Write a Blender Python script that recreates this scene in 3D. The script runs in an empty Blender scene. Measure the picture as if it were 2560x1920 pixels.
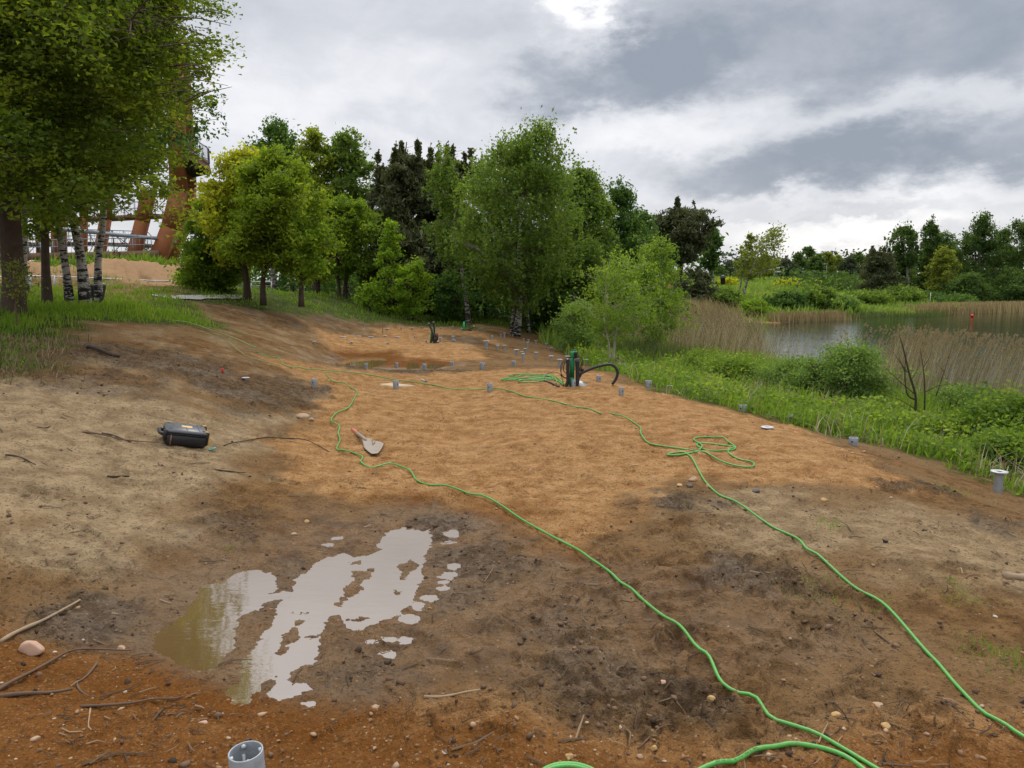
import bpy, math, random
import numpy as np
from mathutils import Vector
R = math.radians
rng = np.random.default_rng(7)
random.seed(7)
S = bpy.context.scene
COL = S.collection

# ------------------------------------------------------------------ camera
EYE = 1.65; PITCH = R(7.55); FPX = 1923.0
cam = bpy.data.cameras.new('camera'); cam.sensor_width = 36.0; cam.lens = FPX / 2560 * 36
cam.clip_start = 0.05; cam.clip_end = 6000
co = bpy.data.objects.new('camera', cam); COL.objects.link(co)
co.location = (0, 0, EYE); co.rotation_euler = (R(90) - PITCH, 0, 0)
S.camera = co
cP, sP = math.cos(PITCH), math.sin(PITCH)

# ------------------------------------------------------------------ exposure
S.view_settings.view_transform = 'Standard'; S.view_settings.look = 'None'
S.view_settings.gamma = 1; S.view_settings.use_curve_mapping = False
S.view_settings.exposure = 0.2
S.cycles.max_bounces = 8; S.cycles.transparent_max_bounces = 8
S.cycles.diffuse_bounces = 3; S.cycles.glossy_bounces = 3

# ------------------------------------------------------------------ node helper
class NT:
    def __init__(s, nt): s.nt = nt; nt.nodes.clear()
    def n(s, typ, **kw):
        nd = s.nt.nodes.new(typ)
        for k, v in kw.items():
            if k == 'i':
                for a, b in v.items():
                    if hasattr(b, 'is_linked') or hasattr(b, 'links'): s.nt.links.new(b, nd.inputs[a])
                    else: nd.inputs[a].default_value = b
            else: setattr(nd, k, v)
        return nd
    def m(s, op, a, b=None, c=None, clamp=False):
        nd = s.n('ShaderNodeMath', operation=op); nd.use_clamp = clamp
        for k, v in enumerate((a, b, c)):
            if v is None: continue
            if isinstance(v, (int, float)): nd.inputs[k].default_value = v
            else: s.nt.links.new(v, nd.inputs[k])
        return nd.outputs[0]
    def vm(s, op, a, b=None, sc=None):
        nd = s.n('ShaderNodeVectorMath', operation=op)
        for k, v in enumerate((a, b)):
            if v is None: continue
            if isinstance(v, (tuple, list)): nd.inputs[k].default_value = v
            else: s.nt.links.new(v, nd.inputs[k])
        if sc is not None: nd.inputs['Scale'].default_value = sc
        return nd.outputs[0]
    def mix(s, f, a, b, blend='MIX'):
        nd = s.n('ShaderNodeMix', data_type='RGBA', blend_type=blend); nd.clamp_factor = True
        for k, v in ((0, f), (6, a), (7, b)):
            if isinstance(v, (int, float)): nd.inputs[k].default_value = v
            elif isinstance(v, (tuple, list)): nd.inputs[k].default_value = (*v[:3], 1)
            else: s.nt.links.new(v, nd.inputs[k])
        return nd.outputs[2]
    def noise(s, vec, scale, detail=4, rough=.55, dist=0.0, out='Fac'):
        nd = s.n('ShaderNodeTexNoise'); nd.inputs['Scale'].default_value = scale
        nd.inputs['Detail'].default_value = detail; nd.inputs['Roughness'].default_value = rough
        nd.inputs['Distortion'].default_value = dist
        if vec is not None: s.nt.links.new(vec, nd.inputs['Vector'])
        return nd.outputs[out]
    def ramp(s, f, stops, interp='LINEAR'):
        nd = s.n('ShaderNodeValToRGB'); cr = nd.color_ramp; cr.interpolation = interp
        while len(cr.elements) < len(stops): cr.elements.new(0.5)
        for e, (p, c) in zip(cr.elements, stops):
            e.position = p; e.color = (*c, 1) if isinstance(c, (tuple, list)) else (c, c, c, 1)
        s.nt.links.new(f, nd.inputs[0]); return nd.outputs[0]
    def step(s, f, a, b):
        nd = s.n('ShaderNodeMapRange', interpolation_type='SMOOTHSTEP')
        s.nt.links.new(f, nd.inputs[0]); nd.inputs[1].default_value = a; nd.inputs[2].default_value = b
        return nd.outputs[0]
    def link(s, a, b): s.nt.links.new(a, b)

# ------------------------------------------------------------------ world
SUN_EL, SUN_AZ = 52, 12      # behind the clouds, ahead and a little right
w = bpy.data.worlds.new('World'); S.world = w; w.use_nodes = True
N = NT(w.node_tree)
tc = N.n('ShaderNodeTexCoord').outputs['Generated']
sx = N.n('ShaderNodeSeparateXYZ'); N.link(tc, sx.inputs[0])
X, Y, Z = sx.outputs
zc = N.m('MAXIMUM', Z, 0.0)
az0 = N.m('ARCTAN2', X, Y); el0 = N.m('ARCSINE', N.m('MINIMUM', zc, 1.0))
zz = N.m('ADD', zc, 0.13)
pc = N.n('ShaderNodeCombineXYZ'); N.link(N.m('DIVIDE', X, zz), pc.inputs[0]); N.link(N.m('DIVIDE', Y, zz), pc.inputs[1])
P = pc.outputs[0]
wn = N.n('ShaderNodeTexNoise'); N.link(N.vm('MULTIPLY', tc, (1, 1, 2.0)), wn.inputs['Vector']); wn.inputs['Scale'].default_value = 6.5; wn.inputs['Detail'].default_value = 10; wn.inputs['Roughness'].default_value = .62
ws = N.n('ShaderNodeSeparateXYZ'); N.link(wn.outputs['Color'], ws.inputs[0])
az = N.m('ADD', az0, N.m('MULTIPLY', N.m('SUBTRACT', ws.outputs[0], .5), .34))
el = N.m('ADD', el0, N.m('MULTIPLY', N.m('SUBTRACT', ws.outputs[1], .5), .16))
def blob(px, py, wx, wy, amp, hard=1.0):
    a = math.atan((px - 1280) / FPX); e = math.atan((960 - py) / FPX) - PITCH
    dx = N.m('DIVIDE', N.m('SUBTRACT', az, a), wx / FPX); dy = N.m('DIVIDE', N.m('SUBTRACT', el, e), wy / FPX)
    dy = N.m('MULTIPLY', dy, N.m('SUBTRACT', 1.12, N.m('MULTIPLY', N.m('SIGN', dy), .42)))
    d2 = N.m('ADD', N.m('MULTIPLY', dx, dx), N.m('MULTIPLY', dy, dy))
    if hard != 1.0: d2 = N.m('POWER', d2, hard)
    return N.m('MULTIPLY', N.m('EXPONENT', N.m('MULTIPLY', d2, -1.0)), amp)
def total(l):
    t = l[0]
    for q in l[1:]: t = N.m('ADD', t, q)
    return t
dark = total([blob(1560, 220, 230, 90, 1.0, 1.5), blob(1750, 130, 260, 120, .75, 1.4), blob(2330, 225, 330, 95, 1.0, 1.5),
              blob(2350, 60, 330, 110, .55), blob(1980, 470, 270, 62, .95, 1.7), blob(2430, 430, 300, 55, .75, 1.5), blob(2030, 290, 130, 60, .35),
              blob(1150, 60, 330, 60, .28), blob(560, 90, 260, 130, .22), blob(980, 330, 200, 40, .25), blob(2180, 545, 90, 18, .35), blob(1900, 560, 120, 16, .25)])
lite = total([blob(1455, 50, 80, 120, 1.9), blob(1620, 380, 330, 60, .45), blob(2080, 600, 260, 40, .85), blob(2280, 520, 330, 26, .4), blob(780, 330, 420, 90, .4), blob(2100, 150, 120, 90, .3), blob(1850, 20, 160, 50, .2)])
DV = N.vm('MULTIPLY', tc, (1, 1, 1.7))
fb = N.noise(DV, 4.2, 9, .58, .5); fb2 = N.noise(DV, 1.6, 5, .55, .2)
fine = N.noise(DV, 13.0, 8, .6, .6)
inview = N.step(N.m('ABSOLUTE', az0), 1.15, .75)
lowv = N.m('MULTIPLY', inview, N.step(el0, .75, .45))
gen = N.m('MULTIPLY', N.step(fb2, .45, .72), N.m('SUBTRACT', 1.0, lowv))
D = N.m('ADD', N.m('MULTIPLY', dark, lowv), N.m('MULTIPLY', gen, .7))
D = N.m('MULTIPLY', D, N.m('ADD', .48, N.m('MULTIPLY', fb, 1.15)))
D = N.m('ADD', D, N.m('MULTIPLY', N.m('SUBTRACT', fb, .5), .62))
D = N.m('ADD', D, N.m('MULTIPLY', N.m('SUBTRACT', fine, .5), .42))
D = N.m('SUBTRACT', D, N.m('MULTIPLY', lite, N.m('MULTIPLY', lowv, .55)))
cloud = N.ramp(N.m('ADD', N.m('MULTIPLY', D, .54), .31), [(0.0, (1.02, 1.01, 1.0)), (.16, (.84, .845, .87)), (.32, (.655, .67, .715)), (.48, (.55, .57, .615)), (.66, (.42, .45, .505)), (.86, (.315, .35, .41)), (1.0, (.27, .305, .365))])
# overcast skies are brighter overhead
zen = N.m('ADD', 1.0, N.m('MULTIPLY', N.step(el0, .34, 1.1), 1.5))
cloud = N.mix(1.0, cloud, N.n('ShaderNodeCombineColor', i={0: zen, 1: zen, 2: zen}).outputs[0], 'MULTIPLY')
warm = N.m('MULTIPLY', N.step(el0, .13, .0), .5)
cloud = N.mix(warm, cloud, N.mix(1.0, cloud, (1.0, .965, .90), 'MULTIPLY'))
sky = N.n('ShaderNodeTexSky', sky_type='NISHITA'); sky.sun_disc = False
sky.sun_elevation = R(SUN_EL); sky.sun_rotation = R(SUN_AZ); sky.air_density = 1.0; sky.dust_density = 2.0
b1 = N.n('ShaderNodeBackground'); N.link(sky.outputs[0], b1.inputs[0]); b1.inputs[1].default_value = 0.08
b2 = N.n('ShaderNodeBackground'); N.link(cloud, b2.inputs[0]); b2.inputs[1].default_value = 1.0
mx = N.n('ShaderNodeMixShader'); mx.inputs[0].default_value = .94
N.link(b1.outputs[0], mx.inputs[1]); N.link(b2.outputs[0], mx.inputs[2])
wo = N.n('ShaderNodeOutputWorld'); N.link(mx.outputs[0], wo.inputs[0])
w.cycles.sampling_method = 'MANUAL'; w.cycles.sample_map_resolution = 1024

sl = bpy.data.lights.new('sun', 'SUN'); sl.energy = 1.5; sl.angle = R(22); sl.color = (1, .94, .85)
so = bpy.data.objects.new('sun', sl); COL.objects.link(so)
so.rotation_euler = (R(90 - SUN_EL), 0, R(180 - SUN_AZ))   # light travels towards the camera

# ------------------------------------------------------------------ pixel <-> place
def ray(px, py):
    cx = (px - 1280) / FPX; cy = (960 - py) / FPX
    return cx, cP + cy * sP, -sP + cy * cP
def atY(px, py, Yw):
    x, y, z = ray(px, py); t = Yw / y
    return (x * t, Yw, EYE + z * t)
def atZ(px, py, z0):
    x, y, z = ray(px, py); t = (z0 - EYE) / z
    return (x * t, y * t, z0)
def d2s(pts): return [(a * 1.1573, b * 1.1573) for a, b in pts]     # from the 2212 px view
def zr(x0, y0, s, pts): return [(x0 + a * s, y0 + b * s) for a, b in pts]

# ------------------------------------------------------------------ noise
_perm = np.random.default_rng(3).permutation(4096)
_g = np.random.default_rng(4).uniform(0, 2 * np.pi, 4096); _gx, _gy = np.cos(_g), np.sin(_g)
def pn(x, y):
    x = np.asarray(x, float); y = np.asarray(y, float)
    xi = np.floor(x).astype(int); yi = np.floor(y).astype(int); xf = x - xi; yf = y - yi
    u = xf * xf * xf * (xf * (xf * 6 - 15) + 10); v = yf * yf * yf * (yf * (yf * 6 - 15) + 10)
    def g(i, j, a, b):
        h = _perm[(_perm[i & 4095] + j) & 4095]; return _gx[h] * a + _gy[h] * b
    n00 = g(xi, yi, xf, yf); n10 = g(xi + 1, yi, xf - 1, yf); n01 = g(xi, yi + 1, xf, yf - 1); n11 = g(xi + 1, yi + 1, xf - 1, yf - 1)
    return 1.5 * ((n00 * (1 - u) + n10 * u) * (1 - v) + (n01 * (1 - u) + n11 * u) * v)
def fbm(x, y, sc, oct=4, g=.5):
    t = 0; a = 1
    for k in range(oct):
        t = t + a * pn(np.asarray(x) * sc + 17.3 * k, np.asarray(y) * sc - 9.1 * k); a *= g; sc *= 2.03
    return t
def sst(v, a, b):
    t = np.clip((v - a) / (b - a), 0, 1); return t * t * (3 - 2 * t)

# ------------------------------------------------------------------ terrain
LAKE_Z = -1.2
cps = []
def cz(px, py, z): cps.append(atZ(px, py, z))
def cy_(px, py, Yw): cps.append(atY(px, py, Yw))
for a in [(0, 1920, .1), (640, 1900, 0), (1280, 1900, 0), (1920, 1900, 0), (2560, 1900, 0), (0, 1600, .12), (640, 1600, -.01), (1280, 1600, 0),
          (1900, 1600, 0), (2560, 1600, 0), (0, 1350, .22), (350, 1350, .06), (640, 1400, 0), (1000, 1300, 0), (1600, 1300, 0), (0, 1150, .42), (900, 1100, 0),
          (1300, 1100, 0.02), (0, 1000, .58), (700, 1100, .02), (900, 960, 0), (1280, 960, .02), (1550, 965, 0), (900, 925, 0), (1280, 925, 0), (1500, 930, -.03),
          (880, 905, -.12), (1100, 904, -.12), (1300, 900, -.2), (900, 880, -.02), (1100, 870, .03), (1100, 850, .05), (900, 845, .05), (1000, 826, .1),
          (1200, 828, .08), (1210, 865, -.1), (1800, 1025, -.02), (2000, 1085, 0), (2130, 1125, -.02), (2270, 1210, -.03), (2270, 1300, 0), (2560, 1400, -.05),
          (2560, 1300, -.18), (2490, 1238, -.33), (2560, 1190, -.5), (2400, 1130, -.55), (2300, 1060, -.6), (2100, 1010, -.6), (1900, 985, -.55),
          (1750, 965, -.5), (1680, 965, -.4), (1640, 940, -.4), (1560, 918, -.45), (1450, 908, -.38), (1350, 890, -.35), (1300, 868, -.25), (1400, 862, -.5),
          (1540, 900, -.5), (1700, 930, -.65), (1900, 950, -.8), (2100, 960, -.85), (2400, 1010, -.85), (2700, 1050, -.85), (1700, 890, -.95), (1560, 870, -.8)]: cz(*a)
for a in [(0, 880, 8.8), (0, 830, 10.5), (40, 785, 12), (200, 762, 15), (300, 755, 17), (450, 748, 20), (-300, 800, 11), (-300, 760, 16), (400, 870, 11), (400, 930, 9),
          (400, 1000, 7.6), (465, 1112, 6.5), (600, 1000, 9), (600, 900, 11.3), (600, 850, 14), (600, 800, 19), (520, 762, 20), (700, 900, 13.5), (700, 860, 16),
          (760, 800, 22), (800, 900, 15.4), (900, 812, 25), (760, 760, 25), (1000, 800, 28), (1100, 811, 28), (1255, 842, 25), (800, 735, 30), (1000, 780, 31),
          (1150, 800, 31), (1400, 830, 30), (620, 740, 24), (900, 740, 40), (650, 735, 30), (1650, 800, 50), (1700, 790, 55), (1800, 780, 60), (1760, 742, 75), (1900, 765, 68),
          (2060, 768, 70), (1900, 730, 100), (1800, 712, 130), (2000, 699, 168), (2150, 699, 165), (2250, 765, 78), (2400, 765, 86), (2560, 757, 92), (2300, 720, 130),
          (2560, 720, 130), (1600, 700, 160)]: cy_(*a)
for a in [(-60, 12, 1.3), (-60, 40, 1.2), (-20, 40, 1.2), (-36, 62, 1.2), (-10, 50, 1.0), (5, 60, .2), (0, 110, 1.5), (-80, 120, 1.5), (-200, 200, 2), (0, 260, 2.1), (80, 260, 2.2), (180, 240, 2.2),
          (250, 100, 1.5), (120, 40, 0), (60, 5, -.5), (20, -15, 0), (-20, -15, .6), (0, -6, 0), (-200, -20, 1.3), (0, -60, .2), (200, -40, 0), (-3.2, 1, .2), (4, 1, 0), (-8, 3, .75), (-5.5, 2, .45), (-9, 0, .8), (12, 5, -.8), (7, 4, -.25)]: cps.append(a)
C_ = np.array(cps); n_ = len(C_)
def _k(r2): return np.where(r2 > 1e-9, .5 * r2 * np.log(np.maximum(r2, 1e-9)), 0)
_sc = 1.0
A_ = np.zeros((n_ + 3, n_ + 3)); dd = ((C_[:, None, :2] - C_[None, :, :2]) ** 2).sum(-1)
A_[:n_, :n_] = _k(dd) + np.eye(n_) * .6; A_[:n_, n_] = 1; A_[:n_, n_ + 1:] = C_[:, :2]; A_[n_:, :n_] = A_[:n_, n_:].T
W_ = np.linalg.solve(A_, np.concatenate([C_[:, 2], np.zeros(3)]))
def tps(x, y):
    x = np.asarray(x, float).ravel(); y = np.asarray(y, float).ravel(); out = np.empty_like(x)
    for i in range(0, len(x), 60000):
        xx, yy = x[i:i + 60000], y[i:i + 60000]
        r2 = (xx[:, None] - C_[None, :, 0]) ** 2 + (yy[:, None] - C_[None, :, 1]) ** 2
        out[i:i + 60000] = _k(r2) @ W_[:n_] + W_[n_] + W_[n_ + 1] * xx + W_[n_ + 2] * yy
    return out
def sdf(poly, x, y):
    """signed distance, positive inside"""
    p = np.array([(a_[0], a_[1]) for a_ in poly], float); x = np.asarray(x, float); y = np.asarray(y, float)
    d = np.full(x.shape, 1e18); ins = np.zeros(x.shape, bool)
    for i in range(len(p)):
        ax, ay = p[i]; bx, by = p[(i + 1) % len(p)]
        ex, ey = bx - ax, by - ay; wx_, wy_ = x - ax, y - ay
        t = np.clip((wx_ * ex + wy_ * ey) / (ex * ex + ey * ey + 1e-12), 0, 1)
        d = np.minimum(d, (wx_ - ex * t) ** 2 + (wy_ - ey * t) ** 2)
        c = (ay > y) != (by > y)
        with np.errstate(divide='ignore', invalid='ignore'): xi = (bx - ax) * (y - ay) / (by - ay + 1e-15) + ax
        ins ^= c & (x < xi)
    d = np.sqrt(d); return np.where(ins, d, -d)
lake = [atZ(a, b, LAKE_Z) for a, b in [(1600, 826), (1680, 836), (1790, 834), (1870, 812), (1960, 806), (2080, 801), (2110, 793), (2180, 789), (2290, 791), (2350, 786), (2560, 780), (2800, 776), (3300, 778),
                                       (3500, 1000), (2950, 1050), (2560, 1020), (2330, 985), (2080, 940), (1940, 915), (1720, 885), (1600, 858), (1560, 842)]]
def zm(pts, z0, box): return [atZ(box[0] + a * box[2], box[1] + b * box[2], z0) for a, b in pts]
B6 = (500, 1260, .32549); B5 = (0, 1380, .32549); B1 = (700, 760, .28933)
PZ = -.035; PZ2 = -.135
pud = [zm([(1560, 180), (1620, 185), (1700, 210), (1760, 190), (1780, 250), (1760, 330), (1720, 400), (1700, 500), (1700, 580), (1660, 700), (1600, 790), (1450, 880), (1330, 930), (1250, 960), (1140, 960), (1120, 900), (1080, 840), (1000, 860), (960, 930), (900, 1000), (910, 1080), (900, 1160), (850, 1230), (700, 1290), (690, 1340), (720, 1380), (820, 1380), (860, 1420), (760, 1480), (620, 1510), (500, 1460), (400, 1430), (320, 1310), (310, 1230), (400, 1120), (480, 1000), (560, 930), (590, 850), (590, 770), (690, 715), (500, 760), (450, 800), (330, 860), (270, 890), (290, 800), (270, 700), (180, 640), (120, 630), (220, 580), (310, 520), (400, 515), (540, 530), (600, 600), (600, 650), (510, 700), (720, 670), (720, 590), (820, 520), (890, 460), (980, 410), (1100, 380), (1200, 410), (1320, 400), (1400, 350), (1370, 310), (1430, 220)], PZ, B6),
       zm([(1550, 260), (1700, 230), (1900, 330), (1860, 430), (1830, 500), (1800, 620), (1780, 740), (1700, 840), (1650, 920), (1500, 900), (1350, 860), (1250, 800), (1180, 700), (1170, 640), (1290, 560), (1450, 460), (1500, 380)], PZ, B5)]
for cx, cyy, rx, ry in [(1605, 890, 72, 38), (1670, 790, 58, 30), (1765, 725, 62, 26), (1910, 550, 70, 30), (1940, 480, 42, 30), (1930, 230, 60, 34), (1910, 300, 48, 13), (1310, 1055, 44, 20), (1580, 1050, 52, 32), (1455, 1165, 62, 38),
                        (1455, 1040, 52, 28), (1060, 262, 44, 15), (985, 315, 44, 13), (850, 1530, 90, 22), (300, 1450, 110, 90), (1865, 650, 50, 12), (1870, 600, 40, 10)]:
    pud.append(zm([(cx + rx * math.cos(t), cyy + ry * math.sin(t)) for t in np.linspace(0, 6.28, 11)[:-1]], PZ, B6))
isl = [zm(q, PZ, B6) for q in [[(1190, 520), (1320, 500), (1300, 560), (1250, 610), (1270, 650), (1150, 720), (1080, 780), (1040, 770), (1090, 690), (1110, 640), (1170, 580)],
                               [(720, 890), (830, 890), (760, 960), (740, 1040), (650, 1140), (590, 1150), (590, 1080), (680, 980), (690, 920)],
                               [(1540, 460), (1620, 420), (1700, 480), (1620, 520), (1580, 580), (1520, 590), (1540, 520)], [(500, 1360), (600, 1310), (560, 1400), (520, 1450), (460, 1440)],
                               [(720, 835), (790, 825), (840, 835), (780, 848)], [(820, 1020), (900, 1000), (960, 985), (930, 1040), (850, 1045)], [(810, 1100), (900, 1110), (930, 1130), (830, 1130)], [(1140, 450), (1230, 435), (1240, 460), (1160, 465)],
                               [(1110, 890), (1300, 860), (1300, 880), (1130, 910)], [(1490, 640), (1560, 690), (1540, 710), (1480, 680)]]]
pud2 = [zm(q, PZ2, B1) for q in [[(440, 562), (560, 480), (640, 458), (880, 458), (930, 500), (840, 545), (740, 558), (500, 568)], [(1090, 566), (1110, 512), (1190, 505), (1220, 560)], [(1250, 560), (1300, 515), (1440, 528), (1340, 566)]]]
def bb(polys):
    q = np.concatenate([np.array(p)[:, :2] for p in polys]); return q.min(0), q.max(0)
def field(polys, holes, x, y, pad=.8):
    s = np.full(x.shape, -9.0); (x0, y0), (x1, y1) = bb(polys)
    k = np.where((x > x0 - pad) & (x < x1 + pad) & (y > y0 - pad) & (y < y1 + pad))[0]
    if len(k):
        xx, yy = x[k], y[k]; t = np.full(xx.shape, -9.0)
        for p in polys: t = np.maximum(t, sdf(p, xx, yy))
        for p in holes: t = np.minimum(t, -sdf(p, xx, yy))
        s[k] = t
    return s
P1 = [atZ(a, b, 0) for a, b in d2s([(545, 822), (640, 808), (900, 797), (1100, 796), (1300, 806), (1330, 826), (1400, 832), (1500, 860), (1640, 887), (1720, 902), (1800, 942), (1900, 988), (1975, 1050), (1900, 1062), (1780, 1062), (1620, 1062), (1480, 1042), (1430, 1070), (1350, 1100), (1300, 1160), (1250, 1190), (1150, 1150), (1050, 1120), (900, 1095), (800, 1080), (700, 1068), (600, 1050), (590, 990), (610, 965), (670, 930), (670, 890), (715, 880), (640, 850)])]
P2 = [atZ(a, b, .02) for a, b in zr(*B1, [(250, 330), (560, 302), (900, 295), (1000, 300), (1300, 325), (1640, 335), (1800, 420), (1560, 430), (1400, 480), (1000, 495), (900, 470), (700, 450), (560, 440), (480, 420), (360, 380)])]
P3 = [atZ(a, b, .09) for a, b in zr(*B1, [(800, 232), (1050, 216), (1420, 214), (1740, 232), (1950, 290), (1700, 255), (1400, 258), (1340, 326), (1000, 300), (560, 300), (900, 270)])]
P4 = [atZ(a, b, 0) for a, b in d2s([(-500, 1420), (0, 1395), (200, 1385), (330, 1400), (430, 1480), (620, 1522), (900, 1520), (1100, 1515), (1300, 1570), (1450, 1600), (1520, 1615), (1700, 1600), (1900, 1560), (2212, 1560), (2800, 1560), (2800, 2600), (-500, 2600)])]
GL = [atZ(a, b, .6) for a, b in d2s([(-900, 900)])] + [atY(a * 1.1573, b * 1.1573, q) for a, b, q in [(0, 797, 7.6), (110, 785, 8.1), (140, 742, 10), (200, 712, 12), (300, 706, 13), (430, 715, 14), (505, 695, 16.5), (440, 668, 18), (420, 652, 20), (520, 656, 21), (620, 672, 22), (720, 690, 24.5), (830, 703, 26), (1000, 709, 27.3), (1080, 716, 27.0)]] + [(-2, 30), (4, 26.5), (9, 300), (-900, 300), (-900, 6)]
GR = [(a[0], a[1]) for a in [atZ(1180 * 1.1573, 742 * 1.1573, -.4), atZ(1235 * 1.1573, 775 * 1.1573, -.4), atZ(1322 * 1.1573, 815 * 1.1573, -.2), atZ(1405 * 1.1573, 836 * 1.1573, 0), atZ(1500 * 1.1573, 862 * 1.1573, 0), atZ(1640 * 1.1573, 889 * 1.1573, 0), atZ(1720 * 1.1573, 904 * 1.1573, 0), atZ(1805 * 1.1573, 945 * 1.1573, 0), atZ(1850 * 1.1573, 962 * 1.1573, -.2),
                               atZ(1910 * 1.1573, 985 * 1.1573, -.4), atZ(2010 * 1.1573, 1030 * 1.1573, -.5), atZ(2110 * 1.1573, 1062 * 1.1573, -.42), atZ(2212 * 1.1573, 1083 * 1.1573, -.4), atZ(2500 * 1.1573, 1130 * 1.1573, -.4)]] + [(40, 4), (400, 4), (400, 300), (8, 300), (3, 27)]
MOUND = [(atY(290, 720, 26), 1.3, .8, .75), (atY(350, 700, 28), 2.6, 1.0, .75), (atY(140, 720, 24), 2.3, 1.1, .75), (atY(430, 715, 27), 1.8, 1.0, .45), (atY(210, 710, 27), 1.6, 1.0, .5)]
BARE = [atY(50, 752, 16.2)[:2], atY(180, 757, 16.6)[:2], atY(300, 760, 17.2)[:2], atY(420, 752, 19.2)[:2], atY(500, 742, 22.5)[:2], atY(480, 700, 30)[:2], atY(50, 700, 30)[:2]]
blobs_px = [(200, 940, 330, 32, .9), (400, 935, 330, 42, .85), (230, 985, 230, 22, .6), (560, 945, 220, 26, .9), (690, 1010, 90, 30, .8), (745, 1020, 60, 26, .9), (250, 1500, 150, 60, .8), (560, 1290, 130, 50, .7), (1230, 1400, 150, 50, .75), (1080, 1310, 90, 25, .8),
            (1700, 1270, 110, 28, .9), (1900, 1440, 170, 55, .75), (2050, 1480, 90, 30, .5), (2330, 1190, 110, 20, .9), (2480, 1290, 130, 30, .7), (2250, 1210, 80, 22, .9), (1500, 1700, 170, 80, .6), (1380, 1560, 130, 70, .5),
            (1750, 1760, 100, 60, .7), (1150, 1480, 90, 45, .6), (930, 1680, 150, 40, .5), (1560, 1800, 110, 45, .6), (700, 1450, 50, 60, .5), (980, 920, 200, 9, .9), (1350, 905, 120, 10, .5), (1150, 850, 110, 12, .6), (780, 830, 190, 40, .75), (640, 800, 160, 30, .55),
            (2100, 1540, 110, 40, .4), (120, 960, 200, 30, .6), (600, 1050, 90, 30, .6)]
DB = []
for a, b, rx, ry, q in blobs_px:
    c = atZ(a, b, .5 if (a < 650 and b < 1000) else (.1 if a < 620 else 0)); e = atZ(a + rx, b, c[2]); f = atZ(a, b + ry, c[2])
    DB.append((c[0], c[1], abs(e[0] - c[0]), abs(c[1] - f[1]) + .05, q))
def zones(x, y):
    x = np.asarray(x, float); y = np.asarray(y, float)
    n1 = fbm(x, y, 1.3, 4); n2 = fbm(x + 50, y, 4.5, 3)
    wob = n1 * .22 + n2 * .09
    orr = np.zeros_like(x)
    for p, amp, sf in ((P1, 1, .16), (P2, 1.2, .2), (P3, 1.2, .25), (P4, .5, .13)):
        orr = np.maximum(orr, sst(sdf(p, x, y) + wob * amp, -sf, sf))
    gr = np.maximum(sst(sdf(GL, x, y) + wob * 1.6, -.3, .4), sst(sdf(GR, x, y) + wob * 1.1, -.25, .45))
    gr = np.where(y > 30, 1, gr)
    gr = gr * (y > -50)
    dk = np.zeros_like(x)
    for cx, cy0, rx, ry, q in DB:
        d = np.sqrt(((x - cx) / rx) ** 2 + ((y - cy0) / ry) ** 2) + n1 * .45 + n2 * .35
        dk = np.maximum(dk, q * sst(-d, -1.15, -.45))
    sand = np.zeros_like(x)
    for (mx_, my_, _), rx, ry, h in MOUND:
        sand = np.maximum(sand, sst(-(((x - mx_) / rx) ** 2 + ((y - my_) / ry) ** 2) + n1 * .6, -1.7, -.9))
    far = (y > 23.3) & (y < 31.0) & (x < -10.5) & (x > -22)
    sand = np.maximum(sand, np.where(far, sst(n1 + 0.55, 0, .3), 0))
    # trodden banks of sand on the far shore
    for px, py, rr in ((1770, 795, 2.2), (1890, 790, 2.5), (1745, 780, 2.0)):
        q = atY(px, py, 56); sand = np.maximum(sand, sst(-np.hypot((x - q[0]) / rr, (y - q[1]) / 2.5) + n1 * .3, -1.2, -.7))
    gr = gr * (1 - sand) * (1 - .92 * sst(sdf(BARE, x, y) + wob * 1.3, -.2, .5))
    return orr * (1 - gr), dk * (1 - gr), gr, sand
FEET = [(rng.uniform(-3.5, 4), rng.uniform(2.2, 15), rng.uniform(0, 3.14)) for _ in range(260)]
FEET += [(rng.uniform(-1.0, 1.6), rng.uniform(2.6, 5.2), rng.uniform(0, 3.14)) for _ in range(110)]
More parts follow.
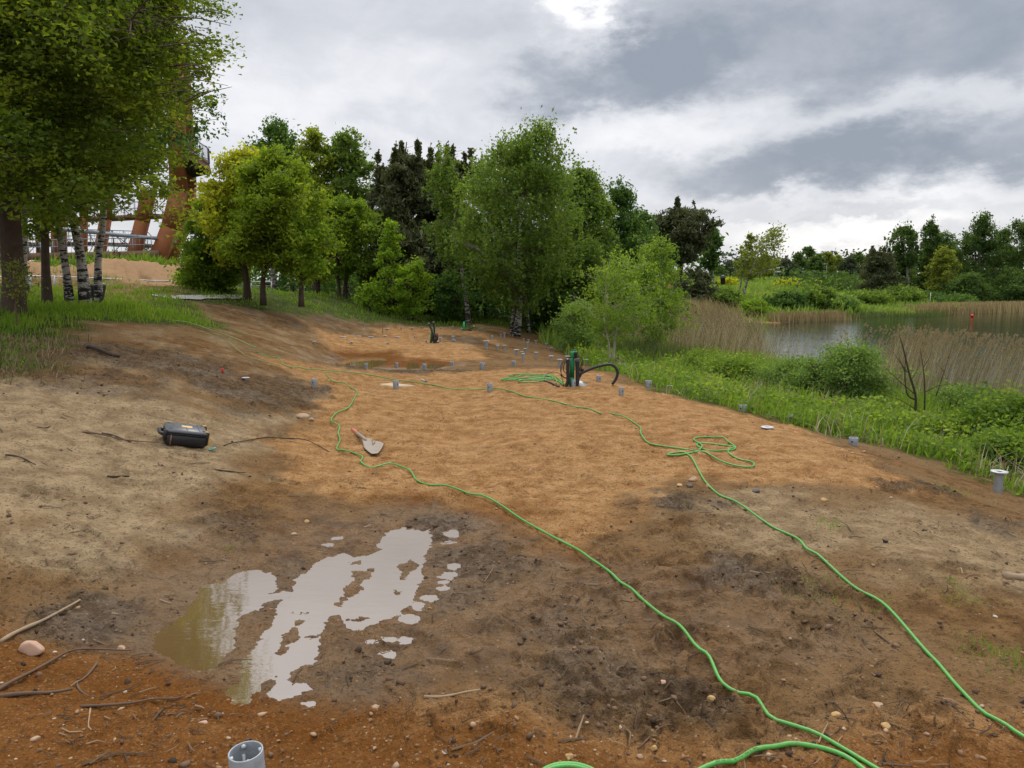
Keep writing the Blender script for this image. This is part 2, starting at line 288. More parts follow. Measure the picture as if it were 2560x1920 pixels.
def H(x, y, micro=True, Zn=None):
    shp = np.shape(x); x = np.atleast_1d(np.asarray(x, float)).ravel(); y = np.atleast_1d(np.asarray(y, float)).ravel()
    r = np.hypot(x, y); z = tps(x, y); z = np.clip(z, -1.4, 2.6)
    z = z * (1 - sst(r, 320, 600)) + 2.0 * sst(r, 320, 600)
    # berm behind the left trees
    bx = (x + 19.5) / 7.5; z = z + 1.25 * np.exp(-np.abs(bx) ** 4) * np.exp(-((y - 33) / 2.6) ** 2) * (1 + .12 * fbm(x, y, .5, 2))
    for (mx_, my_, _), rx, ry, h in MOUND: z = z + h * np.exp(-((x - mx_) / rx) ** 2 - ((y - my_) / ry) ** 2) * (1 + .22 * fbm(x + rx, y, 1.1, 4, .6))
    ls = sdf(lake, x, y) + .5 * fbm(x, y, .35, 3) * sst(r, 10, 30)
    t = sst(-ls, 0, 4.0)
    z = np.where(ls > 0, LAKE_Z - np.minimum(.08 * ls + .02, 1.2), (LAKE_Z + .03) * (1 - t) + z * t)
    if micro:
        k = np.where(r < 60)[0]
        if len(k):
            xx, yy, rr = x[k], y[k], r[k]
            orr, dk, gr, sand = zones(xx, yy) if Zn is None else [q[k] for q in Zn]
            fade = 1 - sst(rr, 20, 60)
            a = .030 * fbm(xx, yy, .8, 3) + .010 * fbm(xx + 3, yy, 3.1, 3)
            rid = 1 - np.abs(fbm(xx + 9, yy - 4, 5.0, 4, .55)) * 1.6
            clod = np.clip(fbm(xx - 7, yy + 5, 14, 3, .6), 0, 2)
            fineg = fbm(xx, yy, 38, 2, .6)
            bare = 1 - gr
            s0 = field(pud, isl, xx, yy); ring = sst(s0, -.75, -.12) * (s0 < .3)
            churn = bare * np.clip(np.maximum(np.maximum(dk, .85 * ring), .9 * sst(fbm(xx + 31, yy - 12, 1.05, 3), .05, .5) * (yy < 5.6) * (1 - .35 * orr)) , 0, 1)
            lum = fbm(xx + 2, yy - 3, 10.5, 5, .62); lum2 = 1 - np.abs(fbm(xx - 8, yy + 13, 4.2, 4, .55)) * 2.2
            a = a + fade * churn * (.017 * np.clip(lum, -.5, 1.0) + .006 * np.clip(lum2, -.8, .8) + .008 * fbm(xx, yy, 27, 3, .6)) + bare * fade * (.0045 * fbm(xx, yy, 11, 3, .6) + .004 * orr * np.clip(fbm(xx + 4, yy, 17, 3, .6), -.2, 1))
            a = a + bare * fade * ((.008 + .020 * dk) * np.clip(rid, -.5, 1) * (.5 + .8 * np.clip(fbm(xx + 40, yy, 1.1, 2) + .3, 0, 1)) + (.006 + .022 * dk + .006 * orr) * clod * np.clip(.35 + fbm(xx - 20, yy, 1.7, 2), 0, 1) + .0022 * fineg * (1 + dk))
            # drag marks down the bank
            bank = bare * sst(-(xx + 1.6 + .0 * yy), 0, 1.5) * (yy > 2)
            a = a + bank * .016 * fbm(xx * .35 + yy * .9, yy * .35 - xx * .9 * .15, 5.0, 3)
            for fx, fy, fa in FEET:
                m = np.where((np.abs(xx - fx) < .25) & (np.abs(yy - fy) < .25))[0]
                if len(m):
                    u = (xx[m] - fx) * math.cos(fa) + (yy[m] - fy) * math.sin(fa); v = -(xx[m] - fx) * math.sin(fa) + (yy[m] - fy) * math.cos(fa)
                    d = np.sqrt((u / .15) ** 2 + (v / .06) ** 2)
                    a[m] += bare[m] * (-.020 * sst(-d, -1.1, -.85) + .011 * np.exp(-((d - 1.25) / .22) ** 2))
            zz_ = z[k] + a
            s1 = field(pud, isl, xx, yy) + .020 * fbm(xx, yy, 9, 3) + .016 * fbm(xx, yy, 26, 3, .65)
            tt = sst(-s1, 0, .75)
            zz_ = np.where(s1 > 0, PZ - np.minimum(.003 + s1 * .12, .03), np.where(s1 > -.75, np.maximum(PZ + np.minimum(-s1 * .16, .02) + .4 * np.abs(a) * np.clip(-s1 * 20, 0, 1), 0 * zz_ - 9) * (1 - tt) + np.maximum(zz_, PZ + .012) * tt, zz_))
            s2 = field(pud2, [], xx, yy) + .05 * fbm(xx, yy, 4, 3)
            tt = sst(-s2, 0, .9)
            zz_ = np.where(s2 > 0, PZ2 - np.minimum(.004 + s2 * .12, .04), np.where(s2 > -.9, (PZ2 + np.minimum(-s2 * .15, .03)) * (1 - tt) + np.maximum(zz_, PZ2 + .02) * tt, zz_))
            z[k] = zz_
        z = z + np.where((r >= 60) & (ls < -1), .12 * fbm(x, y, .25, 3), 0)
    return z.reshape(shp) if shp else float(z[0])
def P_(px, py, far=400, near=1.2):
    """the place on the ground that the photograph shows at this pixel"""
    x, y, z = ray(px, py)
    t = near * (far / near) ** np.linspace(0, 1, 900)
    h = H(x * t, y * t); d = EYE + z * t - h
    i = np.where(d < 0)[0]
    if len(i) == 0: i = np.array([len(t) - 1])
    i = max(i[0], 1); a, b = d[i - 1], d[i]; f = a / (a - b + 1e-12); tt = t[i - 1] + f * (t[i] - t[i - 1])
    return (x * tt, y * tt, float(H(np.array([x * tt]), np.array([y * tt]))[0]))

# ------------------------------------------------------------------ object helpers
def tag(o, label=None, cat=None, group=None, kind=None):
    if label: o['label'] = label
    if cat: o['category'] = cat
    if group: o['group'] = group
    if kind: o['kind'] = kind
    return o
def link(name, data, parent=None, loc=None):
    o = bpy.data.objects.new(name, data); COL.objects.link(o)
    if parent is not None: o.parent = parent
    if loc is not None: o.location = loc
    return o
def empty(name, loc, rz=0, **kw):
    o = link(name, None); o.location = loc; o.rotation_euler = (0, 0, rz); o.empty_display_size = .2
    return tag(o, **kw)
def mesh_np(name, V, F, mat=None, smooth=False, attrs=None, fattrs=None):
    """V (n,3); F either an (m,k) array or a list of such arrays"""
    V = np.asarray(V, np.float32); Fs = F if isinstance(F, list) else [F]
    Fs = [np.asarray(f, np.int32) for f in Fs if len(f)]
    me = bpy.data.meshes.new(name); me.vertices.add(len(V)); me.vertices.foreach_set('co', V.ravel())
    idx = np.concatenate([f.ravel() for f in Fs]); tot = np.concatenate([np.full(len(f), f.shape[1], np.int32) for f in Fs])
    st = np.concatenate([[0], np.cumsum(tot)[:-1]]).astype(np.int32)
    me.loops.add(len(idx)); me.loops.foreach_set('vertex_index', idx)
    me.polygons.add(len(tot)); me.polygons.foreach_set('loop_start', st); me.polygons.foreach_set('loop_total', tot)
    if smooth: me.polygons.foreach_set('use_smooth', np.ones(len(tot), bool))
    me.update(calc_edges=True)
    for k, v in (attrs or {}).items():
        a = me.attributes.new(k, 'FLOAT', 'POINT'); a.data.foreach_set('value', np.asarray(v, np.float32))
    for k, v in (fattrs or {}).items():
        a = me.attributes.new(k, 'FLOAT', 'FACE'); a.data.foreach_set('value', np.asarray(v, np.float32))
    if mat: me.materials.append(mat)
    return me
class MB:
    """collects shapes into one mesh"""
    def __init__(s): s.V = []; s.Q = []; s.T = []; s.n = 0; s.ng = []
    def add(s, V, Q=(), T=(), G=()):
        V = np.asarray(V, float); s.V.append(V)
        for q in Q: s.Q.append([a + s.n for a in q])
        for q in T: s.T.append([a + s.n for a in q])
        for q in G: s.ng.append([a + s.n for a in q])
        s.n += len(V); return s
    def box(s, c, d, rz=0, M=None, bev=0.0):
        hx, hy, hz = d[0] / 2, d[1] / 2, d[2] / 2
        if bev > 0:
            b = min(bev, hx * .9, hy * .9, hz * .9)
            P = []
            for sx_ in (-1, 1):
                for sy_ in (-1, 1):
                    for sz_ in (-1, 1):
                        P += [(sx_ * hx, sy_ * (hy - b), sz_ * (hz - b)), (sx_ * (hx - b), sy_ * hy, sz_ * (hz - b)), (sx_ * (hx - b), sy_ * (hy - b), sz_ * hz)]
            import bmesh
            bm = bmesh.new(); [bm.verts.new(p) for p in P]; r = bmesh.ops.convex_hull(bm, input=bm.verts); bm.verts.index_update()
            bmesh.ops.dissolve_limit(bm, angle_limit=.02, verts=bm.verts, edges=bm.edges); bm.verts.index_update()
            V = np.array([v.co[:] for v in bm.verts]); G = [[v.index for v in f.verts] for f in bm.faces]; bm.free(); Q = []
        else:
            V = np.array([(x, y, z) for x in (-hx, hx) for y in (-hy, hy) for z in (-hz, hz)])
            Q = [(0, 1, 3, 2), (4, 6, 7, 5), (0, 4, 5, 1), (2, 3, 7, 6), (0, 2, 6, 4), (1, 5, 7, 3)]; G = []
        if rz: c_, s_ = math.cos(rz), math.sin(rz); V = V @ np.array([[c_, s_, 0], [-s_, c_, 0], [0, 0, 1]])
        V = V + np.array(c)
        if M is not None: V = (np.c_[V, np.ones(len(V))] @ np.array(M).T)[:, :3]
        return s.add(V, Q, G=G)
    def tube(s, pts, r, n=8, cap=True, closed=False):
        p = np.asarray(pts, float); m = len(p); r = np.broadcast_to(np.asarray(r, float), (m,))
        t = np.gradient(p, axis=0) if not closed else (np.roll(p, -1, 0) - np.roll(p, 1, 0)); t /= np.linalg.norm(t, axis=1)[:, None] + 1e-12
        u = np.zeros((m, 3)); a = np.array([0, 0, 1.]) if abs(t[0, 2]) < .9 else np.array([1., 0, 0])
        for i in range(m):
            a = a - t[i] * a.dot(t[i]); a /= np.linalg.norm(a) + 1e-12; u[i] = a
        v = np.cross(t, u); ang = np.arange(n) * 2 * np.pi / n
        V = (p[:, None] + r[:, None, None] * (np.cos(ang)[None, :, None] * u[:, None] + np.sin(ang)[None, :, None] * v[:, None])).reshape(-1, 3)
        k = m if closed else m - 1
        Q = [(((i) % m) * n + j, ((i) % m) * n + (j + 1) % n, ((i + 1) % m) * n + (j + 1) % n, ((i + 1) % m) * n + j) for i in range(k) for j in range(n)]
        G = [] if (closed or not cap) else [list(range(n))[::-1], [(m - 1) * n + j for j in range(n)]]
        return s.add(V, Q, G=G)
    def lathe(s, prof, n=16, c=(0, 0, 0), M=None):
        V = []; 
        for (r, z) in prof:
            for j in range(n): a = 2 * np.pi * j / n; V.append((r * math.cos(a), r * math.sin(a), z))
        V = np.array(V) + np.array(c); k = len(prof)
        Q = [(i * n + j, i * n + (j + 1) % n, (i + 1) * n + (j + 1) % n, (i + 1) * n + j) for i in range(k - 1) for j in range(n)]
        if M is not None: V = (np.c_[V, np.ones(len(V))] @ np.array(M).T)[:, :3]
        return s.add(V, Q)
    def bar(s, a, b, w, h=None, up=(0, 0, 1)):
        a = np.array(a, float); b = np.array(b, float); h = h or w; t = b - a; L = np.linalg.norm(t); t /= L
        u = np.cross(up, t)
        if np.linalg.norm(u) < 1e-4: u = np.cross((0, 1, 0), t)
        u /= np.linalg.norm(u); v = np.cross(t, u)
        V = [p + u * sx_ * w / 2 + v * sy_ * h / 2 for p in (a, b) for sx_, sy_ in ((-1, -1), (1, -1), (1, 1), (-1, 1))]
        return s.add(V, [(0, 1, 2, 3), (7, 6, 5, 4), (0, 4, 5, 1), (1, 5, 6, 2), (2, 6, 7, 3), (3, 7, 4, 0)])
    def prism(s, poly, z0, z1):
        n = len(poly); V = [(a, b, z0) for a, b in poly] + [(a, b, z1) for a, b in poly]
        return s.add(V, [(i, (i + 1) % n, n + (i + 1) % n, n + i) for i in range(n)], G=[list(range(n))[::-1], list(range(n, 2 * n))])
    def mesh(s, name, mat=None, smooth=False):
        V = np.concatenate(s.V); fs = []
        if s.Q: fs.append(np.array(s.Q))
        if s.T: fs.append(np.array(s.T))
        by = {}
        for g in s.ng: by.setdefault(len(g), []).append(g)
        for k, g in by.items(): fs.append(np.array(g))
        return mesh_np(name, V, fs, mat, smooth)
    def build(s, name, mat, parent=None, smooth=False, loc=None):
        me = s.mesh(name, mat, smooth)
        if smooth: me.shade_smooth() if False else None
        return link(name, me, parent, loc)
def spl(pts, k=8):
    p = np.asarray(pts, float); q = np.vstack([2 * p[0] - p[1], p, 2 * p[-1] - p[-2]]); out = []
    for i in range(1, len(q) - 2):
        for t in np.arange(k) / k:
            out.append(.5 * ((2 * q[i]) + (-q[i - 1] + q[i + 1]) * t + (2 * q[i - 1] - 5 * q[i] + 4 * q[i + 1] - q[i + 2]) * t * t + (-q[i - 1] + 3 * q[i] - 3 * q[i + 1] + q[i + 2]) * t ** 3))
    out.append(p[-1]); return np.array(out)

# ------------------------------------------------------------------ materials
def mat(name, fn):
    m = bpy.data.materials.new(name); m.use_nodes = True; N = NT(m.node_tree); fn(N); return m
def out(N, sh): N.link(sh, N.n('ShaderNodeOutputMaterial').inputs[0])
def bsdf(N, col, rough=.6, metal=0, spec=.5, bump=None, bs=.3, bd=.01, ior=1.45, coat=0):
    b = N.n('ShaderNodeBsdfPrincipled')
    for k, v in (('Base Color', col), ('Roughness', rough), ('Metallic', metal), ('IOR', ior), ('Specular IOR Level', spec), ('Coat Weight', coat)):
        if isinstance(v, (int, float)): b.inputs[k].default_value = v
        elif isinstance(v, (tuple, list)): b.inputs[k].default_value = (*v[:3], 1)
        else: N.link(v, b.inputs[k])
    if bump is not None:
        bp = N.n('ShaderNodeBump'); bp.inputs['Strength'].default_value = bs; bp.inputs['Distance'].default_value = bd
        N.link(bump, bp.inputs['Height']); N.link(bp.outputs[0], b.inputs['Normal'])
    return b.outputs[0]
def simple(name, col, rough=.6, metal=0, var=.25, sc=6, spec=.5, bs=.15, dirt=None, bd=.004):
    def f(N):
        o = N.n('ShaderNodeTexCoord').outputs['Object']
        n1 = N.noise(o, sc, 5, .6); n2 = N.noise(o, sc * 7, 3, .6)
        c = N.mix(n1, tuple(x * (1 - var) for x in col), tuple(min(1, x * (1 + var)) for x in col))
        if dirt: c = N.mix(N.m('MULTIPLY', N.step(n2, .52, .72), .7), c, dirt)
        out(N, bsdf(N, c, N.m('ADD', rough - .08, N.m('MULTIPLY', n2, .16)), metal, spec, N.m('ADD', n1, N.m('MULTIPLY', n2, .4)), bs, bd))
    return mat(name, f)
def leafmat(name, stops, trans=.55, rough=.65, spec=.2):
    def f(N):
        a = N.n('ShaderNodeAttribute', attribute_name='tone').outputs['Fac']
        c = N.ramp(a, stops)
        p = bsdf(N, c, rough, 0, spec)
        t = N.n('ShaderNodeBsdfTranslucent'); N.link(N.mix(1.0, c, (1.35, 1.3, .6), 'MULTIPLY'), t.inputs[0])
        mx_ = N.n('ShaderNodeMixShader'); mx_.inputs[0].default_value = trans; N.link(p, mx_.inputs[1]); N.link(t.outputs[0], mx_.inputs[2]); out(N, mx_.outputs[0])
    return mat(name, f)
M = {}
LG = 1.9
def lv(n, a, b, c, **k): M[n] = leafmat(n, [(p, tuple(min(.5, LG * v) for v in q)) for p, q in ((0, a), (.5, b), (1, c))], **k)
lv('oak_leaf', (.030, .050, .008), (.066, .102, .014), (.145, .175, .020))
lv('maple_leaf', (.034, .062, .008), (.070, .115, .012), (.130, .175, .018))
lv('yellow_leaf', (.080, .110, .010), (.170, .190, .016), (.260, .250, .022))
lv('birch_leaf', (.034, .062, .012), (.066, .108, .021), (.115, .160, .034))
lv('birch_dark_leaf', (.022, .050, .014), (.040, .080, .020), (.070, .115, .030))
lv('young_birch_leaf', (.050, .095, .014), (.095, .150, .022), (.150, .205, .034))
lv('fresh_leaf', (.050, .095, .010), (.100, .165, .016), (.165, .235, .026))
lv('willow_leaf', (.035, .070, .018), (.075, .125, .032), (.130, .185, .055))
lv('far_leaf', (.022, .044, .013), (.040, .072, .020), (.070, .105, .030))
lv('far_yellow_leaf', (.050, .070, .012), (.090, .115, .020), (.140, .160, .030))
lv('pine_needle', (.018, .026, .012), (.044, .054, .023), (.088, .090, .040), trans=.2)
lv('pine_far_needle', (.020, .032, .018), (.040, .054, .028), (.065, .075, .038), trans=.15)
lv('gorse_flower', (.05, .09, .01), (.35, .26, .01), (.60, .42, .01))
lv('grass_blade', (.042, .080, .012), (.080, .138, .018), (.150, .180, .035))
lv('rough_grass', (.050, .095, .016), (.090, .150, .026), (.190, .190, .070))
lv('weed_leaf', (.040, .075, .012), (.078, .128, .020), (.140, .185, .038))
lv('nettle_leaf', (.028, .058, .010), (.060, .105, .016), (.115, .160, .030))
lv('reed', (.060, .042, .025), (.175, .135, .088), (.31, .255, .18), trans=.25)
lv('far_reed', (.075, .058, .030), (.145, .112, .062), (.22, .175, .105), trans=.25)
lv('green_reed', (.035, .050, .014), (.062, .082, .025), (.11, .11, .05), trans=.25)
lv('dry_litter', (.018, .011, .006), (.050, .032, .018), (.16, .11, .065), trans=.05)
M['bark'] = simple('bark', (.075, .055, .040), .9, 0, .5, 9, .2, .8, bd=.02)
M['oak_bark'] = simple('oak_bark', (.085, .060, .045), .9, 0, .55, 7, .2, 1.0, bd=.03)
M['twig'] = simple('twig', (.13, .085, .055), .85, 0, .4, 12, .2)
M['pale_stick'] = simple('pale_stick', (.30, .22, .14), .8, 0, .3, 15, .2)
M['limb'] = simple('limb', (.060, .045, .032), .9, 0, .4, 8, .2)
def f(N):
    o = N.n('ShaderNodeTexCoord').outputs['Object']
    mp = N.n('ShaderNodeMapping', vector_type='POINT'); N.link(o, mp.inputs[0]); mp.inputs['Scale'].default_value = (5, 5, 17)
    n1 = N.noise(mp.outputs[0], 1.1, 5, .65); n2 = N.noise(o, 1.6, 3); n3 = N.noise(mp.outputs[0], 5, 4, .6)
    sz_ = N.n('ShaderNodeSeparateXYZ'); N.link(o, sz_.inputs[0])
    low = N.step(sz_.outputs[2], 1.0, .1)
    k = N.m('ADD', N.m('ADD', n1, N.m('MULTIPLY', low, .07)), N.m('MULTIPLY', N.m('SUBTRACT', n3, .5), .25))
    c = N.mix(n2, (.30, .27, .235), (.48, .45, .41)); c = N.mix(N.step(k, .50, .56), c, (.025, .02, .017))
    out(N, bsdf(N, c, .8, 0, .25, k, -.6, .02))
M['birch_bark'] = mat('birch_bark', f)
M['young_bark'] = simple('young_bark', (.46, .42, .34), .8, 0, .35, 14, .2, dirt=(.12, .09, .06))
M['birch_twig'] = simple('birch_twig', (.22, .19, .155), .85, 0, .5, 3, .2)
def f(N):
    o = N.n('ShaderNodeTexCoord').outputs['Object']
    n1 = N.noise(o, 9, 6, .65); n2 = N.noise(o, 60, 3, .6); n3 = N.noise(o, 2.5, 3)
    v = N.n('ShaderNodeTexVoronoi'); v.inputs['Scale'].default_value = 45; N.link(o, v.inputs['Vector'])
    sp = N.n('ShaderNodeSeparateColor'); N.link(v.outputs['Color'], sp.inputs[0])
    c = N.mix(n1, (.22, .24, .255), (.35, .375, .39)); c = N.mix(N.m('MULTIPLY', sp.outputs[0], .35), c, (.46, .48, .50))
    c = N.mix(N.m('MULTIPLY', N.step(n3, .5, .75), .45), c, (.26, .22, .18))
    out(N, bsdf(N, c, N.m('ADD', .42, N.m('MULTIPLY', n2, .2)), .35, .5, n2, .1, .002))
M['galvanised'] = mat('galvanised', f)
M['galv_top'] = simple('galv_top', (.46, .48, .49), .45, .25, .15, 12)
def f(N):
    o = N.n('ShaderNodeTexCoord').outputs['Object']
    n1 = N.noise(o, 14, 4, .6); n2 = N.noise(o, 90, 2)
    c = N.mix(n1, (.05, .28, .04), (.09, .40, .065)); c = N.mix(N.m('MULTIPLY', N.step(n2, .50, .68), .75), c, (.20, .14, .07))
    out(N, bsdf(N, c, .42, 0, .5, n1, .05, .002))
M['green_hose'] = mat('green_hose', f)
def f(N):
    o = N.n('ShaderNodeTexCoord').outputs['Object']
    n1 = N.noise(o, 5, 4, .6); n2 = N.noise(o, 60, 2)
    c = N.mix(n1, (.26, .34, .10), (.16, .40, .08)); c = N.mix(N.m('MULTIPLY', N.step(n2, .5, .66), .8), c, (.33, .20, .09))
    out(N, bsdf(N, c, .55, 0, .4, n1, .05, .002))
M['dirty_hose'] = mat('dirty_hose', f)
M['black_rubber'] = simple('black_rubber', (.018, .018, .020), .55, 0, .3, 12, dirt=(.10, .08, .06))
M['black_plastic'] = simple('black_plastic', (.016, .017, .020), .38, 0, .3, 9, dirt=(.06, .05, .04))
M['grey_plastic'] = simple('grey_plastic', (.085, .09, .10), .4, 0, .25, 9, dirt=(.13, .11, .09))
M['orange_plastic'] = simple('orange_plastic', (.62, .30, .02), .4, 0, .1, 9, dirt=(.3, .17, .06))
M['badge'] = simple('badge', (.62, .42, .18), .5, 0, .1, 20)
M['green_plastic'] = simple('green_plastic', (.0, .17, .055), .38, 0, .15, 7)
M['bright_green'] = simple('bright_green', (.02, .36, .12), .4, 0, .15, 7)
M['red_paint'] = simple('red_paint', (.62, .03, .02), .5, 0, .15, 9)
M['orange_paint'] = simple('orange_paint', (.75, .15, .04), .5, 0, .15, 9)
M['white_plastic'] = simple('white_plastic', (.62, .62, .60), .5, 0, .1, 9, dirt=(.35, .28, .2))
M['frosted'] = simple('frosted', (.27, .225, .175), .5, 0, .18, 12, dirt=(.38, .26, .16))
M['terracotta_plastic'] = simple('terracotta_plastic', (.46, .15, .09), .55, 0, .15, 12, dirt=(.40, .24, .13))
M['plywood'] = simple('plywood', (.50, .38, .235), .65, 0, .12, 5, dirt=(.45, .30, .17))
M['teal'] = simple('teal', (.16, .38, .32), .5, 0, .25, 20)
M['blue_plastic'] = simple('blue_plastic', (.04, .10, .35), .4, 0, .1, 9)
M['corten'] = simple('corten', (.24, .085, .030), .75, 0, .4, 1.6, .3, .2, dirt=(.14, .05, .02))
M['dark_steel'] = simple('dark_steel', (.05, .045, .045), .6, .3, .2, 3)
M['grey_steel'] = simple('grey_steel', (.26, .29, .32), .5, .4, .15, 3)
M['timber'] = simple('timber', (.20, .115, .07), .8, 0, .3, 2)
M['roof_tile'] = simple('roof_tile', (.50, .13, .07), .8, 0, .25, 2)
M['wood_wall'] = simple('wood_wall', (.34, .14, .06), .8, 0, .25, 2)
M['ochre_wall'] = simple('ochre_wall', (.42, .24, .09), .8, 0, .3, 2)
M['pale_wall'] = simple('pale_wall', (.42, .38, .33), .8, 0, .1, 2)
M['glass'] = simple('glass', (.03, .035, .04), .08, 0, .1, 2, 1)
M['car_dark'] = simple('car_dark', (.018, .024, .038), .18, .3, .1, 1, .8)
M['car_silver'] = simple('car_silver', (.42, .46, .52), .25, .5, .06, 1, .8)
M['car_white'] = simple('car_white', (.72, .73, .74), .3, 0, .04, 1, .6)
M['car_red'] = simple('car_red', (.30, .02, .04), .3, .2, .06, 1, .6)
M['tyre'] = simple('tyre', (.02, .02, .02), .85)
M['stone'] = simple('stone', (.40, .27, .17), .8, 0, .3, 8, .3, .4, bd=.01)
M['pink_stone'] = simple('pink_stone', (.46, .29, .20), .8, 0, .2, 6, .3, .4, bd=.01)
M['yellow_stone'] = simple('yellow_stone', (.45, .29, .12), .8, 0, .25, 9, .3, .4, bd=.01)
M['dark_stone'] = simple('dark_stone', (.10, .085, .075), .7, 0, .3, 8, .3, .4, bd=.01)
M['pebble'] = None
def f(N):
    a = N.n('ShaderNodeAttribute', attribute_name='tone').outputs['Fac']
    o = N.n('ShaderNodeTexCoord').outputs['Object']
    c = N.ramp(a, [(0, (.10, .055, .03)), (.35, (.24, .13, .06)), (.7, (.30, .18, .09)), (.93, (.40, .28, .17)), (1, (.50, .43, .34))])
    out(N, bsdf(N, c, .75, 0, .35, N.noise(o, 60, 3), .3, .004))
M['pebble'] = mat('pebble', f)
def f(N):
    a = N.n('ShaderNodeAttribute', attribute_name='tone').outputs['Fac']
    c = N.ramp(a, [(0, (.030, .018, .011)), (.5, (.085, .050, .028)), (1, (.18, .11, .062))])
    out(N, bsdf(N, c, .8, 0, .35))
M['mud_clod'] = mat('mud_clod', f)
# the ground
def f(N):
    o = N.n('ShaderNodeTexCoord').outputs['Object']
    at = lambda n: N.n('ShaderNodeAttribute', attribute_name=n).outputs['Fac']
    orr, dk, gr, sand, wet, pale = at('orange'), at('humus'), at('green'), at('sand'), at('wet'), at('pale')
    n1 = N.noise(o, .9, 6, .6); n2 = N.noise(o, 5.5, 6, .62); n3 = N.noise(o, 34, 5, .62); n4 = N.noise(o, 150, 3, .6); n5 = N.noise(o, 13, 5, .65, .6)
    v = N.n('ShaderNodeTexVoronoi'); v.inputs['Scale'].default_value = 46; N.link(o, v.inputs['Vector'])
    vs = N.n('ShaderNodeSeparateColor'); N.link(v.outputs['Color'], vs.inputs[0])
    v2 = N.n('ShaderNodeTexVoronoi'); v2.inputs['Scale'].default_value = 120; N.link(o, v2.inputs['Vector'])
    vs2 = N.n('ShaderNodeSeparateColor'); N.link(v2.outputs['Color'], vs2.inputs[0])
    brown = N.mix(N.step(n2, .30, .70), (.090, .047, .018), (.205, .118, .050))
    brown = N.mix(N.step(n1, .38, .66), brown, N.mix(n5, (.120, .073, .036), (.255, .163, .082)))
    beige = N.mix(N.step(n2, .32, .70), (.190, .135, .078), (.330, .250, .150))
    beige = N.mix(N.m('MULTIPLY', N.step(n5, .52, .66), .55), beige, (.17, .10, .06))
    c = N.mix(pale, brown, beige)
    oc = N.mix(N.step(n2, .30, .72), (.215, .105, .036), (.400, .235, .105))
    oc = N.mix(N.m('MULTIPLY', N.step(n5, .55, .68), .6), oc, (.120, .042, .012))
    oc = N.mix(N.m('MULTIPLY', N.step(n1, .50, .72), .35), oc, (.40, .25, .12))
    oc = N.mix(N.m('MULTIPLY', wet, 1.25, clamp=True), oc, N.mix(n2, (.080, .029, .006), (.195, .080, .019)))
    c = N.mix(orr, c, oc)
    hc = N.mix(N.step(n5, .35, .65), (.042, .028, .017), (.135, .092, .055))
    hc = N.mix(N.m('MULTIPLY', pale, .9), hc, N.mix(N.step(n5, .35, .65), (.058, .048, .039), (.165, .138, .108)))
    c = N.mix(N.m('MULTIPLY', dk, N.step(N.m('ADD', n5, N.m('MULTIPLY', dk, .28)), .48, .66)), c, hc)
    c = N.mix(N.m('MULTIPLY', N.step(n3, .56, .64), .55), c, (.040, .024, .014))
    # grit: little pale and dark stones
    c = N.mix(N.m('MULTIPLY', N.m('MULTIPLY', N.step(vs.outputs[0], .93, .97), N.step(v.outputs['Distance'], .35, .2)), .55), c, (.34, .25, .16))
    c = N.mix(N.m('MULTIPLY', N.step(vs2.outputs[0], .80, .95), N.m('MULTIPLY', N.m('MULTIPLY', orr, .42), N.m('SUBTRACT', 1.0, N.m('MULTIPLY', wet, .75)))), c, (.42, .28, .15))
    c = N.mix(N.m('MULTIPLY', N.step(vs2.outputs[1], .86, .97), .45), c, (.045, .028, .018))
    gc = N.mix(N.step(n2, .3, .7), (.028, .042, .010), (.060, .078, .020)); gc = N.mix(N.m('MULTIPLY', N.step(n1, .45, .65), .5), gc, (.095, .100, .035))
    c = N.mix(gr, c, gc)
    c = N.mix(sand, c, N.mix(n2, (.21, .125, .065), (.34, .225, .13)))
    wm = N.m('MULTIPLY', wet, N.m('SUBTRACT', 1.0, orr))
    c = N.mix(N.m('MULTIPLY', wm, .42), c, N.mix(1.0, c, (.62, .60, .56), 'MULTIPLY'))
    h = N.m('ADD', N.m('MULTIPLY', n3, .75), N.m('ADD', N.m('MULTIPLY', n4, .32), N.m('MULTIPLY', n2, .8)))
    h = N.m('ADD', h, N.m('MULTIPLY', v.outputs['Distance'], -.18))
    c = N.vm('MULTIPLY', c, (1.15, 1.12, 1.06))
    rg = N.m('SUBTRACT', .92, N.m('MULTIPLY', wm, N.m('MULTIPLY', N.step(n5, .38, .62), .52)))
    out(N, bsdf(N, c, rg, 0, N.m('ADD', .06, N.m('MULTIPLY', wm, .28)), h, 1.0, .034))
M['ground'] = mat('ground', f)
def f(N):
    o = N.n('ShaderNodeTexCoord').outputs['Object']
    mp = N.n('ShaderNodeMapping'); N.link(o, mp.inputs[0]); mp.inputs['Scale'].default_value = (.30, 1.8, 1)
    n1 = N.noise(mp.outputs[0], 2.6, 4, .55, .4); n2 = N.noise(mp.outputs[0], .35, 2)
    h = N.m('ADD', n1, N.m('MULTIPLY', n2, 1.5))
    out(N, bsdf(N, (.012, .022, .014), .03, 0, .5, h, .42, .032, ior=1.33))
M['lake'] = mat('lake', f)
def f(N):
    o = N.n('ShaderNodeTexCoord').outputs['Object']
    n1 = N.noise(o, 3, 4); n2 = N.noise(o, 7, 3)
    mp = N.n('ShaderNodeMapping'); N.link(o, mp.inputs[0]); mp.inputs['Scale'].default_value = (1, 3, 1); mp.inputs['Rotation'].default_value = (0, 0, .5)
    c = N.mix(n1, (.140, .078, .028), (.180, .112, .052))
    out(N, bsdf(N, c, .035, 0, .5, N.noise(mp.outputs[0], 5, 3), .06, .01, ior=4.6))
M['puddle'] = mat('puddle', f)
M['path'] = simple('path', (.34, .32, .28), .9, 0, .15, 3)
M['silt_grass'] = M['rough_grass']

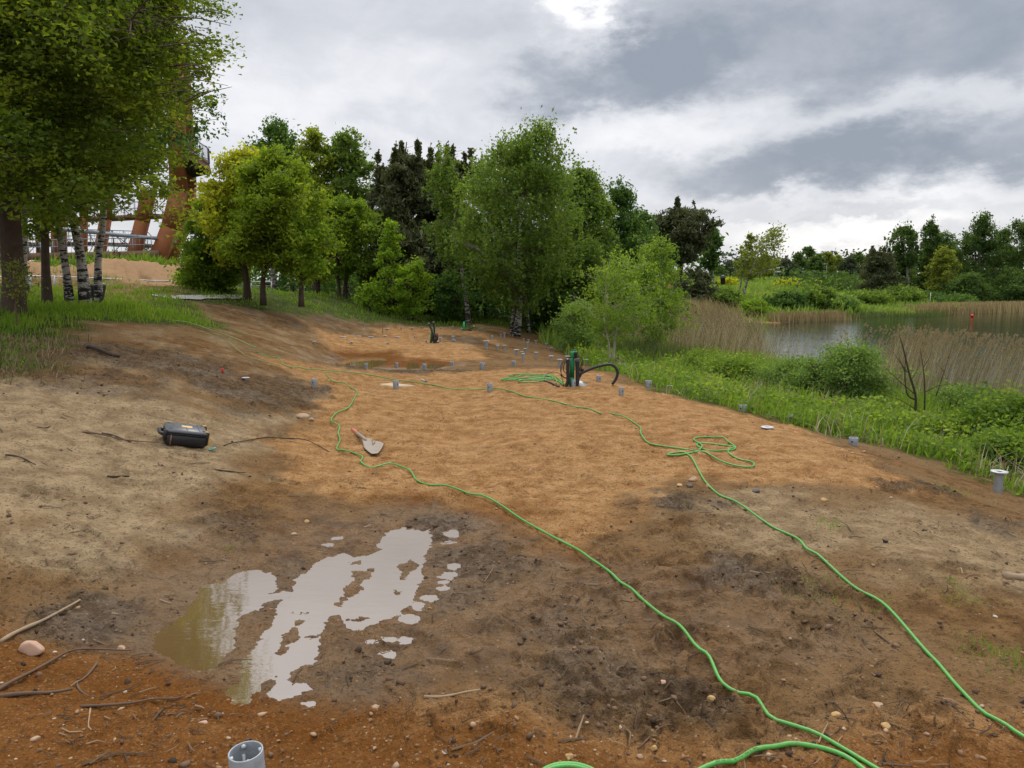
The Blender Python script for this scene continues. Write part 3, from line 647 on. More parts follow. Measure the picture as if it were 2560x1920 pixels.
# ------------------------------------------------------------------ ground sheet
def terrain():
    ratio = [(0.6, 1.8, 1.02), (1.8, 8, 1.0038), (8, 26, 1.0066), (26, 120, 1.025), (120, 5000, 1.09)]
    rs = [0.6]
    for a, b, q in ratio:
        while rs[-1] < b: rs.append(rs[-1] * q)
    rs = np.array(rs)
    fine = np.arange(-40, 40.01, .145); a1 = np.concatenate([np.arange(-180, -60, 5), np.arange(-60, -40, 1), fine, np.arange(41, 60, 1), np.arange(60, 180, 5)])
    th = np.radians(a1); nr, na = len(rs), len(th)
    RR, TT = np.meshgrid(rs, th, indexing='ij'); x = (RR * np.sin(TT)).ravel(); y = (RR * np.cos(TT)).ravel()
    Zn = zones(x, y); z = H(x, y, True, Zn)
    orr, dk, gr, sand = Zn
    s1 = field(pud, isl, x, y); s2 = field(pud2, [], x, y)
    n1 = fbm(x + 11, y - 8, 1.6, 3)
    wet = np.maximum(sst(s1 + n1 * .25, -.9, -.05), sst(s2 + n1 * .2, -.8, -.05))
    p4 = sst(sdf(P4, x, y), -.2, .3); wet = np.maximum(wet, p4 * .75)
    # churned middle strip
    cx, cyy, _ = atZ(1500, 1520, 0)
    wet = np.maximum(wet, .75 * sst(-np.sqrt(((x - cx) / 1.3) ** 2 + ((y - cyy) / .9) ** 2) + n1 * .5, -1.3, -.5))
    c2 = atZ(1230, 1560, 0); wet = np.maximum(wet, .85 * sst(-np.sqrt(((x - c2[0]) / .9) ** 2 + ((y - c2[1]) / .9) ** 2) + n1 * .5, -1.3, -.5))
    wet = wet * (1 - gr)
    pl = [(a[0], a[1]) for a in [atZ(-300, 1330, .25), atZ(0, 1330, .22), atZ(200, 1450, .12), atZ(420, 1360, .05), atZ(560, 1200, .05), atZ(660, 1130, .05), atZ(680, 1060, .05), atZ(520, 1040, .3), atZ(300, 970, .55), atZ(0, 930, .75), atZ(-300, 930, .75)]]
    pale = sst(sdf(pl, x, y) + n1 * .35, -.35, .3)
    pr = [(a[0], a[1]) for a in [atZ(1700, 1260, 0), atZ(2000, 1240, 0), atZ(2250, 1260, 0), atZ(2700, 1330, 0), atZ(2700, 1520, 0), atZ(2100, 1400, 0), atZ(1850, 1400, 0)]]
    pale = np.maximum(pale, .85 * sst(sdf(pr, x, y) + n1 * .4, -.35, .3))
    pale = np.maximum(pale, .6 * (x < -1.0) * (y > 6) * sst(n1, -.1, .5))
    V = np.stack([x, y, z], 1)
    i = np.arange(nr - 1)[:, None] * na; j = np.arange(na)[None, :]; j2 = (j + 1) % na
    F = np.stack([i + j, i + j2, i + na + j2, i + na + j], -1).reshape(-1, 4)
    # close the middle
    c = len(V); V = np.vstack([V, [[0, 0, float(H(np.array([0.]), np.array([0.]))[0])]]])
    T = np.stack([np.full(na, c), (np.arange(na) + 1) % na, np.arange(na)], 1)
    ext = lambda q: np.append(q, 0)
    me = mesh_np('ground', V, [F[:, ::-1], T[:, ::-1]], M['ground'], True, dict(orange=ext(orr), humus=ext(dk), green=ext(gr), sand=ext(sand), wet=ext(wet), pale=ext(pale)))
    me.flip_normals() if me.polygons[0].normal.z < 0 else None
    tag(link('ground', me), 'sandy building ground with orange sand, brown mud and grass banks', None, None, 'structure')
terrain()
(x0, y0), (x1, y1) = bb([lake]); x1 = 260
V = [(x0 - 3, y0 - 3, LAKE_Z), (x1, y0 - 3, LAKE_Z), (x1, y1 + 6, LAKE_Z), (x0 - 3, y1 + 6, LAKE_Z)]
tag(link('lake', mesh_np('lake', V, np.array([[0, 1, 2, 3]]), M['lake'])), 'dark green lake water with small ripples', None, None, 'structure')
for polys, z0, lab in ((pud, PZ, 'milky puddle in the mud of the foreground'), (pud2, PZ2, 'dark puddle between the two sand platforms')):
    (x0, y0), (x1, y1) = bb(polys)
    V = [(x0 - .1, y0 - .1, z0), (x1 + .1, y0 - .1, z0), (x1 + .1, y1 + .1, z0), (x0 - .1, y1 + .1, z0)]
    tag(link('puddle', mesh_np('puddle', V, np.array([[0, 1, 2, 3]]), M['puddle'])), lab, None, None, 'structure')
# path: pale asphalt strip over the rise
pp = [atY(400, 750, 19.6), atY(440, 748, 20.2), atY(500, 745.5, 21.2), atY(560, 744, 22.3), atY(612, 743, 23.6)]
pp = spl([(p[0], p[1], 0) for p in pp], 10); d = np.gradient(pp[:, :2], axis=0); d /= np.linalg.norm(d, axis=1)[:, None]; nrm = np.stack([-d[:, 1], d[:, 0]], 1)
rows = []
for k in (-.30, -.1, .1, .30):
    q = pp[:, :2] + nrm * k; rows.append(np.c_[q, H(q[:, 0], q[:, 1]) + .03])
V = np.concatenate(rows); m_ = len(pp)
F = np.array([(r * m_ + i, r * m_ + i + 1, (r + 1) * m_ + i + 1, (r + 1) * m_ + i) for r in range(3) for i in range(m_ - 1)])
tag(link('path', mesh_np('path', V, F, M['path'])), 'pale asphalt path crossing the grassy rise', None, None, 'structure')

# ------------------------------------------------------------------ foliage
def unit(v): return v / (np.linalg.norm(v, axis=1)[:, None] + 1e-12)
def leaf_mesh(name, C, size, m, tone, kind='quad', up=.25, aspect=.62, droop=0, r=None):
    """one small face per leaf"""
    r = r or rng; n = len(C); a = r.normal(size=(n, 3)); a[:, 2] = a[:, 2] * (1 - up) - droop * 1.2; a = unit(a)
    b = r.normal(size=(n, 3)); b = unit(b - a * (a * b).sum(1)[:, None])
    s = size * r.uniform(.6, 1.35, n)[:, None] * .5
    if kind == 'quad':
        nn = np.cross(a, b)
        V = np.stack([C - a * s, C + b * s * aspect + nn * s * .15, C + a * s, C - b * s * aspect + nn * s * .15], 1).reshape(-1, 3)
        F = np.arange(n * 4).reshape(n, 4)
    else:
        V = np.stack([C - a * s + b * s * aspect, C + a * s, C - a * s - b * s * aspect], 1).reshape(-1, 3); F = np.arange(n * 3).reshape(n, 3)
    return mesh_np(name, V, F, M[m], False, None, {'tone': np.clip(tone, 0, 1)})
def prof(kind, u):
    if kind == 'oval': return np.sin(np.pi * np.clip(u, 0, 1) ** .8) ** .55
    if kind == 'birch': return (np.clip(u / .28, 0, 1) ** .6) * (1 - np.clip((u - .28) / .72, 0, 1) ** 2.1) ** .75 * .96 + .06
    if kind == 'cone': return (np.clip(u / .12, 0, 1) ** .6) * (1 - .93 * u) ** .85
    if kind == 'column': return (np.clip(u / .15, 0, 1) ** .5) * (1 - u ** 3) ** .6
    if kind == 'pine': return (np.clip(u / .2, 0, 1) ** .7) * (1 - .75 * u ** 1.6) * (u < 1)
    if kind == 'pinetop': return (.45 + .55 * np.clip(u / .45, 0, 1)) * (1 - np.clip((u - .45) / .55, 0, 1) ** 2 * .75)
FULL = 1.35
def make_tree(name, label, cat, base, height, cl, cr, cb, kind, leafm, nleaf, lsize, bark='bark', twigm='limb', tr=.1, lean=(0, 0), nb=34, style='', group=None, depth=None,
              stems=1, seed=0, shape='quad', trunk_top=.93, sig=1.0, outl=.22, tones=(.5, .22), stemspread=.35):
    """cl/cr: how far the crown reaches left and right of the trunk (m); cb: height where the crown starts (m)"""
    nleaf = int(nleaf * FULL); lsize = lsize * 1.12; shape = 'tri' if (base[1] > 18 and shape == 'quad') else shape; ft = base[1] > 18; lsize *= .80 if ft else 1; nleaf = int(nleaf * (1.75 if ft else 1)); r = np.random.default_rng(seed + 101); bx, by, bz = base; Rm = (cl + cr) / 2 * 1.04; nb = int(nb * 1.25); sh = (cr - cl) / 2; depth = depth or Rm
    root = empty(name, (bx, by, bz), label=label, cat=cat, group=group)
    axes = []
    for k in range(stems):
        m = 9; t = np.linspace(0, 1, m)[:, None]
        top = np.array([lean[0] + sh * .4, lean[1], height * trunk_top * (1 if k == 0 else r.uniform(.7, .95))])
        if stems > 1: an = 6.28 * k / stems + r.uniform(0, 1); top[:2] += np.array([math.cos(an), math.sin(an)]) * Rm * stemspread; b0 = np.array([math.cos(an), math.sin(an), 0]) * tr * 1.3
        else: b0 = np.zeros(3)
        p = b0 + (top - b0) * t ** np.array([1.15, 1.15, 1.0]); w_ = np.cumsum(r.normal(0, .012 * height, (m, 3)), 0) * [1, 1, 0]; w_ *= np.sin(np.pi * t * .9); p = p + w_
        p[0, 2] = -.25; rad = tr * (1 if k == 0 else .8) * (1 - .88 * t[:, 0]) * np.where(t[:, 0] < .05, 1.35, 1); rad = np.maximum(rad, .008)
        mb = MB(); mb.tube(spl(p, 3), np.interp(np.linspace(0, 1, (m - 1) * 3 + 1), t[:, 0], rad), 9 if tr > .12 else 7)
        mb.build('trunk', M[bark], root, True); axes.append(p)
    mb = MB(); CC = []; TT_ = []
    H0 = height - cb
    for i in range(nb):
        u = (i + r.uniform(.1, .9)) / nb
        if style == 'pine': u = u ** .9
        ax = axes[i % len(axes)]; h = cb + u * H0
        az_ = i * 2.399 + r.uniform(-.5, .5); h = h + (r.normal(0, .045) * H0 if style != 'pine' else 0); R_ = Rm * float(prof(kind, np.array(u))) * r.uniform(1 - outl * 1.1, 1.08) * (1 + .48 * float(pn(u * 4.3 + seed, math.cos(az_) * 1.3 + seed * .7)))
        ctr = np.array([np.interp(h, ax[:, 2], ax[:, 0]), np.interp(h, ax[:, 2], ax[:, 1]), h]); ctr[0] += sh * .55
        dv = np.array([math.cos(az_), math.sin(az_) * depth / Rm, 0])
        rise = {'': .35, 'birch': .45, 'pine': .12, 'droop': .25}[style if style in ('birch', 'pine', 'droop') else '']
        hs = max(h - R_ * (rise + .25), cb * .6 + .3 * u); hs = min(hs, ax[-1, 2] * .985)
        st = np.array([np.interp(hs, ax[:, 2], ax[:, 0]), np.interp(hs, ax[:, 2], ax[:, 1]), hs])
        en = ctr + dv * R_; 
        if style == 'pine': en[2] = hs + R_ * .28
        elif style in ('birch', 'droop'): en[2] = h - R_ * .05
        mid = (st + en) / 2 + np.array([0, 0, R_ * (.10 if style != 'pine' else -.06)]) + r.normal(0, .04 * R_, 3)
        br = spl([st, mid, en], 3 if by < 45 else 2); br += r.normal(0, .012 * R_ + .003, br.shape) * (np.arange(len(br)) > 0)[:, None]
        brr = max(.006, tr * .30 * (1 - u * .6) * (R_ / (Rm + .01)) ** .5)
        mb.tube(br, np.linspace(brr, brr * .25, len(br)), 5 if by < 32 else 4, cap=False)
        ns = 5 if R_ > .35 * Rm else 3
        for j in range(ns):
            f = (j + r.uniform(.3, 1)) / ns; f = .32 + .68 * f; q = br[int(f * (len(br) - 1))]
            L = R_ * .40 * r.uniform(.5, 1.15) * (1.15 - f * .5); d = unit(np.array([dv + r.normal(0, .75, 3) * [1, 1, .55]]))[0]
            e = q + d * L + np.array([0, 0, L * (.25 if style != 'droop' else -.25)])
            mb.tube([q, (q + e) / 2 + [0, 0, L * .06], e], [brr * .45, brr * .3, brr * .12], 3, cap=False)
            CC += [e, q * .45 + e * .55]; TT_ += [r.normal(0, 1)] * 2
        CC.append(en); TT_.append(r.normal(0, 1))
    for ax in axes:
        for k in range(4): CC.append(ax[-1] + r.normal(0, .05 * Rm, 3) + [0, 0, (height - ax[-1, 2]) * k / 4]); TT_.append(0)
    if style != 'pine':
        for k in range(7):   # leading shoots that break the outline
            u_ = r.uniform(.62, .98); a_ = r.uniform(0, 6.28); q_ = Rm * float(prof(kind, np.array(u_))) * r.uniform(.2, .85); L_ = r.uniform(.05, .13) * H0
            p_ = np.array([math.cos(a_) * q_ + sh * .9 + lean[0] * u_, math.sin(a_) * q_ * depth / Rm, cb + u_ * H0])
            mb.tube([p_ - [0, 0, L_ * .6], p_ + [r.normal(0, .02) * H0, 0, L_ * .8]], [.012, .004], 3, cap=False)
            for f in (.0, .35, .7, .95): CC.append(p_ + [r.normal(0, .01) * H0, 0, L_ * f]); TT_.append(.6)
    CC = np.array(CC); TT_ = np.array(TT_)
    limb = mb.build('limb', M[twigm], root)
    limb['kind'] = 'stuff'
    c = r.integers(0, len(CC), nleaf); wts = r.uniform(.25, 1, len(CC)); c = r.choice(len(CC), nleaf, p=wts / wts.sum())
    sg = .10 * Rm * sig + .04
    off = r.normal(0, 1, (nleaf, 3)) * sg
    if style in ('birch', 'droop'):
        # hanging strands under every twig
        nstr = max(3, nleaf // 14); sc_ = r.choice(len(CC), nstr); s0 = CC[sc_] + r.normal(0, 1, (nstr, 3)) * sg * [1.2, 1.2, .7]
        k = r.integers(0, nstr, nleaf); L = (np.abs(r.normal(.75, .35, nstr)) * sg * (2.6 if style == 'droop' else 1.8))[k]
        q = r.uniform(0, 1, nleaf); P0 = s0[k] + np.stack([r.normal(0, .028, nleaf) + .10 * L * q, r.normal(0, .028, nleaf), -L * q], 1); tn = (TT_[sc_] + r.normal(0, .8, nstr))[k]
        half = r.uniform(0, 1, nleaf) < .28; P0 = np.where(half[:, None], CC[c] + off * .9, P0); tn = np.where(half, TT_[c], tn)
    elif style == 'pine':
        off[:, 2] = np.abs(off[:, 2]) * .8; P0 = CC[c] + off * .8; tn = TT_[c]
        nl_ = r.integers(4, 7); k = r.integers(0, nl_, nleaf); lx = r.normal(0, .26 * Rm, nl_) + sh * .5; ly = r.normal(0, .26 * Rm, nl_); lt = height * r.uniform(.86, 1.0, nl_); lt[0] = height; q = r.uniform(0, 1, nleaf) ** .8
        sel = r.uniform(0, 1, nleaf) < .13; wv = (1 - q) * .15 * Rm * (.35 + .65 * (np.sin(q * 40) > 0)); zl = lt[k] - height * .28 * (1 - q)
        PL_ = np.stack([lx[k] + r.normal(0, 1, nleaf) * wv, ly[k] + r.normal(0, 1, nleaf) * wv, zl + r.normal(0, .02, nleaf) + wv * .3], 1); P0 = np.where(sel[:, None], PL_, P0)
        top_ = (P0[:, 2] > height * .90) & ~sel; P0[top_, 2] -= height * .12
        up = r.uniform(0, 1, nleaf) < .06; P0[up] += np.stack([0 * P0[up, 0], 0 * P0[up, 0], r.uniform(0, .22, up.sum()) * Rm * .6], 1)
    else: P0 = CC[c] + off * [1, 1, .75]; tn = TT_[c]
    P0[:, 2] = np.maximum(P0[:, 2], .1 * cb + .02)
    gs = 1.6 / max(.6, Rm * .45); gn = pn(P0[:, 0] * gs + seed, P0[:, 2] * gs * 1.4) + pn(P0[:, 1] * gs - seed, P0[:, 2] * gs * 1.3 + 7); keep = gn > -.42 + .2 * r.normal(0, 1, nleaf); P0 = P0[keep]; tn = tn[keep] + .5 * gn[keep]; nleaf = len(P0)
    tone = tones[0] + tones[1] * (.55 * tn + .8 * r.normal(0, 1, nleaf)) + .10 * (P0[:, 2] - cb) / H0
    crown = link('crown', leaf_mesh('crown', P0, lsize, leafm, tone, shape, aspect=.32 if style == 'pine' else (.72 if shape == 'tri' else .62), droop=.5 if style in ('birch', 'droop') else 0, up=-.3 if style == 'pine' else .2, r=r), root)
    return root
def tree_px(name, label, cat, bpx, Yw, top, left, right, cbpx, *a, basey=None, **k):
    """crown edges given as the photograph shows them at distance Yw"""
    b = atY(bpx, 800, Yw); z = float(H(np.array([b[0]]), np.array([Yw]))[0]) if basey is None else atY(bpx, basey, Yw)[2]
    hz = atY(bpx, top, Yw)[2] - z; cbm = max(.05, atY(bpx, cbpx, Yw)[2] - z)
    xl = atY(left, (top + cbpx) / 2, Yw)[0]; xr = atY(right, (top + cbpx) / 2, Yw)[0]
    return make_tree(name, label, cat, (b[0], Yw, z), hz, b[0] - xl, xr - b[0], cbm, *a, **k)

# --- the near trees on the left
b0 = P_(38, 787)
b0 = (b0[0], 12.0, float(H(np.array([b0[0]]), np.array([12.0]))[0]))
def oak():
    r = np.random.default_rng(5)
    root = empty('maple_tree', b0, label='big broad maple with rough brown trunk at the left edge of the grass bank', cat='tree')
    X0 = b0[0]
    def rel(px, py, Yw): p = atY(px, py, Yw); return np.array([p[0] - b0[0], p[1] - b0[1], p[2] - b0[2]])
    tk = [(0, 0, -.3), (0, 0, 0), rel(34, 700, 12), rel(26, 560, 12), rel(20, 440, 12), rel(12, 300, 12), rel(2, 150, 12.1), rel(0, 0, 12.2), rel(5, -200, 12.4), rel(-5, -420, 12.6)]
    rr_ = [.22, .19, .155, .145, .14, .125, .11, .095, .07, .03]
    s = spl(tk, 4); mb = MB(); mb.tube(s, np.interp(np.linspace(0, 1, len(s)), np.linspace(0, 1, len(rr_)), rr_), 12); mb.build('trunk', M['oak_bark'], root, True)
    limbs = [([rel(20, 330, 12), rel(60, 200, 11.8), rel(110, 90, 11.6), rel(240, 30, 11.4), rel(330, 5, 11.3)], .05), ([rel(25, 420, 12), rel(90, 380, 11.8), rel(160, 270, 11.7), rel(250, 245, 11.5), rel(370, 195, 11.3), rel(400, 130, 11.2)], .038),
             ([rel(22, 300, 12), rel(70, 280, 12.2), rel(170, 200, 12.5), rel(300, 125, 12.8)], .045), ([rel(25, 450, 12), rel(120, 425, 11.7), rel(190, 432, 11.4), rel(290, 405, 11.2)], .022), ([rel(15, 200, 12), rel(80, 130, 11.5), rel(110, 40, 11.2), rel(180, -60, 11)], .045),
             ([rel(0, 30, 12.2), rel(120, -80, 12), rel(260, -150, 12), rel(420, -230, 12)], .06), ([rel(0, 60, 12.2), rel(-120, -20, 12), rel(-260, -90, 12)], .06), ([rel(15, 350, 12), rel(-90, 290, 12), rel(-220, 230, 12)], .05), ([rel(5, -150, 12.4), rel(140, -260, 12), rel(330, -330, 12)], .05),
             ([rel(20, 380, 12), rel(80, 300, 13), rel(200, 260, 14), rel(330, 250, 14.5)], .04), ([rel(10, 100, 12), rel(60, 60, 10.8), rel(200, 20, 10), rel(360, 60, 9.6)], .045), ([rel(5, -100, 12.4), rel(100, -160, 13.5), rel(250, -200, 14.2)], .05),
             ([rel(24, 500, 12), rel(70, 470, 12.4), rel(140, 455, 12.6), rel(220, 470, 12.8)], .02), ([rel(0, 100, 12), rel(-60, 20, 10.8), rel(-150, -60, 10)], .05)]
    CC = []; T_ = []; mb = MB()
    for L, q in limbs:
        s = spl(L, 5); s[1:-1] += r.normal(0, .02, s[1:-1].shape); mb.tube(s, np.linspace(q, q * .25, len(s)), 6, cap=False)
        for k in range(20):
            i = int(r.uniform(.25, 1) * (len(s) - 1)); p = s[i]; d = unit(np.array([r.normal(0, 1, 3) * [1, 1, .5] + [.4, 0, .1]]))[0]; e = p + d * r.uniform(.35, 1.15)
            mb.tube([p, (p + e) / 2 + r.normal(0, .04, 3), e], [q * .3, q * .2, .004], 4, cap=False)
            t0 = r.normal(0, 1)
            for j in range(3):
                g = p + (e - p) * r.uniform(.4, 1.1); d2 = unit(np.array([r.normal(0, 1, 3) * [1, 1, .45]]))[0]; h = g + d2 * r.uniform(.15, .5)
                mb.tube([g, h], [.006, .003], 3, cap=False); CC.append(h); T_.append(t0)
    # outer shell of the crown, seen from below and from the side
    for k in range(620):
        px = r.uniform(-330, 500); py = r.uniform(-420, 600)
        rb = (490 if py < 290 else 436) + 34 * float(pn(py / 60., 3.3)) - (0 if py < 330 else (py - 330) * .24)
        lb = 545 + 45 * float(pn(px / 60., 9.7)) - (30 if px > 380 else 0)
        if px > rb or py > lb or (py > 330 and r.random() < .5): continue
        if float(pn(px / 95. + 4, py / 80.)) < -.22 and r.random() < .8: continue
        yy = 12 + r.uniform(-1, 1) * 2.4; L = r.uniform(.25, .8); a_ = r.uniform(-.5, .9); p = rel(px, py, yy); e = p + np.array([math.cos(a_) * L, r.normal(0, .2), math.sin(a_) * L * .35])
        mb.tube([p, (p + e) / 2 + [0, 0, .03], e], [.010, .008, .003], 3, cap=False)
        t0 = r.normal(0, 1) + (1.3 if px > 330 else 0) + (.7 if py > 380 else 0)
        for f in (.1, .4, .7, 1.0): CC.append(p + (e - p) * f + r.normal(0, .05, 3)); T_.append(t0)
    mb.build('limb', M['oak_bark'], root)['kind'] = 'stuff'
    CC = np.array(CC); T_ = np.array(T_); n = 130000; c = r.integers(0, len(CC), n)
    off = r.normal(0, 1, (n, 3)) * [.17, .17, .075]; P0 = CC[c] + off
    xr = rel(512, 200, 12)[0]; P0[:, 0] = np.where(P0[:, 0] > xr, xr - np.abs(P0[:, 0] - xr) * .5, P0[:, 0])
    tone = .46 + .16 * T_[c] + .15 * r.normal(0, 1, n)
    me = leaf_mesh('crown', P0, .068, 'oak_leaf', tone, 'tri', up=.72, aspect=.7, r=r); link('crown', me, root)
oak()
tree_px('birch_tree', 'tall birch with the thickest black and white trunk, forked low, beside the dark bin', 'tree', 198, 15, -260, 20, 545, 330, 'birch', 'birch_dark_leaf', 20000, .075, 'birch_bark', 'limb', tr=.10, stems=2, stemspread=.22, nb=60, sig=.6, style='droop', seed=2, group='trees on the left bank', basey=762, lean=(-.75, 0))
tree_px('birch_tree', 'slim straight birch with a spotted white trunk just right of the dark bin', 'tree', 249, 15.6, -120, 60, 470, 400, 'birch', 'birch_dark_leaf', 15000, .075, 'birch_bark', 'limb', tr=.075, nb=54, sig=.6, style='droop', seed=3, group='trees on the left bank', basey=755, lean=(.1, 0))
tree_px('birch_tree', 'thin dark birch trunk directly behind the broad maple', 'tree', 68, 16.5, 40, -60, 210, 500, 'birch', 'birch_dark_leaf', 9000, .08, 'birch_bark', 'limb', tr=.075, nb=30, style='droop', seed=4, group='trees on the left bank', basey=740)
tree_px('pine_tree', 'slim brown trunked pine between the maple and the forked birch', 'tree', 122, 14.5, 60, -20, 300, 520, 'oval', 'oak_leaf', 13000, .08, 'bark', 'limb', tr=.085, nb=34, seed=6, group='trees on the left bank', basey=752)
tree_px('sapling', 'spindly yellow flowering sapling in front of the maple trunk', 'sapling', 40, 10.8, 660, -10, 95, 745, 'oval', 'far_yellow_leaf', 420, .035, 'twig', 'twig', tr=.012, nb=12, seed=7, basey=795)

# --- middle trees
T = tree_px
T('maple_tree', 'low dark green maple whose branches hang to the ground beside the path', 'tree', 548, 24, 492, 462, 640, 722, 'oval', 'maple_leaf', 10500, .12, tr=.10, nb=38, seed=10, outl=.3, group='trees behind the path', tones=(.42, .25))
T('maple_tree', 'yellow green maple, the yellowest crown behind the path', 'tree', 622, 23, 385, 520, 705, 640, 'oval', 'yellow_leaf', 13000, .12, tr=.10, nb=42, seed=11, outl=.28, group='trees behind the path', basey=738)
T('maple_tree', 'bright green maple with a slim dark trunk, right of the yellow green one', 'tree', 660, 22, 392, 590, 800, 640, 'column', 'maple_leaf', 15000, .11, tr=.075, nb=44, seed=12, outl=.25, group='trees behind the path', tones=(.75, .2), basey=742)
T('maple_tree', 'small loose maple with a short grey trunk on the grass slope', 'tree', 755, 22, 560, 690, 830, 690, 'oval', 'fresh_leaf', 2400, .10, tr=.07, nb=20, seed=13, outl=.35, group='trees behind the path', basey=745)
T('shrub', 'yellow green shrub at the foot of the low dark maple', 'shrub', 500, 24.5, 688, 445, 575, 735, 'oval', 'fresh_leaf', 3000, .09, 'twig', 'twig', tr=.03, nb=24, seed=14, stems=4)
T('birch_tree', 'tall blue green birch behind the yellow green maple', 'tree', 690, 38, 318, 608, 800, 600, 'birch', 'birch_dark_leaf', 9000, .17, 'birch_bark', 'birch_twig', tr=.13, nb=38, style='birch', seed=15, outl=.3, group='trees behind the path', trunk_top=.97)
T('poplar_tree', 'tall open tree with sky showing between its branches', 'tree', 792, 36, 328, 728, 850, 700, 'column', 'oak_leaf', 5200, .16, tr=.16, nb=46, seed=16, outl=.4, group='trees behind the path', tones=(.75, .2), basey=725)
T('birch_tree', 'full pale green birch between the open tree and the dark pines', 'tree', 870, 37, 335, 800, 945, 590, 'birch', 'birch_leaf', 11000, .16, 'birch_bark', 'birch_twig', tr=.13, nb=42, style='droop', seed=17, outl=.25, group='trees behind the path', trunk_top=.97)
T('birch_tree', 'slim birch filling the gap behind the bright green maple', 'tree', 735, 40, 372, 655, 820, 640, 'birch', 'birch_dark_leaf', 6000, .17, 'birch_bark', 'birch_twig', tr=.1, nb=34, style='droop', seed=50, outl=.3, group='trees behind the path')
T('birch_tree', 'pale birch half hidden behind the left side of the largest birch', 'tree', 1215, 34, 398, 1140, 1290, 700, 'birch', 'birch_leaf', 7000, .13, 'birch_bark', 'birch_twig', tr=.07, nb=36, style='droop', seed=51, outl=.3, group='birches by the bank')
T('birch_tree', 'birch between the largest birch and the full rounded one', 'tree', 1398, 33, 432, 1330, 1470, 740, 'birch', 'birch_leaf', 7000, .12, 'birch_bark', 'birch_twig', tr=.07, nb=36, style='birch', seed=52, outl=.3, group='birches by the bank')
T('birch_tree', 'low airy birch at the far right end of the wood', 'tree', 1598, 37, 532, 1540, 1660, 740, 'birch', 'birch_dark_leaf', 6000, .13, 'birch_bark', 'birch_twig', tr=.07, nb=34, style='droop', seed=53, outl=.35, group='birches by the bank')
T('maple_tree', 'mid green maple with twin dark trunks in front of the red roofed house', 'tree', 857, 31, 500, 808, 958, 680, 'oval', 'maple_leaf', 8000, .13, tr=.09, nb=34, seed=18, outl=.28, group='trees behind the path', basey=738, stems=2)
G5 = 'dark pines in the middle of the wood'
def pine(bp, Yw, top, l, r_, cb, n, s, seed, lab, ls=.30, **k):
    return T('pine_tree', lab, 'tree', bp, Yw, top, l, r_, cb, 'pine', 'pine_needle', n, ls, 'bark', 'limb', tr=.16, nb=50, style='pine', seed=seed, group=G5, outl=.5, trunk_top=.99, sig=.7, **k)
pine(1030, 34, 352, 930, 1120, 770, 15000, 0, 20, 'tallest dark pine of the middle group with twin candle tips')
pine(978, 36, 392, 905, 1060, 700, 9000, 0, 21, 'dark pine left of the tallest one, beside the pale green birch')
pine(1105, 35, 372, 1020, 1185, 770, 11000, 0, 22, 'dark pine right of the tallest one with two short tips')
pine(1140, 37, 366, 1070, 1220, 740, 8000, 0, 23, 'dark pine half hidden behind the leaning birch')
pine(1000, 32, 560, 880, 1130, 800, 9000, 0, 24, 'low broad dark pine at the foot of the wood')
pine(1120, 33, 560, 1040, 1210, 800, 7000, 0, 25, 'low dark pine directly behind the trunk of the leaning birch')
T('sapling', 'light green young tree standing against the dark pines', 'sapling', 978, 29, 562, 948, 1015, 780, 'column', 'fresh_leaf', 1700, .12, tr=.03, nb=26, seed=26, outl=.45, basey=795)
T('sapling', 'bright green bushy sapling right of the light green young tree', 'sapling', 1030, 28.5, 655, 985, 1080, 785, 'oval', 'fresh_leaf', 1900, .11, tr=.03, nb=24, seed=27, outl=.4, basey=795, stems=3)
T('sapling', 'low sprawling sapling at the edge of the grass slope under the pines', 'sapling', 925, 28.5, 712, 890, 960, 770, 'oval', 'fresh_leaf', 900, .10, tr=.02, nb=18, seed=28, outl=.4, basey=778, stems=3)
T('birch_tree', 'thin birch leaning left with a long bare white trunk', 'tree', 1172, 29, 385, 1085, 1215, 640, 'column', 'birch_leaf', 5200, .10, 'birch_bark', 'birch_twig', tr=.09, nb=34, style='droop', seed=30, outl=.35, group='birches by the bank', basey=805, lean=(-.7, 0))
T('birch_tree', 'largest birch with three white trunks beside the rows of steel piles', 'tree', 1285, 26.5, 312, 1150, 1440, 730, 'birch', 'birch_leaf', 26000, .10, 'birch_bark', 'birch_twig', tr=.085, nb=70, style='birch', seed=31, outl=.28, group='birches by the bank', basey=840, stems=3, stemspread=.12, lean=(.3, 0))
T('birch_tree', 'slim birch with one straight white trunk right behind the largest birch', 'tree', 1322, 28, 372, 1200, 1400, 700, 'birch', 'birch_leaf', 9000, .10, 'birch_bark', 'birch_twig', tr=.055, nb=40, style='birch', seed=32, group='birches by the bank', basey=815)
T('birch_tree', 'full rounded birch right of the largest one', 'tree', 1450, 31, 422, 1375, 1535, 760, 'birch', 'birch_leaf', 15000, .12, 'birch_bark', 'birch_twig', tr=.09, nb=48, style='droop', seed=33, group='birches by the bank', trunk_top=.97)
T('birch_tree', 'drooping birch at the right end of the wood with airy branches', 'tree', 1545, 34, 462, 1470, 1622, 740, 'birch', 'birch_dark_leaf', 12000, .12, 'birch_bark', 'birch_twig', tr=.09, nb=44, style='droop', seed=34, group='birches by the bank', outl=.35)
T('willow_shrub', 'dark green willow thicket at the foot of the largest birch', 'shrub', 1360, 30, 600, 1270, 1450, 830, 'oval', 'birch_dark_leaf', 9000, .11, 'twig', 'twig', tr=.04, nb=44, seed=35, stems=5, outl=.3)
T('willow_shrub', 'tall conical willow between the rounded birch and the small leaning birch', 'shrub', 1470, 29, 600, 1380, 1540, 850, 'cone', 'birch_leaf', 9000, .10, 'twig', 'twig', tr=.04, nb=44, seed=36, stems=4, outl=.3)
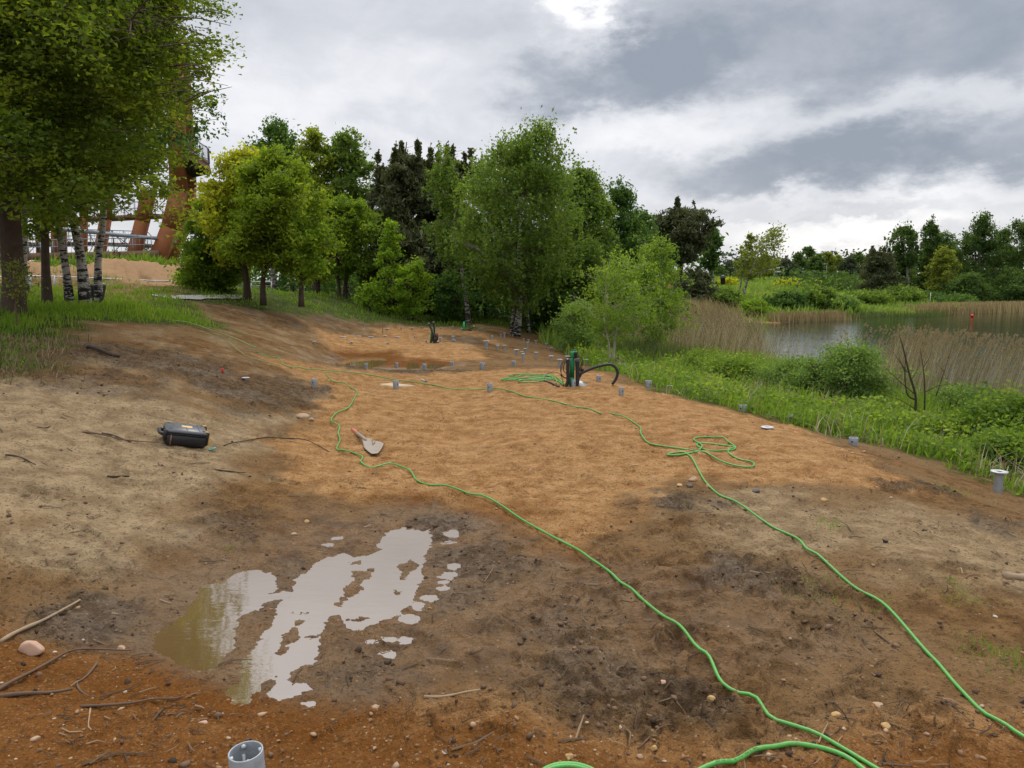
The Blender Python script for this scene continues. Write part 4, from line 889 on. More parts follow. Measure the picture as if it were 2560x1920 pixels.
T('willow_shrub', 'dark willow thicket under the drooping birch', 'shrub', 1590, 33, 610, 1500, 1680, 840, 'oval', 'birch_dark_leaf', 9000, .12, 'twig', 'twig', tr=.04, nb=44, seed=37, stems=5, outl=.3)
T('shrub', 'low tangled shrub in shade between the leaning birch and the largest birch', 'shrub', 1130, 30, 690, 1070, 1200, 810, 'oval', 'birch_dark_leaf', 3500, .11, 'twig', 'twig', tr=.03, nb=30, seed=38, stems=4, outl=.35)
T('birch_tree', 'small yellow green birch with two bent white stems behind the black hose arch', 'tree', 1530, 20, 640, 1450, 1645, 815, 'oval', 'young_birch_leaf', 5200, .06, 'young_bark', 'young_bark', tr=.036, nb=40, style='birch', seed=39, stems=2, outl=.32, group='birches by the bank', basey=905, stemspread=.45, depth=1.0)
T('birch_tree', 'young yellow green birch reaching up in front of the far pine', 'tree', 1635, 24, 605, 1560, 1720, 830, 'cone', 'young_birch_leaf', 6500, .075, 'young_bark', 'birch_twig', tr=.04, nb=44, style='birch', seed=40, outl=.38, group='birches by the bank', stems=2)
T('shrub', 'grey green low thicket left of the small leaning birch', 'shrub', 1440, 23, 760, 1380, 1500, 878, 'oval', 'willow_leaf', 3500, .07, 'twig', 'twig', tr=.02, nb=30, seed=41, stems=5, outl=.35)
T('pine_tree', 'big dark pine with a flat layered crown standing alone beyond the reeds', 'tree', 1690, 60, 500, 1622, 1775, 650, 'pinetop', 'pine_needle', 11000, .42, 'bark', 'limb', tr=.22, nb=58, style='pine', seed=42, outl=.3, trunk_top=.95, stems=2, stemspread=.2, sig=.9)
T('pine_tree', 'low dark brown pine thicket at the foot of the big layered pine', 'tree', 1735, 58, 672, 1690, 1795, 765, 'oval', 'pine_needle', 4500, .38, 'bark', 'limb', tr=.1, nb=30, style='pine', seed=43, outl=.4)
T('birch_tree', 'slender birch close right of the big layered pine', 'tree', 1785, 66, 572, 1758, 1806, 665, 'birch', 'birch_dark_leaf', 2600, .24, 'birch_bark', 'birch_twig', tr=.1, nb=30, style='droop', seed=44, outl=.35)
T('birch_tree', 'sparse leaning birch on the far bank with bare twigs at the top', 'tree', 1855, 74, 572, 1838, 1950, 690, 'column', 'far_yellow_leaf', 1500, .22, 'birch_bark', 'birch_twig', tr=.12, nb=40, style='', seed=45, outl=.5, lean=(2.0, 0), basey=742, group='sparse birches on the far bank')
T('birch_tree', 'thinner pale birch left of the sparse leaning one on the far bank', 'tree', 1845, 75, 585, 1838, 1880, 690, 'column', 'far_yellow_leaf', 1000, .22, 'birch_bark', 'birch_twig', tr=.10, nb=26, seed=46, outl=.5, lean=(.9, 0), basey=742, group='sparse birches on the far bank')

# --- the wood across the lake
def far_tree(kind, bp, Yw, top, l, r_, cb, n, seed, lab, leaf, ls, **k):
    return T(k.pop('name', 'birch_tree'), lab, 'tree', bp, Yw, top, l, r_, cb, kind, leaf, int(n * 1.7), ls * .74, k.pop('bark', 'birch_bark'), k.pop('tw', 'birch_twig'), tr=k.pop('tr', .14), nb=k.pop('nb', 34), seed=seed, group='trees across the lake', **k)
far_tree('pine', 2190, 86, 618, 2140, 2262, 745, 6500, 60, 'dark brown pine at the left end of the wood across the lake', 'pine_needle', .5, name='pine_tree', bark='bark', tw='limb', style='pine', outl=.4)
far_tree('birch', 2268, 92, 562, 2212, 2300, 660, 2800, 61, 'open birch with a forked bare white trunk right of the dark lakeside pine', 'far_leaf', .32, style='birch', outl=.4, tr=.2)
far_tree('birch', 2310, 94, 556, 2282, 2352, 720, 4200, 62, 'tall narrow dark birch between the open forked birch and the yellow green tree', 'far_leaf', .32, style='droop')
far_tree('oval', 2352, 88, 625, 2318, 2395, 750, 3600, 63, 'yellow green tree glowing among the dark birches across the lake', 'far_yellow_leaf', .32, name='maple_tree', bark='bark', tw='limb', tones=(.7, .25))
far_tree('oval', 2345, 100, 588, 2300, 2400, 700, 3500, 64, 'round topped tree behind the yellow green one across the lake', 'far_leaf', .34, name='maple_tree', bark='bark', tw='limb')
far_tree('birch', 2452, 90, 550, 2385, 2510, 735, 8500, 65, 'broadest birch across the lake with white trunk showing above the reeds', 'far_leaf', .30, style='droop', tr=.18)
far_tree('birch', 2500, 96, 575, 2460, 2545, 740, 4000, 66, 'mid height birch just right of the broadest birch across the lake', 'far_leaf', .32, style='droop')
far_tree('birch', 2548, 88, 540, 2505, 2620, 740, 6500, 67, 'tall birch at the right edge of the wood across the lake', 'far_leaf', .30, style='droop')
far_tree('birch', 2640, 90, 530, 2570, 2720, 740, 5000, 68, 'birch cut off by the right edge of the view across the lake', 'far_leaf', .32, style='droop')
far_tree('oval', 2415, 84, 690, 2370, 2470, 765, 3500, 69, 'low dark tree under the broadest birch across the lake', 'far_leaf', .30, name='maple_tree', bark='bark', tw='limb')
far_tree('oval', 2520, 84, 680, 2470, 2600, 765, 4500, 70, 'low dark tree near the right edge across the lake', 'far_leaf', .30, name='maple_tree', bark='bark', tw='limb')
far_tree('oval', 2235, 96, 640, 2190, 2290, 745, 3500, 71, 'shaded tree behind the lakeside pine', 'far_leaf', .34, name='maple_tree', bark='bark', tw='limb')
# --- the line of trees behind the car park
r_ = np.random.default_rng(99)
row = [(1795, 668, 0), (1822, 655, 3), (1850, 650, 3), (1880, 648, 1), (1912, 640, 1), (1938, 652, 1), (1962, 650, 3), (1992, 636, 0), (2018, 618, 0), (2042, 640, 0), (2066, 632, 1), (2092, 643, 1), (2120, 645, 3), (2142, 634, 2), (2168, 646, 2), (2195, 640, 3), (2225, 646, 2), (2262, 640, 3)]
kinds = {0: ('deep green broad tree', 'far_leaf', 'oval'), 1: ('light olive tree', 'far_yellow_leaf', 'oval'), 2: ('olive brown tree', 'far_leaf', 'birch'), 3: ('dark pine topped tree', 'pine_far_needle', 'oval')}
nth = {0: 0, 1: 0, 2: 0, 3: 0}; ords = ['first', 'second', 'third', 'fourth', 'fifth', 'sixth']
for i, (px, top, kk) in enumerate(row):
    nm, lf, pf = kinds[kk]; o_ = ords[nth[kk]]; nth[kk] += 1
    T('distant_tree', f'{nm}, {o_} of its kind from the left behind the car park', 'tree', px, 225 + (i % 3) * 14, top, px - 24, px + 24, 699, pf, lf, 2200, .62, 'bark', 'limb', tr=.2, nb=26, seed=120 + i, outl=.35, group='trees behind the car park', shape='quad')
def mass(name, label, X0, Y0, X1, Y1, h, n, leaf, ls, seed, hv=.3, depth=12, base=0):
    r = np.random.default_rng(seed); t = r.uniform(0, 1, n); x = X0 + (X1 - X0) * t + r.normal(0, depth * .2, n); y = Y0 + (Y1 - Y0) * t + r.uniform(-.5, .5, n) * depth
    L = math.hypot(X1 - X0, Y1 - Y0); hh = h * (1 + hv * fbm(t * L, np.full(n, seed * 3.1), .12, 4)) ; u = r.uniform(0, 1, n) ** .7
    C = np.stack([x, y, H(x, y, False) + base + hh * u], 1)
    me = leaf_mesh(name, C, ls, leaf, .45 + .18 * fbm(x, y + u * 9, .2, 2) + .15 * r.normal(0, 1, n), 'quad', r=r)
    return tag(link(name, me), label, None, None, 'stuff')
mass('treeline', 'far dark wood running along the horizon behind the car park', -20, 300, 330, 250, 9.5, 9000, 'pine_far_needle', 1.3, 1, .25, 14)
mass('treeline', 'far dark wood closing the view behind the middle trees', -85, 175, 30, 120, 6.5, 9000, 'far_leaf', .7, 2, .3, 10)
mass('undergrowth', 'dark undergrowth under the trees behind the grass slope', -13, 42, 1, 35, 1.5, 9000, 'birch_dark_leaf', .22, 3, .5, 5)
mass('undergrowth', 'dark undergrowth at the foot of the wood across the lake', 36, 96, 66, 98, 3.6, 6000, 'far_leaf', .45, 4, .4, 10)
mass('undergrowth', 'shaded undergrowth between the birches by the bank', -1.5, 33, 6.5, 33.5, 2.4, 9000, 'birch_dark_leaf', .17, 5, .4, 4)

# --- shrubs on the far bank and on the near bank
def shrub(lab, bp, Yw, top, l, r_, n, leaf, ls, seed, name='willow_shrub', kind='oval', basey=None, grp=None, **k):
    return T(name, lab, 'shrub', bp, Yw, top, l, r_, k.pop('cb', 905), kind, leaf, n, ls, 'twig', 'twig', tr=k.pop('tr', .02), nb=k.pop('nb', 34), seed=seed, stems=k.pop('stems', 5), outl=k.pop('outl', .25), group=grp, basey=basey, **k)
G7 = 'willow shrubs along the far shore'
shrub('round dark shrub with light green tips standing alone on the far shore', 1882, 58, 752, 1852, 1914, 4200, 'fresh_leaf', .13, 80, name='round_shrub', basey=796, cb=794, outl=.08, tones=(.42, .3))
for i, (c, tp, l, r2, bs, lf, lab) in enumerate([(1960, 735, 1915, 2015, 800, 'birch_dark_leaf', 'broad willow shrub right of the round shrub'), (2030, 722, 1985, 2085, 798, 'birch_leaf', 'tall willow shrub above the reed point'), (2090, 745, 2045, 2140, 796, 'willow_leaf', 'pale willow shrub at the tip of the reed point'),
                                            (2160, 735, 2110, 2215, 790, 'birch_leaf', 'willow shrub directly below the lakeside pine'), (2240, 722, 2190, 2300, 790, 'birch_leaf', 'big willow shrub between the lakeside pine and the reed belt'), (2310, 735, 2265, 2365, 790, 'birch_dark_leaf', 'willow shrub left of the pale reed belt'),
                                            (1800, 728, 1762, 1850, 782, 'birch_leaf', 'low willow shrub left of the round shrub'), (1740, 740, 1700, 1790, 790, 'willow_leaf', 'ragged willow shrub below the big layered pine'), (2215, 748, 2170, 2262, 792, 'birch_leaf', 'low willow shrub at the waterline below the forked birch'), (2395, 742, 2350, 2440, 775, 'birch_dark_leaf', 'dark shrub behind the left end of the pale reed belt')]):
    shrub(lab, c, 62 + 3 * (i % 3) + (18 if c > 2100 else 0), tp, l, r2, 3800, lf, .26, 81 + i, basey=None, cb=bs, grp=G7)
for i, (c, tp, l, r2) in enumerate([(1815, 697, 1795, 1840), (1968, 698, 1935, 2000), (2030, 703, 2005, 2055)]):
    shrub(['gorse bush in yellow flower left of the sparse leaning birch', 'gorse bush in yellow flower in front of the parked van', 'gorse bush in yellow flower below the silver cars'][i], c, 120, tp, l, r2, 1100, 'gorse_flower', .28, 95 + i, name='gorse_bush', cb=722, grp='gorse bushes on the far bank', tones=(.5, .4))
G8 = 'leafy bushes on the near bank'
shrub('large pale green willow bush in front of the lake, left of the bare dead tree', 2135, 14.2, 868, 2040, 2225, 13000, 'willow_leaf', .042, 100, kind='oval', cb=1015, grp=G8, nb=60, outl=.3)
shrub('ragged willow bush merging with the left side of the large one', 2055, 14.8, 905, 1985, 2130, 9000, 'willow_leaf', .042, 108, cb=1010, grp=G8, nb=44, outl=.5)
shrub('low willow bush left of the large pale green one', 1985, 15.5, 905, 1900, 2070, 7000, 'willow_leaf', .042, 101, cb=1000, grp=G8, nb=44, outl=.3)
shrub('bramble mound below the reeds right of the black hose arch', 1845, 17, 900, 1745, 1930, 6500, 'weed_leaf', .05, 102, name='bramble_bush', cb=985, grp=G8, nb=44, outl=.3)
shrub('small bramble mound at the waterside behind the reeds', 1765, 19, 885, 1690, 1845, 4500, 'weed_leaf', .05, 103, name='bramble_bush', cb=950, grp=G8, nb=40, outl=.3)
shrub('thin willow bush among the reeds right of the dead tree', 2400, 13.5, 955, 2330, 2470, 2600, 'willow_leaf', .038, 104, cb=1070, grp=G8, nb=34, outl=.4)
shrub('dense nettle bush at the right edge of the bank', 2560, 10.5, 1000, 2440, 2720, 12000, 'nettle_leaf', .055, 105, name='nettle_bush', cb=1170, grp=G8, nb=50, outl=.25)
shrub('nettle bush beside the stake with the red top', 2410, 10.6, 1080, 2310, 2500, 8000, 'nettle_leaf', .052, 106, name='nettle_bush', cb=1180, grp=G8, nb=44, outl=.3)
shrub('nettle bush behind the tall flanged pile', 2530, 8.8, 1110, 2455, 2640, 7000, 'nettle_leaf', .05, 107, name='nettle_bush', cb=1225, grp=G8, nb=44, outl=.3)

# ------------------------------------------------------------------ ground cover
def place(n, rmin, rmax, a0=-41, a1=41, p=1.0, seed=0):
    r = np.random.default_rng(seed); th = np.radians(r.uniform(a0, a1, n))
    if p == 1: q = rmin * (rmax / rmin) ** r.uniform(0, 1, n)
    else: q = (rmin ** p + (rmax ** p - rmin ** p) * r.uniform(0, 1, n)) ** (1 / p)
    return q * np.sin(th), q * np.cos(th), q, r
def blades(name, lab, x, y, h, wd, m, tone, r, lean=.45, wind=(.12, 0)):
    n = len(x); z = H(x, y); a = r.uniform(0, 6.28, n); b = r.uniform(0, 6.28, n); l = np.abs(r.normal(0, lean, n)) * h
    P = np.stack([x, y, z - .01], 1); u = np.stack([np.cos(a), np.sin(a), 0 * a], 1) * (wd / 2)[:, None]
    tip = P + np.stack([np.cos(b) * l + wind[0] * h, np.sin(b) * l + wind[1] * h, np.sqrt(np.maximum(h * h - l * l * .6, .1 * h * h))], 1)
    mid = P * .5 + tip * .5 + np.stack([-np.cos(b) * l * .18, -np.sin(b) * l * .18, h * .10], 1)
    V = np.stack([P - u, P + u, mid + u * .7, mid - u * .7, tip], 1).reshape(-1, 3); i = np.arange(n)[:, None] * 5
    me = mesh_np(name, V, [np.concatenate([i, i + 1, i + 2, i + 3], 1), np.concatenate([i + 3, i + 2, i + 4], 1)], M[m], False, None, {'tone': np.clip(np.concatenate([tone, tone + .12]), 0, 1)})
    return tag(link(name, me), lab, None, None, 'stuff')
x, y, q, r = place(120000, 7.2, 34, -42, 3, 1, 21)
g = sst(sdf(GL, x, y) + .3 * fbm(x, y, 1.3, 3), -.15, .9); dens = np.clip(.45 + .75 * fbm(x, y, .8, 3) + .9 * np.exp(-((y - 14) / 4) ** 2), .05, 1)
k = (g * dens > r.uniform(0, 1, len(x))) & ~((x < -9.5) & (y > 23.5)); x, y, q = x[k], y[k], q[k]
tall = np.clip(.8 + .6 * fbm(x + 5, y, .6, 3), .25, 1.6)
blades('grass', 'green grass on the left bank and the slope under the trees', x, y, (.025 + .0042 * q) * tall * r.uniform(.6, 1.3, len(x)) * (1 + .4 * (np.hypot(x + 7, y - 14) < 5)), (.005 + .0009 * q), 'grass_blade', .45 + .22 * fbm(x, y, 1.1, 3) + .15 * r.normal(0, 1, len(x)), r)
x, y, q, r = place(8000, 8, 12, -42, -20, 1, 22)
k = sst(sdf(GL, x, y), -.5, .3) > r.uniform(0, 1, len(x)); x, y, q = x[k], y[k], q[k]
blades('grass', 'straw coloured dead grass at the edge of the left bank', x, y, .12 * r.uniform(.4, 1.3, len(x)), .010 + 0 * q, 'dry_litter', .75 + .15 * r.normal(0, 1, len(x)), r, 1.0)
# right bank: blades and weeds
x, y, q, r = place(90000, 6.5, 30, -4, 42, 1, 23)
ls_ = sdf(lake, x, y); g = sst(sdf(GR, x, y) + .25 * fbm(x, y, 1.5, 3), -.1, .5); k = (g * np.clip(.55 + .8 * fbm(x, y, .9, 3), .08, 1) > r.uniform(0, 1, len(x))) & (ls_ < -.3); x, y, q = x[k], y[k], q[k]
blades('grass', 'rough grass on the lake side of the sand platform', x, y, (.09 + .010 * q) * r.uniform(.5, 1.5, len(x)) * np.clip(.9 + .7 * fbm(x - 4, y, .5, 3), .3, 2), .008 + .0011 * q, 'grass_blade', .45 + .2 * fbm(x, y, 1.4, 3) + .16 * r.normal(0, 1, len(x)), r, .6)
x, y, q, r = place(110000, 6.5, 26, -3, 42, 1, 24)
ls_ = sdf(lake, x, y); pat = fbm(x + 30, y, .75, 4); g = sst(sdf(GR, x, y) + .25 * fbm(x, y, 1.5, 3), 0, .5); k = (g * sst(pat, -.45, .35) > r.uniform(0, 1, len(x))) & (ls_ < -.6); x, y, q, pat = x[k], y[k], q[k], pat[k]
hh = r.uniform(0, 1, len(x)) ** .8 * np.clip(.10 + .22 * pat, .05, .5) * (1 + .03 * q)
me = leaf_mesh('weeds', np.stack([x, y, H(x, y) + hh + .01], 1), .034 + .0022 * q[:, None], 'weed_leaf', .38 + .22 * pat + .8 * hh + .15 * r.normal(0, 1, len(x)), 'quad', up=.6, aspect=.75, r=r)
tag(link('weeds', me), 'low leafy weeds covering the lake side bank', None, None, 'stuff')
x, y, q, r = place(26000, 6.5, 24, -3, 42, 1, 28)
pat = fbm(x - 12, y + 5, .9, 4); g = sst(sdf(GR, x, y), -.1, .6); k = (g * sst(pat, -.05, .5) > r.uniform(0, 1, len(x))) & (sdf(lake, x, y) < -.2); x, y, q = x[k], y[k], q[k]
blades('grass', 'dead straw stalks mixed into the weeds of the lake side bank', x, y, .30 * r.uniform(.2, 1.2, len(x)) ** 1.5 + .05, .007 + .0007 * q, 'reed', .5 + .3 * r.normal(0, 1, len(x)), r, .9)
# far meadow
x, y, q, r = place(60000, 60, 185, 12, 42, .6, 25)
k = (sdf(lake, x, y) < -.5); x, y, q = x[k], y[k], q[k]
blades('grass', 'rough meadow grass on the far bank below the car park', x, y, .55 * r.uniform(.5, 1.5, len(x)) * np.clip(1 + fbm(x, y, .1, 3), .3, 2), .16 + 0 * x, 'rough_grass', .45 + .25 * fbm(x, y, .12, 4) + .15 * r.normal(0, 1, len(x)), r, .7)
x, y, q, r = place(14000, 25, 62, 2, 24, 1, 26)
k = (sdf(lake, x, y) < 0) & (sdf(lake, x, y) > -14); x, y, q = x[k], y[k], q[k]
blades('grass', 'green grass on the spit of land between the wood and the lake', x, y, .5 * r.uniform(.4, 1.3, len(x)), .06 + 0 * x, 'rough_grass', .45 + .2 * r.normal(0, 1, len(x)), r, .5)
# grass on the berm
x, y, q, r = place(16000, 28, 37, -42, -22, 1, 27)
k = sst(zones(x, y)[2], .2, .8) > r.uniform(0, 1, len(x)); x, y, q = x[k], y[k], q[k]
blades('grass', 'green grass on top of the earth bank behind the left trees', x, y, .45 * r.uniform(.4, 1.3, len(x)), .05 + 0 * x, 'grass_blade', .45 + .2 * r.normal(0, 1, len(x)), r, .6)

# ------------------------------------------------------------------ reeds
def reeds(name, lab, x, y, h, wd, m, tone, r, lean=.2, wind=(-.15, 0), plume=.5, z0=None):
    n = len(x); z = np.maximum(H(x, y, False), LAKE_Z - .12) if z0 is None else z0
    a = r.uniform(0, 6.28, n); b = r.uniform(0, 6.28, n); l = np.abs(r.normal(0, lean, n)) * h; d = np.stack([np.cos(b) * l + wind[0] * h, np.sin(b) * l + wind[1] * h], 1)
    ts = [0, .4, .75, 1.0]; V = []
    ca = np.stack([np.cos(a * .3), np.sin(a * .3) * .3], 1)
    for t in ts:
        P = np.stack([x + d[:, 0] * t ** 1.8, y + d[:, 1] * t ** 1.8, z + h * t * (1 - .12 * t * (l / h + .2))], 1)
        u = np.zeros((n, 3)); u[:, :2] = ca * (wd * (1 - .7 * t) / 2)[:, None]; V += [P - u, P + u]
    V = np.stack(V, 1).reshape(-1, 3); i = np.arange(n)[:, None] * 8
    F = [np.concatenate([i + 2 * k, i + 2 * k + 1, i + 2 * k + 3, i + 2 * k + 2], 1) for k in range(3)]; tn = [tone] * 3
    me_t = np.concatenate(tn)
    pl = np.where(r.uniform(0, 1, n) < plume)[0]; T3 = P[pl]; e = len(V)
    s_ = h[pl] * .032
    for k in range(3):
        dd_ = np.stack([r.uniform(.1, .9, len(pl)) * s_ * 1.6 + wind[0] * 0, r.normal(0, .3, len(pl)) * s_, -r.uniform(-.6, .9, len(pl)) * s_ * 1.7], 1)
        V = np.vstack([V, np.stack([T3, T3 + dd_ + [0, 0, .01], T3 + dd_ * .6 - np.stack([0 * s_, 0 * s_, s_ * .8], 1)], 1).reshape(-1, 3)])
    nt = (len(V) - e) // 3; Tf = e + np.arange(nt * 3).reshape(nt, 3)
    me = mesh_np(name, V, [np.concatenate(F), Tf], M[m], False, None, {'tone': np.clip(np.concatenate([me_t, np.full(nt, .35)]), 0, 1)})
    return tag(link(name, me), lab, None, None, 'stuff')
def belt(pts, n, seed, wdt):
    """points scattered along a line on the ground"""
    r = np.random.default_rng(seed); p = np.array(pts)[:, :2]; L = np.r_[0, np.cumsum(np.hypot(*np.diff(p, axis=0).T))]; t = r.uniform(0, L[-1], n)
    return np.interp(t, L, p[:, 0]) + r.normal(0, wdt, n), np.interp(t, L, p[:, 1]) + r.normal(0, wdt, n), r
x, y, r = belt([atZ(1560, 872, -1.1), atZ(1640, 890, -1.1), atZ(1740, 900, -1.1), atZ(1850, 915, -1.1)], 3800, 31, .9)
reeds('reeds', 'dry brown reeds at the near shore behind the bramble mounds', x, y, r.uniform(.8, 1.55, len(x)), r.uniform(.008, .02, len(x)), 'reed', .45 + .36 * r.normal(0, 1, len(x)), r, .22, (.16, 0), .35)
x, y, r = belt([atZ(1600, 845, -1.1), atZ(1700, 862, -1.1), atZ(1800, 868, -1.1), atZ(1850, 878, -1.1)], 3600, 32, .8)
reeds('reeds', 'tangled leaning reeds on the left corner of the lake', x, y, r.uniform(.9, 1.9, len(x)), r.uniform(.012, .024, len(x)), 'reed', .45 + .36 * r.normal(0, 1, len(x)), r, .35, (-.35, 0), .3)
x, y, r = belt([atZ(2215, 985, -1.1), atZ(2300, 1005, -1.0), atZ(2420, 1010, -1.0), atZ(2560, 1030, -1.0), atZ(2700, 1050, -1)], 3000, 33, .45)
reeds('reeds', 'tall dry reeds with drooping plumes around the dead tree', x, y, r.uniform(.8, 1.65, len(x)), r.uniform(.006, .013, len(x)), 'reed', .55 + .36 * r.normal(0, 1, len(x)), r, .16, (.22, 0), .6)
x, y, r = belt([atZ(1960, 945, -1.15), atZ(2080, 955, -1.15), atZ(2200, 970, -1.15)], 160, 34, .4)
reeds('reeds', 'thin line of dry reeds behind the pale willow bush', x, y, r.uniform(.9, 1.5, len(x)), r.uniform(.006, .013, len(x)), 'reed', .45 + .36 * r.normal(0, 1, len(x)), r, .16, (.16, 0), .7)
x, y, r = belt([atZ(1540, 893, -.8), atZ(1600, 905, -.8), atZ(1680, 915, -.8), atZ(1760, 925, -.8)], 3500, 35, .5)
reeds('reeds', 'young green reeds in front of the dry ones by the bent birch', x, y, r.uniform(.25, .7, len(x)), r.uniform(.01, .02, len(x)), 'green_reed', .4 + .25 * r.normal(0, 1, len(x)), r, .2, (.1, 0), 0)
x, y, r = belt([atZ(1760, 812, -1.1), atZ(1700, 822, -1.1), atZ(1650, 828, -1.1)], 3500, 36, 1.4)
reeds('reeds', 'brown reed tuft on the spit between the pine and the lake', x, y, r.uniform(.9, 1.9, len(x)), .05 + 0 * x, 'far_reed', .5 + .25 * r.normal(0, 1, len(x)), r, .3, (-.2, 0), 0)
x, y, r = belt([atZ(1940, 806, LAKE_Z), atZ(1990, 803, LAKE_Z), atZ(2050, 801, LAKE_Z), atZ(2095, 799, LAKE_Z)], 3600, 37, .55)
reeds('reeds', 'short reed fringe along the point of the far shore', x, y, r.uniform(.3, .9, len(x)), .06 + 0 * x, 'far_reed', .45 + .25 * r.normal(0, 1, len(x)), r, .2, (-.05, 0), 0, np.full(len(x), LAKE_Z - .05))
x, y, r = belt([atZ(2345, 786, LAKE_Z), atZ(2440, 783, LAKE_Z), atZ(2560, 779, LAKE_Z), atZ(2760, 776, LAKE_Z)], 11000, 38, 1.0)
reeds('reeds', 'pale brown reed belt along the far shore on the right', x, y + 1.5, r.uniform(.65, 1.1, len(x)), .08 + 0 * x, 'far_reed', .6 + .25 * r.normal(0, 1, len(x)), r, .2, (-.1, 0), 0, np.full(len(x), LAKE_Z - .02))
x, y, r = belt([atZ(2110, 794, LAKE_Z), atZ(2190, 790, LAKE_Z), atZ(2290, 791, LAKE_Z), atZ(2350, 787, LAKE_Z)], 1200, 39, .5)
reeds('reeds', 'dull green reed fringe at the water below the willow shrubs', x, y, r.uniform(.2, .6, len(x)), .07 + 0 * x, 'green_reed', .4 + .25 * r.normal(0, 1, len(x)), r, .2, (-.05, 0), 0, np.full(len(x), LAKE_Z - .05))

# ------------------------------------------------------------------ bare dead tree in the reeds
def sticks(name, lab, cat, base, segs, m, n=6):
    root = empty(name, base, label=lab, cat=cat)
    for i, (pts, r0, r1, nm) in enumerate(segs):
        s = spl([np.array(p) - np.array(base) for p in pts], 4); MB().tube(s, np.linspace(r0, r1, len(s)), n).build(nm, M[m], root, True)
    return root
bd = P_(2278, 1058); Yd = bd[1]; q_ = lambda a, b, dy=0: np.array(atY(a, b, Yd + dy))
sticks('dead_tree', 'bare black dead tree standing in front of the dry reeds', 'tree', bd, [
    ([np.array(bd) - [0, 0, .1], q_(2290, 1000), q_(2272, 930), q_(2258, 870), q_(2248, 838)], .026, .005, 'trunk'), ([q_(2290, 1000), q_(2268, 985), q_(2262, 930, .1), q_(2266, 880, .15)], .016, .005, 'branch'),
    ([q_(2310, 1060, .2), q_(2312, 980, .2), q_(2308, 920, .2), q_(2300, 870, .2)], .015, .004, 'branch'), ([q_(2286, 985), q_(2240, 945, -.1), q_(2215, 920, -.2)], .008, .003, 'branch'),
    ([q_(2340, 990, .2), q_(2360, 930, .2), q_(2385, 850, .2)], .010, .003, 'branch'), ([q_(2268, 930), q_(2250, 905), q_(2232, 880)], .008, .003, 'branch'), ([q_(2262, 930, .1), q_(2250, 900, .1), q_(2246, 880)], .006, .002, 'branch'), ([q_(2308, 920, .2), q_(2325, 890, .2), q_(2332, 860, .2)], .006, .002, 'branch'), ([q_(2278, 950), q_(2296, 920), q_(2300, 895)], .006, .002, 'branch'), ([q_(2360, 930, .2), q_(2340, 905, .2)], .005, .002, 'branch'), ([q_(2300, 1030, .1), q_(2250, 1000, -.1), q_(2200, 985, -.2)], .006, .002, 'branch'), ([q_(2312, 980, .2), q_(2345, 965, .2), q_(2380, 960, .3)], .008, .003, 'branch')], 'limb')

